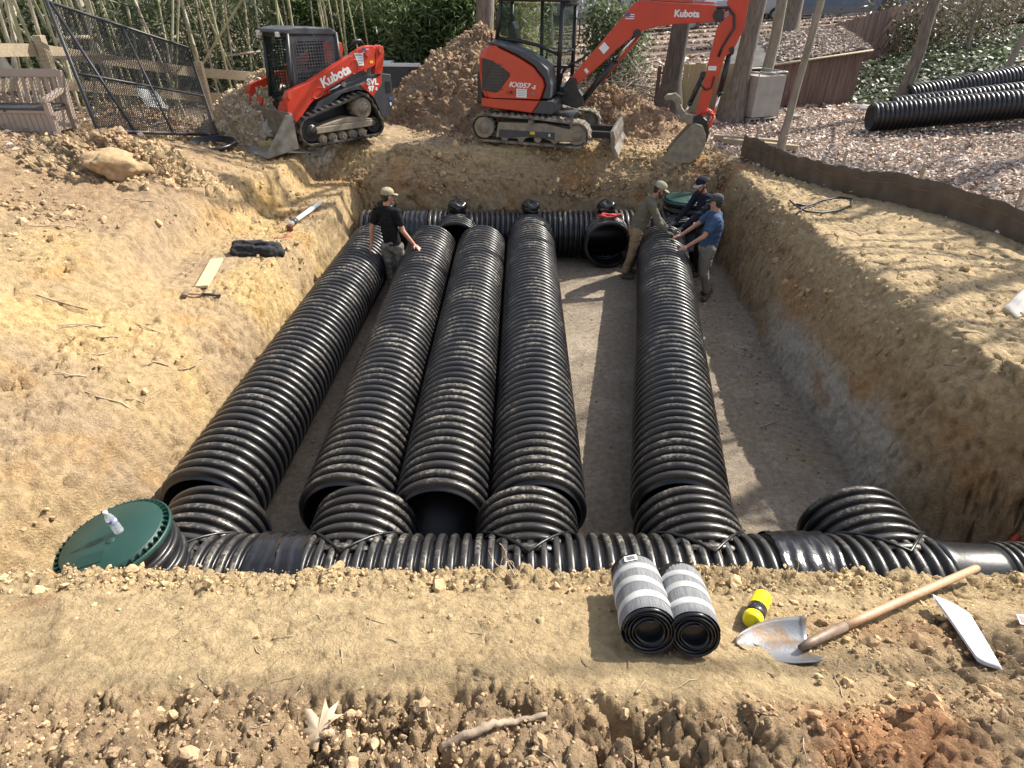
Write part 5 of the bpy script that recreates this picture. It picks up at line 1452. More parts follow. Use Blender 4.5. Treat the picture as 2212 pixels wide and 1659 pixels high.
# black ring, power saw and tubes by the gravel heap
rg = on_ground(450, 318, .05)
mb = MB(); prof = [(.36, -.04), (.50, -.045), (.53, -.03), (.53, .03), (.515, .045), (.49, .045), (.475, .03), (.475, -.01), (.36, -.01), (.36, -.04)]
mb.lathe(prof, n=48, cap=False); o = mb.build('plastic_ring', M['hdpe_clean'], None); o.location = rg; o.rotation_euler = (math.radians(3), 0, 0); tag(o, 'flat black plastic ring lying in front of the gravel heap', 'ring')
M['saw_yellow'] = mat('dusty_yellow_housing', (.50, .40, .13), (.36, .27, .12), rough=.6, scale=12)
sw_ = on_ground(588, 327, .0)
cs = empty('cutoff_saw', sw_, (0, 0, math.radians(-12)), 'dusty yellow and black cordless saw lying by the silver tubes', 'saw')
mb = MB(); mb.prism([(-.16, .02), (-.18, .14), (-.10, .20), (.08, .21), (.17, .14), (.18, .04), (.1, .0)], 'y', -.07, .07); mb.build('housing', M['saw_yellow'], cs, .02)
mb = MB(); mb.lathe([(.10, -.10), (.11, -.085), (.11, -.07)], (-.11, 0, .09), 'y', 20); mb.box((.1, -.075, .06), (.14, .02, .08)); mb.build('guard', M['saw_yellow'], cs, .006)
mb = MB(); mb.tube([(-.08, 0, .20), (-.04, 0, .26), (.08, 0, .26), (.12, 0, .19)], .018, 7); mb.build('handle', M['black_metal'], cs)
mb = MB(); mb.tube([(.2, 0, .1), (.6, .08, .09)], .016, 8); mb.build('bar', M['steel'], cs)
M['silver'] = mat('silver_tube', (.55, .57, .60), rough=.3, metal=.5)
for k, (x0, y0, x1, y1, r) in enumerate(((612, 332, 686, 341, .035), (606, 322, 668, 325, .028), (622, 336, 700, 334, .022))):
    a, b = on_ground(x0, y0, r + .04), on_ground(x1, y1, r + .03); t = (b - a).normalized(); L_ = (b - a).length
    st = empty('metal_tube', a, t.to_track_quat('X', 'Z').to_euler(), ('thick silver tube with two dark bands, nearest of the tubes by the saw', 'thin silver tube lying farthest behind the yellow saw', 'slender dull tube lying crossed over the silver tubes')[k], 'tube', 'metal tubes by the saw')
    mb = MB(); mb.lathe([(r, 0), (r, L_)], (0, 0, 0), 'x', 16); mb.build('tube_body', M['silver'], st)
    if k == 0:
        for xx in (.3, .72): mb = MB(); mb.lathe([(r * 1.1, L_ * xx), (r * 1.1, L_ * xx + .03)], (0, 0, 0), 'x', 16); mb.build('band', M['black_metal'], st)
# boulder of clay
bp_ = on_ground(243, 392, .0)
V, F = rock_protos(1, 4, 77, .22)[0]
V = V * [.36, .30, .30]
V = V + 0.02 * fbm(V, 9, 4, 3, .6, True)[:, None] * V / np.linalg.norm(V, axis=1)[:, None]
o = mesh_np('boulder', V, F.ravel(), np.full(len(F), 3), [M['clod']], None); set_attr(o, 'col', np.tile([.37, .26, .15, 1], (len(V), 1)), 'FLOAT_COLOR')
o.location = bp_ + Vector((0, .15, .20)); o.rotation_euler = (.2, .3, .6); tag(o, 'large tan clay boulder sitting on the upper left bank', 'boulder')
# red strap on the stub, bundled
mb = MB(); c0 = Vector((1.80, 11.42, .95))
for k in range(3): mb.tube([c0 + Vector((.17 * math.cos(t) + .03 * k, .07 * math.sin(t), .012 + .012 * k + .02 * math.sin(2 * t + k))) for t in np.linspace(0, 6.28, 22)], .014, 6)
mb.tube([c0 + Vector((-.2, .02, .02)), c0 + Vector((0, -.02, .05)), c0 + Vector((.2, .03, .02))], .018, 6)
o = mb.build('ratchet_strap', mat('red_webbing', (.60, .03, .03), (.5, .05, .05), rough=.6, scale=20), None); tag(o, 'bundled red strap lying on top of the open branch stub', 'strap')
# hose loop on the right bank
pts = [cam_hit(x, y) + Vector((0, 0, .025)) for x, y in ((1720, 466), (1735, 452), (1775, 436), (1815, 429), (1840, 433), (1838, 446), (1810, 458), (1775, 463), (1740, 460), (1718, 448), (1705, 436))]
mb = MB(); mb.tube(pts, .016, 8); mb.tube([cam_hit(1718, 446) + Vector((0, 0, .03)), cam_hit(1745, 449) + Vector((0, 0, .03))], .022, 8); o = mb.build('hose_loop', M['black_metal'], None); tag(o, 'thin black hose lying in a loop on the right bank', 'hose')
# clear plastic sheet at the right edge
cs_ = [on_ground(2165, 668, .02), on_ground(2228, 622, .14), on_ground(2260, 660, .10), on_ground(2195, 690, .02)]
o = sheet('plastic_sheet', cs_, 12, .03, glass_mat('milky_film', (.9, .9, .9), .5), None); o.data.materials[0].node_tree.nodes['Principled BSDF'].inputs['Base Color'].default_value = (.6, .58, .54, 1); s = o.modifiers.new('t', 'SOLIDIFY'); s.thickness = .002
tag(o, 'milky clear plastic sheet lying on the right bank at the picture edge', 'plastic sheet')
# orange stepladder end leaning in the right-hand corner of the pit
la = Vector((4.60, 3.45, .22)); lb = Vector((5.35, 3.95, .72))
ldr = empty('ladder', la, (0, 0, 0), 'orange fibreglass ladder leaning in the right-hand pit corner', 'ladder')
d = (lb - la); sd = Vector((-.25, .35, 0))
for k in (0, 1):
    mb = MB(); mb.tube([sd * k, d + sd * k], .035, 4); mb.build('rail', mat('orange_fibreglass', (.42, .06, .03), rough=.5), ldr)
for k in range(3):
    mb = MB(); mb.tube([d * (.15 + .3 * k), d * (.15 + .3 * k) + sd], .018, 8); mb.build('rung', M['steel'], ldr)

# sticks, roots and the oak leaf of the near bank
def twig(pts, r, label, name='stick', material='stick', nub=True, cat='stick', group=None):
    P = [Vector(p) for p in pts]; mb = MB()
    n = len(P); Q = []; R_ = []
    for i in range(n - 1):
        for k in range(6):
            t = k / 6; p = P[i].lerp(P[i + 1], t); q = (i + t) / (n - 1)
            Q.append(p + Vector((rng.uniform(-1, 1), rng.uniform(-1, 1), rng.uniform(-1, 1))) * r * .25); R_.append(r * (1.1 - .45 * q) * (1.25 if nub and (i * 6 + k) % 7 == 3 else 1))
    Q.append(P[-1]); R_.append(r * .55)
    mb.tube(Q, r, 8, True, R_)
    o = mb.build(name, M[material], None); tag(o, label, cat, group); return o
twig([on_ground(952, 1622, .012), on_ground(1020, 1592, .02), on_ground(1064, 1570, .016), on_ground(1110, 1566, .018), on_ground(1182, 1548, .016)], .0135, 'jointed grey stick lying in the clods at the bottom centre', name='dead_branch')
# oak leaf
mb = MB(); lc = on_ground(692, 1588, .02)
oak = [(0, -.075), (.012, -.04), (.030, -.048), (.052, -.036), (.030, -.012), (.040, .0), (.075, .018), (.060, .030), (.026, .026), (.030, .05), (.046, .078), (.022, .066), (.010, .062), (0, .098)]
oak = oak + [(-x, y) for x, y in oak[-2:0:-1]]
cv = mb.bm.verts.new((0, 0, .012)); vs = [mb.bm.verts.new((x, y, .012 + .25 * abs(x) + .9 * (y * y) * (1 if y > 0 else .4) + .006 * math.sin(k))) for k, (x, y) in enumerate(oak)]
for k in range(len(vs)): mb.bm.faces.new((cv, vs[k], vs[(k + 1) % len(vs)])).smooth = True
o = mb.build('oak_leaf', mat('dry_oak_leaf', (.50, .40, .28), (.40, .30, .20), rough=.7, scale=40), None); s = o.modifiers.new('t', 'SOLIDIFY'); s.thickness = .0012
o.location = lc; o.rotation_euler = (.25, -.1, math.radians(-38)); o.scale = (1.05, 1.05, 1.05); tag(o, 'dry curled oak leaf lying in the brown clods', 'leaf')
# pale roots sticking out of the near rim and banks
def rootlet(p, L_, seed, r=.0035, out=Vector((0, .6, .6))):
    g = random.Random(seed); pts = [Vector(p) - out * .02]; d = out.normalized()
    for k in range(7):
        d = (d + Vector((g.uniform(-1, 1), g.uniform(-1, 1), g.uniform(-1, .8))) * .5).normalized(); pts.append(pts[-1] + d * L_ / 7)
    return pts
k = 0
for (px, py, L_, r) in ((1100, 1243, .20, .0032), (1112, 1246, .26, .0038), (1118, 1243, .16, .0026), (1560, 1232, .12, .0028), (640, 1212, .07, .003), (1720, 1240, .10, .003), (380, 1200, .09, .003), (1340, 1230, .08, .0025), (985, 1225, .06, .0025), (820, 1218, .05, .0025)):
    p = on_ground(px, py); mb = MB(); pts = rootlet(p, L_, k * 7 + 3, r, Vector((rng.uniform(-.6, .6), .5, .7)))
    mb.tube(pts, r, 6, True, [r * (1 - .1 * i) for i in range(len(pts))])
    if L_ > .15: q = rootlet(pts[3], L_ * .5, k * 7 + 5, r * .6, Vector((rng.uniform(-1, 1), .2, .6))); mb.tube(q, r * .6, 5)
    o = mb.build('root', M['root'], None); tag(o, 'thin pale rootlet poking out of the near rim', 'root', 'rootlets along the near rim'); k += 1
g_ = random.Random(8)
for (xr, yr, n, L0, L1, rr, lab, grp) in (((300, 1900), (1330, 1640), 46, .03, .11, .0022, 'short dry twig lying on the near bank soil', 'twigs on the near bank'), ((30, 600), (330, 1000), 26, .15, .5, .008, 'dry twig lying on the left bank', 'twigs on the left bank'), ((1600, 2190), (420, 980), 24, .12, .45, .008, 'dry twig lying on the right bank', 'twigs on the right bank'), ((640, 1500), (330, 430), 22, .15, .6, .009, 'dry root hanging at the far pit edge', 'roots at the far pit edge')):
    for k in range(n):
        px, py = g_.uniform(*xr), g_.uniform(*yr); p = cam_hit(px, py)
        if p is None: continue
        a = g_.uniform(0, 6.28); L_ = g_.uniform(L0, L1); q = []
        for i in range(5):
            x = p.x + math.cos(a) * L_ * (i / 4 - .5); y = p.y + math.sin(a) * L_ * (i / 4 - .5); a += g_.uniform(-.25, .25)
            q.append(Vector((x, y, gz(x, y) + rr * 1.2 + (.02 * L_ * i if k % 3 == 0 else 0))))
        if max(v.z for v in q) - min(v.z for v in q) > L_ * .8: continue
        mb = MB(); mb.tube(q, rr, 5, True, [rr * s_ for s_ in (1, 1, .9, .75, .5)]); o = mb.build('twig', M['stick' if k % 2 else 'root'], None); tag(o, lab, 'twig', grp)
# ---------------------------------------------------------------- piles, fences, trees, yard
def leaf_mat(name, rough=.7, trans=.25):
    m, nt, N, L, B = nodes(name)
    at = N.new('ShaderNodeAttribute'); at.attribute_name = 'col'
    L.new(at.outputs['Color'], B.inputs['Base Color']); B.inputs['Roughness'].default_value = rough
    if trans:
        t = N.new('ShaderNodeBsdfTranslucent'); L.new(at.outputs['Color'], t.inputs[0])
        mx = N.new('ShaderNodeMixShader'); mx.inputs[0].default_value = trans
        L.new(B.outputs[0], mx.inputs[1]); L.new(t.outputs[0], mx.inputs[2]); L.new(mx.outputs[0], N['Material Output'].inputs[0])
    return m
M['leaf_litter'] = leaf_mat('dry_leaf', .75, .1)
M['leaf_green'] = leaf_mat('green_leaf', .45, .45)
M['bark'] = mat('grey_brown_bark', (.12, .095, .075), (.22, .185, .15), rough=.95, scale=7, stretch=(3, 3, .5), bump=.9, bscale=25)
M['bark_pale'] = mat('pale_bark', (.30, .26, .20), (.20, .17, .13), rough=.9, scale=6, stretch=(2, 2, .5), bump=.3)
M['bark_dark'] = mat('dark_bark', (.06, .05, .042), (.12, .10, .085), rough=.95, scale=8, stretch=(3, 3, .5), bump=.9, bscale=25)
M['bamboo'] = mat('bamboo_culm', (.26, .27, .13), (.46, .42, .28), rough=.45, scale=2.2)
M['bamboo_dry'] = mat('dry_bamboo_culm', (.46, .41, .31), (.34, .29, .20), rough=.6, scale=3)
M['wood_fence'] = mat('weathered_fence_board', (.30, .24, .16), (.42, .34, .23), rough=.85, scale=5, stretch=(1, 8, 8), bump=.3)
M['wood_red'] = mat('red_brown_fence_board', (.115, .065, .05), (.19, .125, .10), rough=.9, scale=3, stretch=(9, 9, .6), bump=.3)
M['wood_tan'] = mat('new_fence_panel', (.42, .34, .20), (.36, .28, .16), rough=.8, scale=3, stretch=(9, 9, .6))
M['chain'] = mat('black_vinyl_chain', (.02, .02, .023), rough=.5)
M['galv'] = mat('grey_galvanised', (.36, .36, .36), (.28, .28, .28), rough=.5, scale=9, metal=.4)
M['resin'] = mat('beige_resin', (.38, .30, .245), (.34, .27, .22), rough=.55, scale=3)
M['resin_dark'] = mat('dark_resin_lid', (.05, .052, .06), (.065, .067, .075), rough=.5, scale=5)

def leaves(name, P, N_, size, cols, material, label, cat, aspect=.55, seed=1, curl=.3, kind='stuff', parent=None, group=None):
    """many small bent leaves: two quads each"""
    g = np.random.default_rng(seed); n = len(P)
    a = g.normal(size=(n, 3)); a -= N_ * (a * N_).sum(1)[:, None]; a /= np.linalg.norm(a, axis=1)[:, None]
    b = np.cross(N_, a)
    s = size[:, None]
    w = s * aspect * .5
    c1 = g.uniform(-curl, curl, (n, 1)) * s + N_ * 0; c1 = g.uniform(.2 * curl, curl, (n, 1)) * s
    V = np.stack([P - a * s * .5, P - b * w + N_ * c1 * .7, P + N_ * c1 * .15, P + b * w + N_ * c1 * .7, P + a * s * .5 + N_ * c1 * .3], 1).reshape(-1, 3)
    k = np.arange(n)[:, None] * 5
    F = np.concatenate([k + [0, 1, 2], k + [1, 4, 2], k + [0, 2, 3], k + [2, 4, 3]], 1).reshape(-1, 3)
    o = mesh_np(name, V, F.ravel(), np.full(len(F), 3), [material], parent, True)
    set_attr(o, 'col', np.concatenate([np.repeat(cols, 5, 0), np.ones((n * 5, 1))], 1), 'FLOAT_COLOR')
    return tag(o, label, cat, group, kind)

g = np.random.default_rng(21)
def litter(n, mask, smin_, smax, seed, label):
    P, N2, _ = pick(mask, n, seed)
    gg = np.random.default_rng(seed)
    P = P + gg.normal(size=(n, 3)) * [.12, .12, 0]
    h, *_r = base_height(P[:, 0], P[:, 1]); P[:, 2] = np.maximum(P[:, 2], h) + gg.uniform(.005, .045, n)
    N3 = N2 + gg.normal(size=(n, 3)) * .45; N3 /= np.linalg.norm(N3, axis=1)[:, None]
    pal = np.array([(.50, .42, .36), (.42, .33, .27), (.34, .25, .19), (.56, .49, .44), (.33, .13, .08), (.24, .16, .11), (.46, .36, .26)])
    c = pal[gg.choice(7, n, p=[.26, .22, .16, .15, .04, .09, .08])] * gg.uniform(.9, 1.5, (n, 1))
    return leaves('leaf_litter', P, N3, gg.uniform(smin_, smax, n), c, M['leaf_litter'], label, 'leaf litter', .62, seed, .35)
litter(24000, lambda x, y, z: inb(x, 4.2, 15) * inb(y, 6.5, 18) * (lawn_mask(x, y) > .12), .06, .12, 31, 'fallen pale leaves covering the lawn beyond the silt fence')
litter(26000, lambda x, y, z: inb(x, 1.5, 26) * inb(y, 17.5, 40) * (1 - inb(x, 10.6, 26) * (y < 14 + x * .62)), .10, .26, 32, 'fallen pale leaves covering the slope behind the excavator')
litter(3500, lambda x, y, z: inb(x, -14, -6.2) * inb(y, 9.5, 22), .06, .14, 33, 'fallen dry leaves under the bamboo along the timber fence')
# ivy bank on the right
P, N2, _ = pick(lambda x, y, z: inb(x, 9.4, 27) * inb(y, 15.5, 30) * (y < 13.6 + x * .78) * (y > 9.6 + x * .72) * (sstep(9.4, 10.6, x + .5 * np.sin(y * 2))), 15000, 41)
P = P + g.normal(size=P.shape) * [.15, .15, 0]; h, *_r = base_height(P[:, 0], P[:, 1]); P[:, 2] = np.maximum(P[:, 2], h) + g.uniform(.01, .16, len(P))
N3 = N2 + g.normal(size=P.shape) * .4; N3 /= np.linalg.norm(N3, axis=1)[:, None]
leaves('ivy_leaves', P, N3, g.uniform(.10, .20, len(P)), np.array([.075, .10, .045]) * g.uniform(.6, 1.6, (len(P), 1)) + g.uniform(0, .03, (len(P), 1)), M['leaf_green'], 'low green ivy covering the slope above the stored pipes', 'ivy', .8, 42, .2)

# ---- heaps
def heap(name, c, r, h, label, col, seed, ax=(1, 1), n=70, cat='dirt heap', steep=1.0, rough=1.0, shape=1.15):
    n = int(n * 2.6)
    A = np.linspace(0, 2 * np.pi, n, endpoint=False); Rr = np.linspace(0, 1, n // 2)
    rr, aa = np.meshgrid(Rr, A, indexing='ij')
    rr = rr.ravel(); aa = aa.ravel()
    lob = 1 + .16 * np.sin(aa * 2 + seed) + .10 * np.sin(aa * 3 + 2.2 * seed)
    x = c[0] + rr * r * lob * np.cos(aa) * ax[0]; y = c[1] + rr * r * lob * np.sin(aa) * ax[1]
    gzv, *_r = base_height(x, y)
    prof = (1 - rr ** shape) ** steep
    P = np.stack([x, y, gzv + prof * h - .14], 1)
    nn = np.stack([np.cos(aa) * .5, np.sin(aa) * .5, np.full(len(aa), .8)], 1)
    d = fbm(P, 1.1, 3, seed) * .13 + fbm(P, 5, 5, seed + 2, .6, True) * .045 + fbm(P, 18, 3, seed + 4) * .018
    P2_ = P + np.stack([fbm(P, 3, 3, 71), fbm(P, 3, 3, 72), fbm(P, 3, 3, 73)], 1) * .1
    for sc, amp in ((3.0, .09), (7.0, .075), (16, .045)):
        w1, w2, rid, tx, ty = worley(P2_, sc, seed + int(sc), True, True); d += ((rid - .5) * .8 + tx + ty - sstep(.14, 0, w2 - w1) * .5) * amp
    P = P + nn * (d * rough * sstep(1.0, .9, rr))[:, None]
    F = grid_faces(len(Rr), n, False, True)[:, ::-1]
    cn = fbm(P, 1.5, 4, seed + 9) * .5 + .5
    C = np.array(col[0]) * (1 - sstep(.35, .65, cn)[:, None]) + np.array(col[1]) * sstep(.35, .65, cn)[:, None]
    C = C * np.random.default_rng(seed).uniform(.85, 1.15, (len(P), 1))
    o = mesh_np(name, P, F.ravel(), np.full(len(F), 4), [M['soil']], None, True)
    set_attr(o, 'col', np.concatenate([C, np.ones((len(C), 1))], 1), 'FLOAT_COLOR')
    # loose stones on it belong to the heap
    gg = np.random.default_rng(seed + 1); k = gg.integers(0, len(P), n * 9)
    st = scatter('loose_stones', P[k], nn[k], np.exp(gg.normal(math.log(.020), .6, len(k))).clip(.008, .10), C[k] * gg.uniform(.8, 1.45, (len(k), 1)), protos_s, M['clod'], None, .4, seed + 5)
    st.parent = o; st['kind'] = 'stuff'
    for q in ('label', 'category'):
        if q in st: del st[q]
    return tag(o, label, cat)
heap('gravel_heap', (-5.15, 14.0), 1.7, 1.45, 'steep heap of tan sand and pale gravel left of the track loader', [(.50, .38, .24), (.60, .54, .44)], 3, (1, .8), 90, steep=1.0)
heap('dirt_heap', (-.75, 17.0), 3.1, 2.15, 'tall brown dirt heap between the loader and the excavator', [(.30, .20, .13), (.38, .27, .17)], 5, (1, .8), 100, steep=1.0)
heap('dirt_heap', (2.3, 15.9), 2.1, 1.0, 'low tan dirt heap behind the excavator blade', [(.40, .29, .18), (.33, .23, .15)], 8, (1.1, .75), 80)
heap('dirt_heap', (-5.9, 9.75), 1.25, .36, 'rubbly clay ridge on the upper left bank in front of the storage bench', [(.36, .25, .15), (.46, .34, .20)], 12, (1.5, .8), 80, rough=1.3)
# brush pile
bp = empty('brush_pile', (3.6, 19.2, gz(3.6, 19.2)), (0, 0, 0), 'tangled heap of bare grey branches behind the excavator boom', 'brush pile')
mb = MB(); gg = random.Random(4)
for k in range(240):
    r_ = gg.uniform(0, 1) ** .6; a = gg.uniform(0, 6.28); p = Vector((1.9 * r_ * math.cos(a), 1.1 * r_ * math.sin(a), gg.uniform(0, 1.15) * (1 - r_ * .8)))
    d = Vector((gg.gauss(0, 1), gg.gauss(0, .6), gg.gauss(0, .45))).normalized(); L_ = gg.uniform(.4, 1.7)
    mb.tube([p - d * L_ / 2, p + Vector((gg.gauss(0, .06), gg.gauss(0, .06), gg.gauss(0, .06))), p + d * L_ / 2], gg.uniform(.006, .02), 5)
o = mb.build('branches', mat('bleached_branch', (.34, .29, .23), (.22, .18, .14), rough=.9, scale=3), bp); o['kind'] = 'stuff'

# ---- left boundary: timber rail fence, leaning chain-link gate, storage bench
tf = empty('timber_fence', (-7.0, 11.0, 2.5), (0, 0, 0), 'weathered three-post timber rail fence running in front of the bamboo', 'fence')
def wpt(px, py, d):
    p = math.radians(CAM_PITCH); v = (829.5 - py) / CAM_F; u = (px - 1106) / CAM_F
    return Vector((u * d, d * (math.cos(p) + v * math.sin(p)), CAM_H + d * (-math.sin(p) + v * math.cos(p))))
PA, PB, PC, PZ = wpt(148, 258, 10.9), wpt(462, 270, 14.2), wpt(640, 275, 15.4), wpt(-170, 290, 9.0)
posts = [PZ, PA, PB, PC]
O_ = Vector((-7.0, 11.0, 2.5))
for k, p in enumerate(posts[:3]):
    h = 1.30
    mb = MB(); mb.box(p - O_ + Vector((0, 0, h / 2 - .15)), (.135, .135, h + .3)); mb.build('fence_post', M['wood_fence'], tf, .006)
for a, b in zip(posts, posts[1:]):
    t = (b - a); L_ = t.length; 
    for hz in (1.08, .58):
        q = t.normalized().to_track_quat('X', 'Z').to_matrix()
        off = Vector((-t.y, t.x, 0)).normalized() * .09
        mb = MB(); mb.box((a + b) / 2 - O_ + Vector((0, 0, hz)) + off, (L_ - .02, .04, .19), q); mb.build('fence_rail', M['wood_fence'], tf, .004)
# gate panel, leaning
G0, G1 = wpt(212, 283, 9.5), wpt(470, 292, 12.7)
G2, G3 = wpt(100, 2, 9.75), wpt(405, 103, 13.1)
gt = empty('chain_link_gate', G0, (0, 0, 0), 'black chain-link gate panel leaning back against the timber fence', 'gate')
c00, c10, c01, c11 = G0 - G0, G1 - G0, G2 - G0, G3 - G0
B2 = lambda u, v: c00.lerp(c10, u).lerp(c01.lerp(c11, u), v)
mb = MB()
mb.tube([B2(0, 0), B2(1, 0), B2(1, 1), B2(0, 1), B2(0, 0)], .03, 8); mb.tube([B2(0, .44), B2(1, .44)], .022, 8); mb.tube([B2(.56, 0), B2(.46, 1)], .022, 8); mb.tube([B2(.02, 1.0), B2(.26, -.02)], .026, 8)
mb.build('gate_frame', M['chain'], gt)
# woven mesh as a lattice of zig-zag wires
V, F = [], []
nw = 64; rows = 30
def wire(pts, r):
    base = len(V)
    for i, p in enumerate(pts):
        t = (pts[min(i + 1, len(pts) - 1)] - pts[max(i - 1, 0)]).normalized(); u = t.cross(Vector((.7, .2, .1))).normalized(); w = t.cross(u)
        for k in range(3):
            a = k * 2.094; q = p + (u * math.cos(a) + w * math.sin(a)) * r; V.append(q[:])
    for i in range(len(pts) - 1):
        for k in range(3):
            a, b = base + i * 3 + k, base + i * 3 + (k + 1) % 3; F.append((a, b, b + 3, a + 3))
for k in range(-rows, nw):
    for sgn in (1, -1):
        pts = []
        for j in range(rows + 1):
            u = (k + j) / nw if sgn > 0 else (k + rows - j) / nw
            if 0 <= u <= 1: pts.append(B2(u, j / rows))
        if len(pts) > 1: wire(pts, .0062)
F = np.array(F); o = mesh_np('chain_mesh', V, F.ravel(), np.full(len(F), 4), [M['chain']], gt, False)
sg = empty('warning_sign', G0 + B2(.50, .36), (0, 0, 0), 'white danger sign with red panel wired to the chain-link gate', 'sign')
su = (B2(.6, .36) - B2(.5, .36)).normalized(); sv = (B2(.5, .5) - B2(.5, .36)).normalized(); sn = su.cross(sv).normalized()
if sn.y > 0: sn = -sn
MSg = frame4((0, 0, 0), su, sv)
zz = 1 if (MSg.to_3x3() @ Vector((0, 0, 1))).dot(Vector((0, -1, 0))) > 0 else -1
def sgb(c, s, m, nm, par=None):
    mb = MB(); mb.box(MSg @ Vector((c[0], c[1], zz * (.05 + c[2]))), s, MSg.to_3x3()); return mb.build(nm, M[m], par or sg)
pl = sgb((0, 0, 0), (.62, .44, .006), 'white', 'sign_plate'); sgb((0, .095, .005), (.54, .20, .004), 'decal_red', 'red_panel', pl)
if zz > 0:
    text_mesh('lettering', 'DANGER', .13, MSg @ Matrix.Translation((0, .095, .06)), M['white'], pl, .003)
    text_mesh('lettering', 'KEEP OUT', .10, MSg @ Matrix.Translation((0, -.10, .056)), M['ink'], pl, .003)
# storage bench
SB = wpt(128, 290, 10.0)
sbn = empty('storage_bench', SB, (0, 0, math.radians(-4)), 'beige slatted garden storage bench with dark lid at the left edge', 'bench'); sbn.scale = (.80, .80, .78)
W_ = 1.55
mb = MB(); mb.box((-W_ / 2, .0, .24), (W_ - .12, .04, .44)); mb.box((-W_ / 2, .30, .22), (W_ - .1, .60, .36))
mb.box((-W_ / 2, -.03, .43), (W_ - .1, .03, .06)); mb.build('storage_box', M['resin'], sbn, .008)
for k in range(12): 
    mb = MB(); mb.box((-W_ + .12 + .12 * k, -.0225, .215), (.012, .006, .36)); mb.build('groove_shade', mat('beige_resin_shadow', (.25, .20, .16), rough=.7) if k == 0 else bpy.data.materials['beige_resin_shadow'], sbn)  # darker strips paint the shade of the grooves onto the flat panel
mb = MB(); mb.box((-W_ / 2, .26, .49), (W_ - .1, .62, .05)); mb.box((-W_ + .62, -.06, .455), (.05, .02, .05)); mb.build('lid', M['resin_dark'], sbn, .01)
for s in (-W_ + .03, -.03):
    mb = MB(); mb.prism([(-.06, .0), (.06, 0), (.055, .60), (-.06, .60)], 'x', s - .05, s + .05); mb.prism([(-.09, .60), (-.10, .66), (.0, .70), (.50, .82), (.58, .80), (.58, .74), (.1, .62)], 'x', s - .055, s + .055); mb.prism([(.52, .0), (.62, .0), (.72, 1.12), (.62, 1.14), (.52, .6)], 'x', s - .05, s + .05); mb.build('arm', M['resin'], sbn, .012)
for k in range(8): mb = MB(); mb.prism([(.56, .52), (.60, .52), (.68, 1.04), (.64, 1.04)], 'x', -W_ + .20 + k * .165 - .04, -W_ + .20 + k * .165 + .04); mb.build('back_slat', M['resin'], sbn, .006)
mb = MB(); mb.prism([(.62, 1.0), (.69, 1.0), (.71, 1.14), (.64, 1.16)], 'x', -W_ + .06, -.06); mb.build('top_rail', M['resin'], sbn, .012)
# small orange marker flag by the gate
fp = wpt(378, 300, 13.2); mf = empty('marker_flag', fp, (0, 0, 0), 'tiny orange survey flag standing beside the chain-link gate', 'flag')
mb = MB(); mb.tube([(0, 0, -.1), (0, 0, .45)], .004, 5); mb.build('flag_wire', M['galv'], mf); mb = MB(); mb.prism([(0, .30), (.11, .24), (.13, .36), (0, .45)], 'y', -.002, .002); mb.build('flag_cloth', mat('orange_flag', (.7, .12, .05), rough=.6), mf)

# ---- bamboo grove
def culm_proto(name, H_, r, bend, seed, material):
    gg = random.Random(seed); pts = []; rs = []
    n = 16
    for k in range(n + 1):
        t = k / n
        pts.append(Vector((bend * t * t * H_, .3 * bend * math.sin(t * 3), t * H_)))
    mb = MB(); fine = []
    for k in range(n):
        for q, s in ((.0, 1.18), (.06, 1.0), (.94, 1.0)):
            fine.append(pts[k].lerp(pts[k + 1], q)); rs.append(r * s * (1 - .5 * (k + q) / n))
    fine.append(pts[-1]); rs.append(r * .4)
    mb.tube(fine, r, 6, True, rs)
    return mb.build(name, material, None)
gb = random.Random(17)
protos_c = [culm_proto('bamboo_stalk', gb.uniform(6.5, 9), gb.uniform(.020, .038), gb.uniform(-.06, .10), k, M['bamboo'] if k < 5 else M['bamboo_dry']) for k in range(8)]
placed = 0; used_c = set()
while placed < 230:
    y = gb.uniform(13.2, 23); x = gb.uniform(-17, -3.4) if y > 17 else gb.uniform(-15, -7.3 - (y - 13) * .1)
    if x > -6.4 and y < 18.6: continue
    if x > -5 and gb.random() < .75: continue
    k = gb.randrange(8); o = protos_c[k]
    if k in used_c: o = o.copy(); COL.objects.link(o)
    used_c.add(k)
    dry = k >= 5
    o.location = (x, y, gz(x, y) - .05)
    lean = gb.gauss(0, .10) if gb.random() < .86 else gb.gauss(0, .5)
    o.rotation_euler = (gb.gauss(0, .08), lean, gb.uniform(0, 6.28)); s = gb.uniform(.8, 1.2); o.scale = (s, s, s)
    tag(o, 'dry straw-coloured bamboo stalk in the grove behind the timber fence' if dry else 'thin green bamboo stalk in the grove behind the timber fence', 'bamboo', 'dry bamboo stalks' if dry else 'green bamboo stalks')
    placed += 1
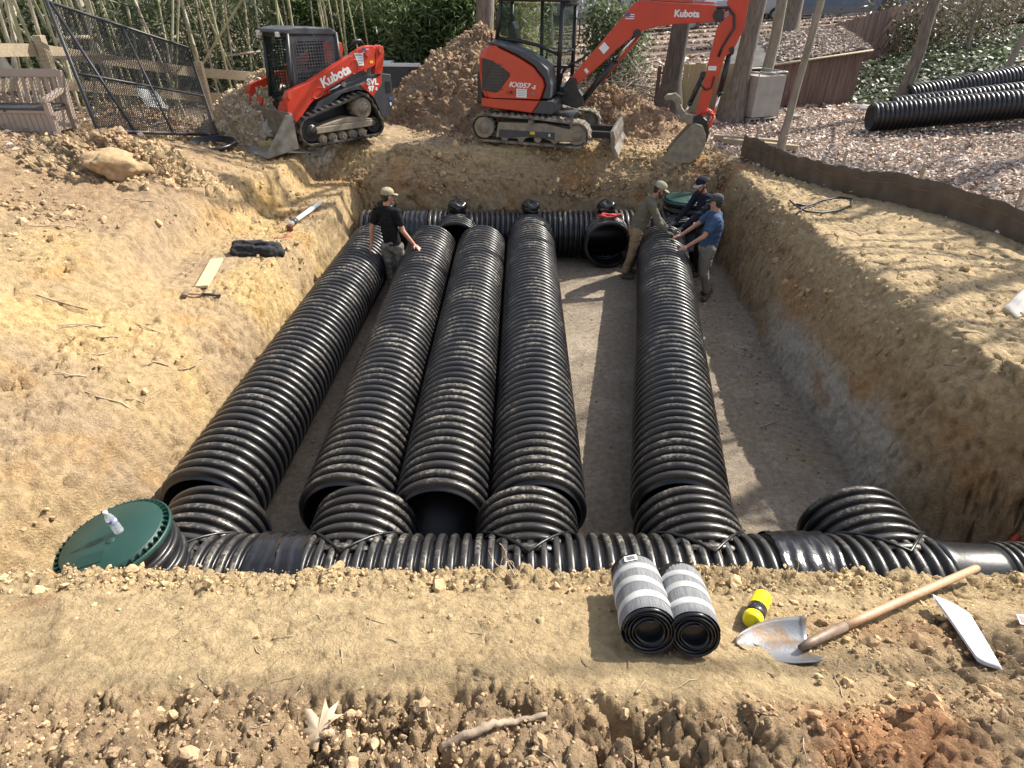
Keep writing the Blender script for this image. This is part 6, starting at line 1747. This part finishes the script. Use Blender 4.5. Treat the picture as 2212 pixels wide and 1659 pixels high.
# fallen pale poles across the grove
for k, (x0, y0, d0, x1, y1, d1, r, lab) in enumerate(((310, 287, 12, 375, 262, 12.6, .05, 'short cut pale pole lying low behind the chain-link gate'), (295, 300, 13, 335, 300, 13.5, .04, 'split white bamboo piece beside the short cut pole'), (480, 122, 16, 625, 108, 17, .03, 'long pale bamboo pole lying level behind the loader cab'), (120, 90, 11.5, 195, 80, 12, .045, 'grey broken branch stub poking past the gate corner'), (170, 0, 13.5, 285, 290, 12.8, .085, 'thick leaning pale trunk crossing behind the chain-link gate'), (28, 0, 13, 30, 150, 12.8, .06, 'upright bleached stem standing at the far left edge'), (0, 130, 12, 60, 215, 12, .10, 'broken dead trunk leaning behind the bench'), (40, 60, 13, 150, 160, 12.6, .03, 'thin dead stem slanting behind the left fence post'), (640, 75, 19, 745, 45, 20, .03, 'thin pale pole slanting above the loader roof'), (640, 120, 19, 750, 85, 20, .03, 'second thin pole slanting below the first above the loader'))):
    a, b = wpt(x0, y0, d0), wpt(x1, y1, d1); m = a.lerp(b, .5) + Vector((.02, 0, .03))
    mb = MB(); mb.tube([a, m, b], r, 8, True, [r, r * .92, r * .75]); o = mb.build('dead_pole', M['bamboo_dry'] if k not in (4,) else M['bark_pale'], None); tag(o, lab, 'pole')
# leaf masses of the grove: sprays hung in clumps
def foliage(name, boxes, n, sizes, pal, label, seed, aspect=.2, clump=.35, kind='stuff', cat='foliage'):
    gg = np.random.default_rng(seed)
    P = []
    tot = sum(b[6] for b in boxes)
    for (x0, x1, y0, y1, z0, z1, w) in boxes:
        m = int(n * w / tot); nc = max(6, m // 45)
        C = np.stack([gg.uniform(x0, x1, nc), gg.uniform(y0, y1, nc), z0 + (z1 - z0) * gg.uniform(0, 1, nc)], 1)
        k = gg.integers(0, nc, m)
        P.append(C[k] + gg.normal(size=(m, 3)) * clump * [1, .8, .8] * gg.uniform(.5, 1.2, (nc, 1))[k])
    P = np.concatenate(P); m = len(P)
    N3 = gg.normal(size=(m, 3)) * [1, 1, .8] + [.2, -.2, .8]; N3 /= np.linalg.norm(N3, axis=1)[:, None]
    cid = fbm(P, .55, 2, seed) * .5 + .5
    base = np.array(pal)[np.clip((cid * len(pal) + gg.normal(size=m) * .5).astype(int), 0, len(pal) - 1)]
    return leaves(name, P, N3, gg.uniform(*sizes, m), base * gg.uniform(.6, 1.35, (m, 1)), M['leaf_green'], label, cat, aspect, seed, .15, kind)
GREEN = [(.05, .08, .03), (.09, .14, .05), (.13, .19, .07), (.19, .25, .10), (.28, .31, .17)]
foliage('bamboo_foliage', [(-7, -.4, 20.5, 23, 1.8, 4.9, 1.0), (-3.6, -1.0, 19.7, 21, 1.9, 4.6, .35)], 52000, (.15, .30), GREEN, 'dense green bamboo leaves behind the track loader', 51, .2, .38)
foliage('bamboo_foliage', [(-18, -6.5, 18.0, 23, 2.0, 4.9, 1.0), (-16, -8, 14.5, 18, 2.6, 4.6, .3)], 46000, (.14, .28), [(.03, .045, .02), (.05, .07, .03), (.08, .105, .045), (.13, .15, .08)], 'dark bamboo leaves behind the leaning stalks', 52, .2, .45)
foliage('bamboo_foliage', [(-1.9, .9, 20.2, 22, 2.0, 4.8, 1.0)], 14000, (.12, .24), [(.20, .23, .09), (.30, .31, .13), (.38, .37, .20)], 'yellowish bamboo leaves beside the pale trunk', 53, .22, .3)
foliage('evergreen_shrub', [(2.3, 3.6, 19.5, 21, 2.0, 4.2, 1.0)], 6500, (.09, .17), [(.05, .08, .03), (.10, .13, .06), (.17, .20, .11)], 'loose pale green shrub behind the excavator cab', 54, .45, .30, 'thing', 'shrub')
foliage('undergrowth', [(-40, 60, 62, 75, 2, 16, 1.0), (-45, -19, 25, 50, 2, 10, .6)], 30000, (.4, 1.0), [(.10, .085, .065), (.15, .12, .09), (.09, .10, .055), (.20, .17, .14)], 'far brown winter woodland behind everything', 55, .4, 1.2)

# ---- trees
def tree(base, top, r0, r1, label, bark='bark', limbs=6, seed=1, group=None, flare=1.5, limb_len=4, start=.35, cat='tree', shade=False):
    gg = random.Random(seed); b = Vector(base); t_ = Vector(top); ax = t_ - b; L_ = ax.length
    tr = empty('tree', base, (0, 0, 0), label, cat, group)
    pts, rs = [], []
    n = 14
    wob = [Vector((gg.gauss(0, 1), gg.gauss(0, 1), 0)) * r0 * .25 for _ in range(n + 1)]
    for k in range(n + 1):
        t = k / n; pts.append(ax * t + wob[k] * (.2 + t)); rs.append((r0 + (r1 - r0) * t) * (1 + (flare - 1) * math.exp(-t * L_ / .35)))
    pts.insert(0, Vector((0, 0, -.3))); rs.insert(0, r0 * flare * 1.25)
    mb = MB(); mb.tube(pts, r0, 18, True, rs); tk = mb.build('trunk', M[bark], tr)
    me = tk.data; nv = len(me.vertices); co = np.empty(nv * 3, np.float32); me.vertices.foreach_get('co', co); Pm = co.reshape(-1, 3)
    Pm = Pm + (fbm(Pm * [6, 6, 1.0] + seed, 1.0, 3, seed) * r0 * .12)[:, None] * np.stack([np.sin(np.arange(nv)), np.cos(np.arange(nv)), 0 * np.arange(nv)], 1) * .5
    me.vertices.foreach_set('co', Pm.astype(np.float32).ravel()); me.update()
    if limbs:
        mb = MB()
        def grow(p, d, L, r, depth):
            q = [p]; dd = d.copy()
            for k in range(4): dd = (dd + Vector((gg.gauss(0, .16), gg.gauss(0, .16), gg.gauss(.05, .12)))).normalized(); q.append(q[-1] + dd * L / 4)
            mb.tube(q, r, 6 if depth < 2 else 4, False, [r, r * .85, r * .7, r * .55, r * .4])
            if depth < 3:
                for k in range(3 if depth < 2 else 3):
                    e = q[gg.randrange(1, 5)]; nd = (dd + Vector((gg.gauss(0, .6), gg.gauss(0, .6), gg.gauss(.15, .4)))).normalized(); grow(e, nd, L * gg.uniform(.45, .7), r * .5, depth + 1)
        for k in range(limbs):
            t = start + (1 - start) * (k + .5) / limbs; a = gg.uniform(0, 6.28); p = ax * t
            grow(p, Vector((math.cos(a), math.sin(a), gg.uniform(.3, .9))).normalized(), limb_len * gg.uniform(.6, 1.1) * (1.15 - .5 * t), (r0 + (r1 - r0) * t) * .42, 0)
        mb.build('limbs', M[bark], tr)
    return tr
def gp(x, y): return (x, y, gz(x, y))
def px_tree(px, py, d, rad, label, lean=(0, 0), H_=11, bark='bark', limbs=6, seed=1, **k):
    p = (cam_hit(px, py) if d < 19 else None) or wpt(px, py, d); z = gz(p.x, p.y)
    return tree((p.x, p.y, z), (p.x + lean[0] * H_, p.y + lean[1] * H_, z + H_), rad, rad * .55, label, bark, limbs, seed, **k)
tree((-.71, 18.9, 1.9), (-.76, 18.9, 15), .25, .17, 'straight grey-brown trunk standing left of the excavator cab', 'bark', 6, 3, start=.5, flare=1.2)
px_tree(1440, 255, 17.6, .235, 'dark trunk rooted behind the dipper arm by the tan fence panel', (.02, 0), 12, 'bark_dark', 6, 4, start=.5, flare=1.9)
px_tree(1578, 262, 17.2, .215, 'thick brown trunk rooted beside the metal tub', (.05, .01), 13, 'bark', 6, 5, start=.5, flare=1.7)
px_tree(1638, 240, 18.3, .14, 'slimmer pale trunk rising close behind the thick brown trunk', (.03, .01), 12, 'bark_pale', 4, 6, start=.5)
px_tree(1682, 335, 12.6, .078, 'slender bare pale trunk standing by the silt fence', (.055, .01), 9, 'bark_pale', 4, 7, start=.55, flare=1.25, limb_len=2)
px_tree(1690, 108, 26.5, .40, 'stout shaggy trunk on the leafy slope above the shed', (.03, 0), 13, 'bark', 6, 8, start=.45)
px_tree(1905, 62, 30.5, .34, 'leaning dark trunk at the top of the board fence', (.13, .02), 13, 'bark_dark', 6, 9, start=.45)
px_tree(1180, 95, 27, .26, 'trunk seen through the excavator cab glass', (0, 0), 13, 'bark', 4, 10, start=.5)
px_tree(1330, 75, 32, .20, 'dark thin trunk far behind the boom hose', (0, 0), 13, 'bark_dark', 4, 11, start=.5)
px_tree(1375, 70, 34, .22, 'dark trunk just left of where the boom rises', (0.02, 0), 13, 'bark_dark', 4, 12, start=.5)
px_tree(1305, 80, 34, .10, 'pale thin stem far behind the excavator grab rail', (.01, 0), 11, 'bark_pale', 3, 13, start=.5)
px_tree(1960, 118, 25, .05, 'small bare sapling in front of the leaning dark trunk', (-.03, 0), 5, 'bark_dark', 6, 14, start=.2, limb_len=1.8)
px_tree(2075, 150, 20.5, .05, 'bare twiggy sapling on the ivy slope below the board fence', (-.12, 0), 4.5, 'bark_pale', 7, 15, start=.15, limb_len=2.2)
px_tree(2160, 175, 18.5, .075, 'crooked bare sapling above the stored pipes at the right edge', (.18, 0), 7, 'bark_pale', 6, 16, start=.25, limb_len=2.5)
px_tree(715, 110, 23.5, .13, 'dark trunk standing in the bamboo behind the loader roof', (-.04, 0), 11, 'bark_dark', 4, 17, start=.5)
gf = random.Random(31)
for k in range(46):
    x = gf.uniform(-30, 34); y = gf.uniform(40, 66)
    if 4 < x < 30 and y < 52: continue
    r = gf.uniform(.12, .32)
    tree(gp(x, y), (x + gf.gauss(0, .5), y, gz(x, y) + 14), r, r * .6, 'bare trunk in the far woods', 'bark' if k % 2 else 'bark_dark', 0, k + 40, 'bare trunks in the far woods')
# bare trees just outside the picture on the sunny side; their limbs dapple the yard
for k, (x, y, r, H_, lab) in enumerate(((13.5, 11.5, .22, 12, 'bare tree on the lawn beyond the right edge of the picture'), (10.2, 17.6, .15, 10, 'bare tree behind the stored pipes'), (17.5, 17.0, .25, 13, 'bare tree on the ivy slope beyond the right edge'), (11.0, 6.5, .18, 11, 'bare tree right of the silt fence, outside the picture'))):
    tree(gp(x, y), (x + .3, y, gz(x, y) + H_), r, r * .4, lab, 'bark', 11, 70 + k, start=.22, limb_len=4.5)

# ---- shed with lean-to roof, board fences, tub, pipes on the lawn
def board_wall(name, pts, hs, label, material, parent=None, bw=.14, gapw=.006, th=.02, seed=1):
    t = empty(name, pts[0], (0, 0, 0), label, 'fence') if parent is None else parent
    o0 = Vector(pts[0]) if parent is None else Vector(parent.location)
    gg = random.Random(seed); mb = MB()
    for (a, b), (ha, hb) in zip(zip(pts, pts[1:]), zip(hs, hs[1:])):
        a, b = Vector(a), Vector(b); L_ = (b - a).length; n = max(1, int(L_ / bw)); d = Vector((b.x - a.x, b.y - a.y, 0)).normalized(); ang = math.atan2(d.y, d.x)
        for k in range(n):
            u = (k + .5) / n; p = a.lerp(b, u); h = ha + (hb - ha) * u + gg.uniform(-.02, .02)
            mb.box(p - o0 + Vector((0, 0, h / 2 - .08)) + Vector((-d.y, d.x, 0)) * gg.uniform(-.004, .004), (L_ / n - gapw, th, h + .16), Matrix.Rotation(ang, 3, 'Z') @ Matrix.Rotation(gg.gauss(0, .008), 3, 'Y'))
    mb.build('boards', M[material], t)
    mb = MB()
    for (a, b), (ha, hb) in zip(zip(pts, pts[1:]), zip(hs, hs[1:])):
        a, b = Vector(a), Vector(b); d = Vector((b.x - a.x, b.y - a.y, 0)).normalized(); nrm = Vector((-d.y, d.x, 0)) * .04
        for q in (.2, .85): mb.tube([a - o0 + nrm + Vector((0, 0, ha * q)), b - o0 + nrm + Vector((0, 0, hb * q))], .03, 4)
        break
    mb.build('back_rail', M[material], t)
    return t
G3 = lambda p: (p[0], p[1], gz(p[0], p[1]))
S0, S1 = cam_hit(1640, 240), cam_hit(1838, 222)
board_wall('board_fence', [G3((S0.x - 1.0, S0.y)), G3((S1.x, S1.y))], [.92, 1.30], 'red-brown vertical board wall of the lean-to behind the metal tub', 'wood_red', seed=3)
# lean-to roof with leaves on it
rt = empty('lean_to_roof', (S0.x, S0.y, 0), (0, 0, 0), 'low sagging lean-to roof strewn with leaves behind the board wall', 'roof')
za, zb = gz(S0.x, S0.y) + .98, gz(S1.x, S1.y) + 1.34
r0, r1, r2, r3 = Vector((S0.x - .9, S0.y - .10, za)), Vector((S1.x + .15, S1.y - .10, zb)), Vector((S1.x + .25, S1.y + 2.3, zb + .42)), Vector((S0.x - .9, S0.y + 2.6, za + .50))
O_ = Vector((S0.x, S0.y, 0))
mb = MB(); vs = [mb.bm.verts.new(q - O_) for q in (r0, r1, r2, r3)]; mb.bm.faces.new(vs); o = mb.build('roof_sheet', mat('old_roofing', (.05, .047, .045), (.10, .09, .08), rough=.9, scale=3), rt); s = o.modifiers.new('t', 'SOLIDIFY'); s.thickness = .04
mb = MB(); mb.tube([r0 - O_ + Vector((0, -.03, 0)), r1 - O_ + Vector((0, -.03, 0))], .028, 4); mb.tube([r1 - O_, r2 - O_], .028, 4); mb.build('roof_edge_board', M['wood_fence'], rt)
gg = np.random.default_rng(6); U = gg.uniform(.25, 1, 2600) ** .8; W2 = gg.uniform(0.02, 1, 2600)
Pq = np.array([list(r0.lerp(r1, u).lerp(r3.lerp(r2, u), w) - O_) for u, w in zip(U, W2)]) + [0, 0, .05]
Nq = gg.normal(size=(2600, 3)) * .4 + [0, -.1, 1]; Nq /= np.linalg.norm(Nq, axis=1)[:, None]
o = leaves('roof_leaves', Pq, Nq, gg.uniform(.07, .15, 2600), np.array([.44, .36, .30]) * gg.uniform(.5, 1.25, (2600, 1)), M['leaf_litter'], None, None, .6, 7, .4, 'stuff', rt)
F0, F1, F2, F3_ = (S1.x - .4, S1.y + 2.4), (12.4, 23.6), (17.0, 27.2), (23, 31.5)
board_wall('board_fence', [G3(F0), G3(F1)], [1.5, 1.5], 'red-brown board fence climbing the slope right of the lean-to', 'wood_red', seed=5)
board_wall('board_fence', [G3(F1), G3(F2), G3(F3_)], [1.5, 1.6, 1.7], 'darker ivy-grown board fence running up to the top right corner', 'wood_red', seed=6)
foliage('hanging_vines', [(12.6, 16.6, 23.0, 26.0, 2.6, 4.3, 1.0), (16.5, 22, 26.0, 30, 3.2, 5.2, 1.0)], 9000, (.10, .22), [(.05, .05, .028), (.09, .085, .05), (.13, .115, .08), (.06, .075, .03)], 'tangle of dry vines and ivy hanging on the upper board fence', 57, .35, .4, 'thing', 'vine')
# tan new panels and dark pickets by the trunks
T0, T1 = cam_hit(1492, 250), cam_hit(1592, 247)
board_wall('fence_panel', [G3((T0.x - .35, T0.y)), G3((T1.x, T1.y))], [1.22, 1.22], 'new tan fence panel standing between the two dark trunks', 'wood_tan', seed=8)
D0, D1 = cam_hit(1408, 248), cam_hit(1450, 250)
board_wall('picket_fence', [G3((D0.x, D0.y)), G3((D1.x, D1.y))], [1.15, 1.25], 'short run of dark weathered pickets left of the tan panel', 'wood_red', seed=9, bw=.12, gapw=.03)
# tub on blocks
CB = cam_hit(1620, 268); cz = gz(CB.x, CB.y)
tb = empty('metal_tub', (CB.x, CB.y, cz), (0, 0, math.radians(20)), 'open grey metal tub on concrete blocks between the trunks and the lean-to', 'tub')
M['tub'] = mat('grey_tub', (.36, .34, .31), (.30, .27, .23), rough=.6, scale=4)
w, dp, h = .82, .95, .92
mb = MB()
for (x0, x1, y0, y1) in ((0, w, 0, .04), (0, w, dp - .04, dp), (0, .04, .04, dp - .04), (w - .04, w, .04, dp - .04)): mb.box(((x0 + x1) / 2, (y0 + y1) / 2, .14 + h / 2), (x1 - x0, y1 - y0, h))
mb.box((w / 2, dp / 2, .17), (w - .08, dp - .08, .05)); mb.build('tub_body', M['tub'], tb, .01)
mb = MB()
for a, b in (((0, 0), (w, 0)), ((w, 0), (w, dp)), ((w, dp), (0, dp)), ((0, dp), (0, 0))): mb.tube([(a[0], a[1], .14 + h + .07), (b[0], b[1], .14 + h + .07)], .016, 6); mb.tube([(a[0], a[1], .14 + h), (a[0], a[1], .14 + h + .07)], .014, 6)
mb.build('tub_rim', M['galv'], tb)
mb = MB(); mb.box((w / 2, dp / 2, .14 + h * .93), (w - .09, dp - .09, .02)); mb.build('leaf_fill', mat('leaf_filled', (.40, .33, .27), (.26, .2, .15), rough=.9, scale=30), tb)
M['block'] = mat('concrete_block', (.30, .27, .24), (.24, .22, .19), rough=.95, scale=20)
for k, (x, y, a, lab) in enumerate(((.10, .05, 0, 'concrete block under the left corner of the metal tub'), (.50, .00, .1, 'hollow concrete block under the middle of the metal tub'), (.80, .35, .3, 'concrete block under the right side of the metal tub'), (1.35, .0, .5, 'loose brownish concrete block lying right of the metal tub'))):
    q = tb.matrix_basis @ Vector((x, y, 0)); mb = MB()
    mb.box((0, 0, .045), (.30, .18, .02)); mb.box((0, 0, .125), (.30, .18, .02))
    for xx in (-.14, 0, .14): mb.box((xx, 0, .085), (.03, .18, .06))
    o = mb.build('concrete_block', M['block'], None, .004); o.location = (q.x, q.y, gz(q.x, q.y) - .02); o.rotation_euler = (0, 0, a + .3); tag(o, lab, 'block', 'concrete blocks around the tub')
# long boards on the ground by the slender trunk
for k, (x0, y0, x1, y1, lab) in enumerate(((1540, 303, 1690, 316, 'long weathered beam, farther of the two by the slender trunk'), (1560, 311, 1722, 328, 'long pale beam, nearer of the two by the slender trunk'))):
    a, b = on_ground(x0, y0, .03), on_ground(x1, y1, .03); board(a, b, .14, .10, lab, 'timber_beam', 'wood_fence')
a, b = on_ground(2010 - 160, 246, .03), on_ground(1868, 233, .03)
for k in range(2): mb = MB(); a = cam_hit(1832 + 8 * k, 233 + 5 * k) + Vector((0, 0, .06)); mb.tube([a, a + Vector((.75, -.55, .0))], .045, 10); o = mb.build('white_pipe', M['white'], None); tag(o, ('short white plastic pipe lying at the lean-to corner, upper one', 'short white plastic pipe lying at the lean-to corner, lower one')[k], 'pipe')
# stored pipes on the lawn
for k, (ax_, ay, bx, by, r, lab) in enumerate(((8.35, 15.45, 15.2, 14.75, .315, 'black corrugated pipe stored on the lawn, nearest of the three'), (9.2, 16.2, 16.2, 15.6, .315, 'black corrugated pipe stored on the lawn, middle of the three'), (10.2, 17.4, 17.6, 18.0, .33, 'dusty corrugated pipe stored on the lawn, farthest of the three'))):
    za, zb = gz(ax_, ay) + r + .01, gz(bx, by) + r + .01
    o = place_pipe((ax_, ay, za), (bx, by, zb), lab, 20 + k, r=r, pitch=.10, depth=.035, seg=40); o['group'] = 'spare pipes stored on the lawn'
# silt fence with stakes and wire backing
sf = empty('silt_fence', (4.95, 12.9, 1.5), (0, 0, 0), 'brown fabric silt fence staked along the top of the right bank', 'fence')
O_ = Vector((4.95, 12.9, 1.5))
path = [Vector((4.75, 13.3, 0)), Vector((5.15, 12.4, 0)), Vector((5.75, 11.2, 0)), Vector((6.4, 9.95, 0)), Vector((7.05, 8.65, 0)), Vector((7.7, 7.5, 0)), Vector((8.4, 6.2, 0))]
V = []; nU, nV = 120, 8
for i in range(nU):
    u = i / (nU - 1) * (len(path) - 1); k = min(int(u), len(path) - 2); p = path[k].lerp(path[k + 1], u - k)
    z0 = gz(p.x, p.y) - .08; hh = .52 + .035 * math.sin(u * 2.3 + 1) - .012 * math.sin(u * 11)
    for j in range(nV):
        v = j / (nV - 1); bulge = .03 * math.sin(v * 2.6) * math.sin(u * 6.28) + .02 * math.sin(u * 31 + v * 3)
        V.append((p.x - O_.x - bulge * .9, p.y - O_.y - bulge * .4, z0 + hh * v - O_.z))
F = grid_faces(nU, nV); M['silt'] = mat('brown_silt_fabric', (.085, .062, .042), (.12, .09, .062), rough=.8, scale=4, bump=.15)
o = mesh_np('fence_fabric', V, F.ravel(), np.full(len(F), 4), [M['silt']], sf); s = o.modifiers.new('t', 'SOLIDIFY'); s.thickness = .004
V2 = np.array(V).reshape(nU, nV, 3)
mb = MB(); mb.tube([Vector(V2[i, 5]) + Vector((-.012, -.008, 0)) for i in range(0, nU, 3)], .003, 5, False); mb.build('orange_cord', mat('orange_cord', (.33, .15, .09), rough=.7), o)
for i in (6, 20, 40, 60, 80, 99, 115):
    q = Vector(V2[i, 0]); mb = MB(); mb.box(q + Vector((.05, .03, .36)), (.04, .04, .80), Matrix.Rotation(.08 * math.sin(i), 3, 'Y')); mb.build('stake', M['wood_fence'], sf, .004)
# wire mesh roll standing behind the fabric's far end
wm = empty('wire_mesh', (0, 0, 0), (0, 0, 0), 'pale wire mesh standing behind the far end of the silt fence', 'mesh')
V, F = [], []
pth = [Vector((4.3, 13.75, 0)), Vector((5.0, 13.15, 0)), Vector((5.75, 11.9, 0)), Vector((6.25, 10.9, 0))]
def on_path(u): u *= len(pth) - 1; k = min(int(u), len(pth) - 2); p = pth[k].lerp(pth[k + 1], u - k); p.z = gz(p.x, p.y); return p
for k in range(70):
    p = on_path(k / 69); wire([p + Vector((0, 0, -.02)), p + Vector((.02 * math.sin(k), 0, .40))], .004)
for j in range(4): wire([on_path(k / 30) + Vector((0, 0, .03 + .12 * j)) for k in range(31)], .004)
F = np.array(F); mesh_np('mesh_wires', V, F.ravel(), np.full(len(F), 4), [M['galv']], wm, False)
# dark skip behind the loader, with a white rim
DS = wpt(870, 232, 17.6); dz = gz(DS.x, DS.y)
dk = empty('skip_container', (DS.x, DS.y, dz), (0, 0, math.radians(-6)), 'dark grey open container with a white rim behind the track loader', 'container')
mb = MB(); mb.box((0, .6, .42), (1.15, 1.2, .95)); mb.box((-.45, -.02, .4), (.06, .06, .8)); mb.box((.30, -.02, .4), (.06, .06, .8)); mb.build('container_body', mat('dark_container_paint', (.035, .04, .05), (.06, .065, .075), rough=.5, scale=4), dk, .02)
mb = MB(); mb.box((0, .0, .93), (1.2, .10, .09)); mb.box((-.4, .2, .98), (.35, .3, .06)); mb.build('white_rim', M['white'], dk, .01)

# ---- houses and vehicles far up the slope
def house(x, y, w, d, h, rot, label, wall, trim='white', win=3, roofc='roof'):
    z = gz(x, y) - .3
    t = empty('house', (x, y, z), (0, 0, rot), label, 'house')
    mb = MB(); mb.box((0, 0, h / 2), (w, d, h)); wl = mb.build('wall', wall, t)
    mb = MB(); mb.prism([(-w / 2 - .4, h), (0, h + w * .22), (w / 2 + .4, h), (w / 2 + .4, h - .15), (0, h + w * .22 - .2), (-w / 2 - .4, h - .15)], 'y', -d / 2 - .4, d / 2 + .4); mb.build('roof', mat('shingle', (.08, .075, .07), (.12, .11, .10), rough=.9, scale=6) if 'shingle' not in bpy.data.materials else bpy.data.materials['shingle'], t)
    for k in range(win):
        xx = -w / 2 + w * (k + .7) / (win + .4)
        mb = MB(); mb.box((xx, -d / 2 - .02, 1.75), (1.1, .06, 1.4)); f = mb.build('window', M[trim], t)
        mb = MB(); mb.box((xx, -d / 2 - .055, 1.75), (.94, .02, 1.24)); mb.build('pane', M['ink'], f)
    mb = MB(); mb.box((0, -d / 2 - .02, .22), (w + .05, .06, .44)); mb.build('foundation', M['block'], t)
    return t
house(8.5, 50, 10, 7, 5.0, .05, 'pale grey house glimpsed behind the excavator boom', mat('pale_siding', (.50, .50, .50), (.46, .46, .46), rough=.7, scale=2))
house(20.5, 44, 9, 7, 5, -.25, 'blue-grey house at the top of the leafy slope', mat('blue_grey_siding', (.20, .23, .28), (.17, .20, .25), rough=.7, scale=2))
def far_car(x, y, rot, paint, label):
    z = gz(x, y)
    t = empty('parked_car', (x, y, z), (0, 0, rot), label, 'car')
    mb = MB(); mb.prism([(-2.1, .35), (-2.15, .85), (-1.9, 1.0), (-1.2, 1.05), (-.7, 1.55), (.8, 1.58), (1.4, 1.05), (2.0, .92), (2.15, .6), (2.1, .35)], 'y', -.85, .85); mb.build('body', paint, t, .06)
    for s in (-.86, .86): mb = MB(); mb.prism([(-1.05, 1.06), (-.62, 1.48), (.72, 1.5), (1.2, 1.06)], 'y', s - .01, s + .01); mb.build('side_window', M['ink'], t)
    for xx in (-1.35, 1.35):
        for s in (-.8, .8): mb = MB(); mb.lathe([(.33, s - .11), (.33, s + .11)], (xx, 0, .33), 'y', 20); wv = mb.build('wheel', M['rubber'], t); mb = MB(); mb.lathe([(.19, s - .12), (.19, s + .12)], (xx, 0, .33), 'y', 16); mb.build('rim', M['galv'], wv)
far_car(7.6, 36.5, .1, mat('dark_car_paint', (.012, .013, .016), rough=.25), 'dark parked car glimpsed under the excavator boom')
far_car(12.6, 39.0, .15, mat('silver_car_paint', (.45, .46, .47), rough=.3, metal=.3), 'silver parked car behind the dipper arm')
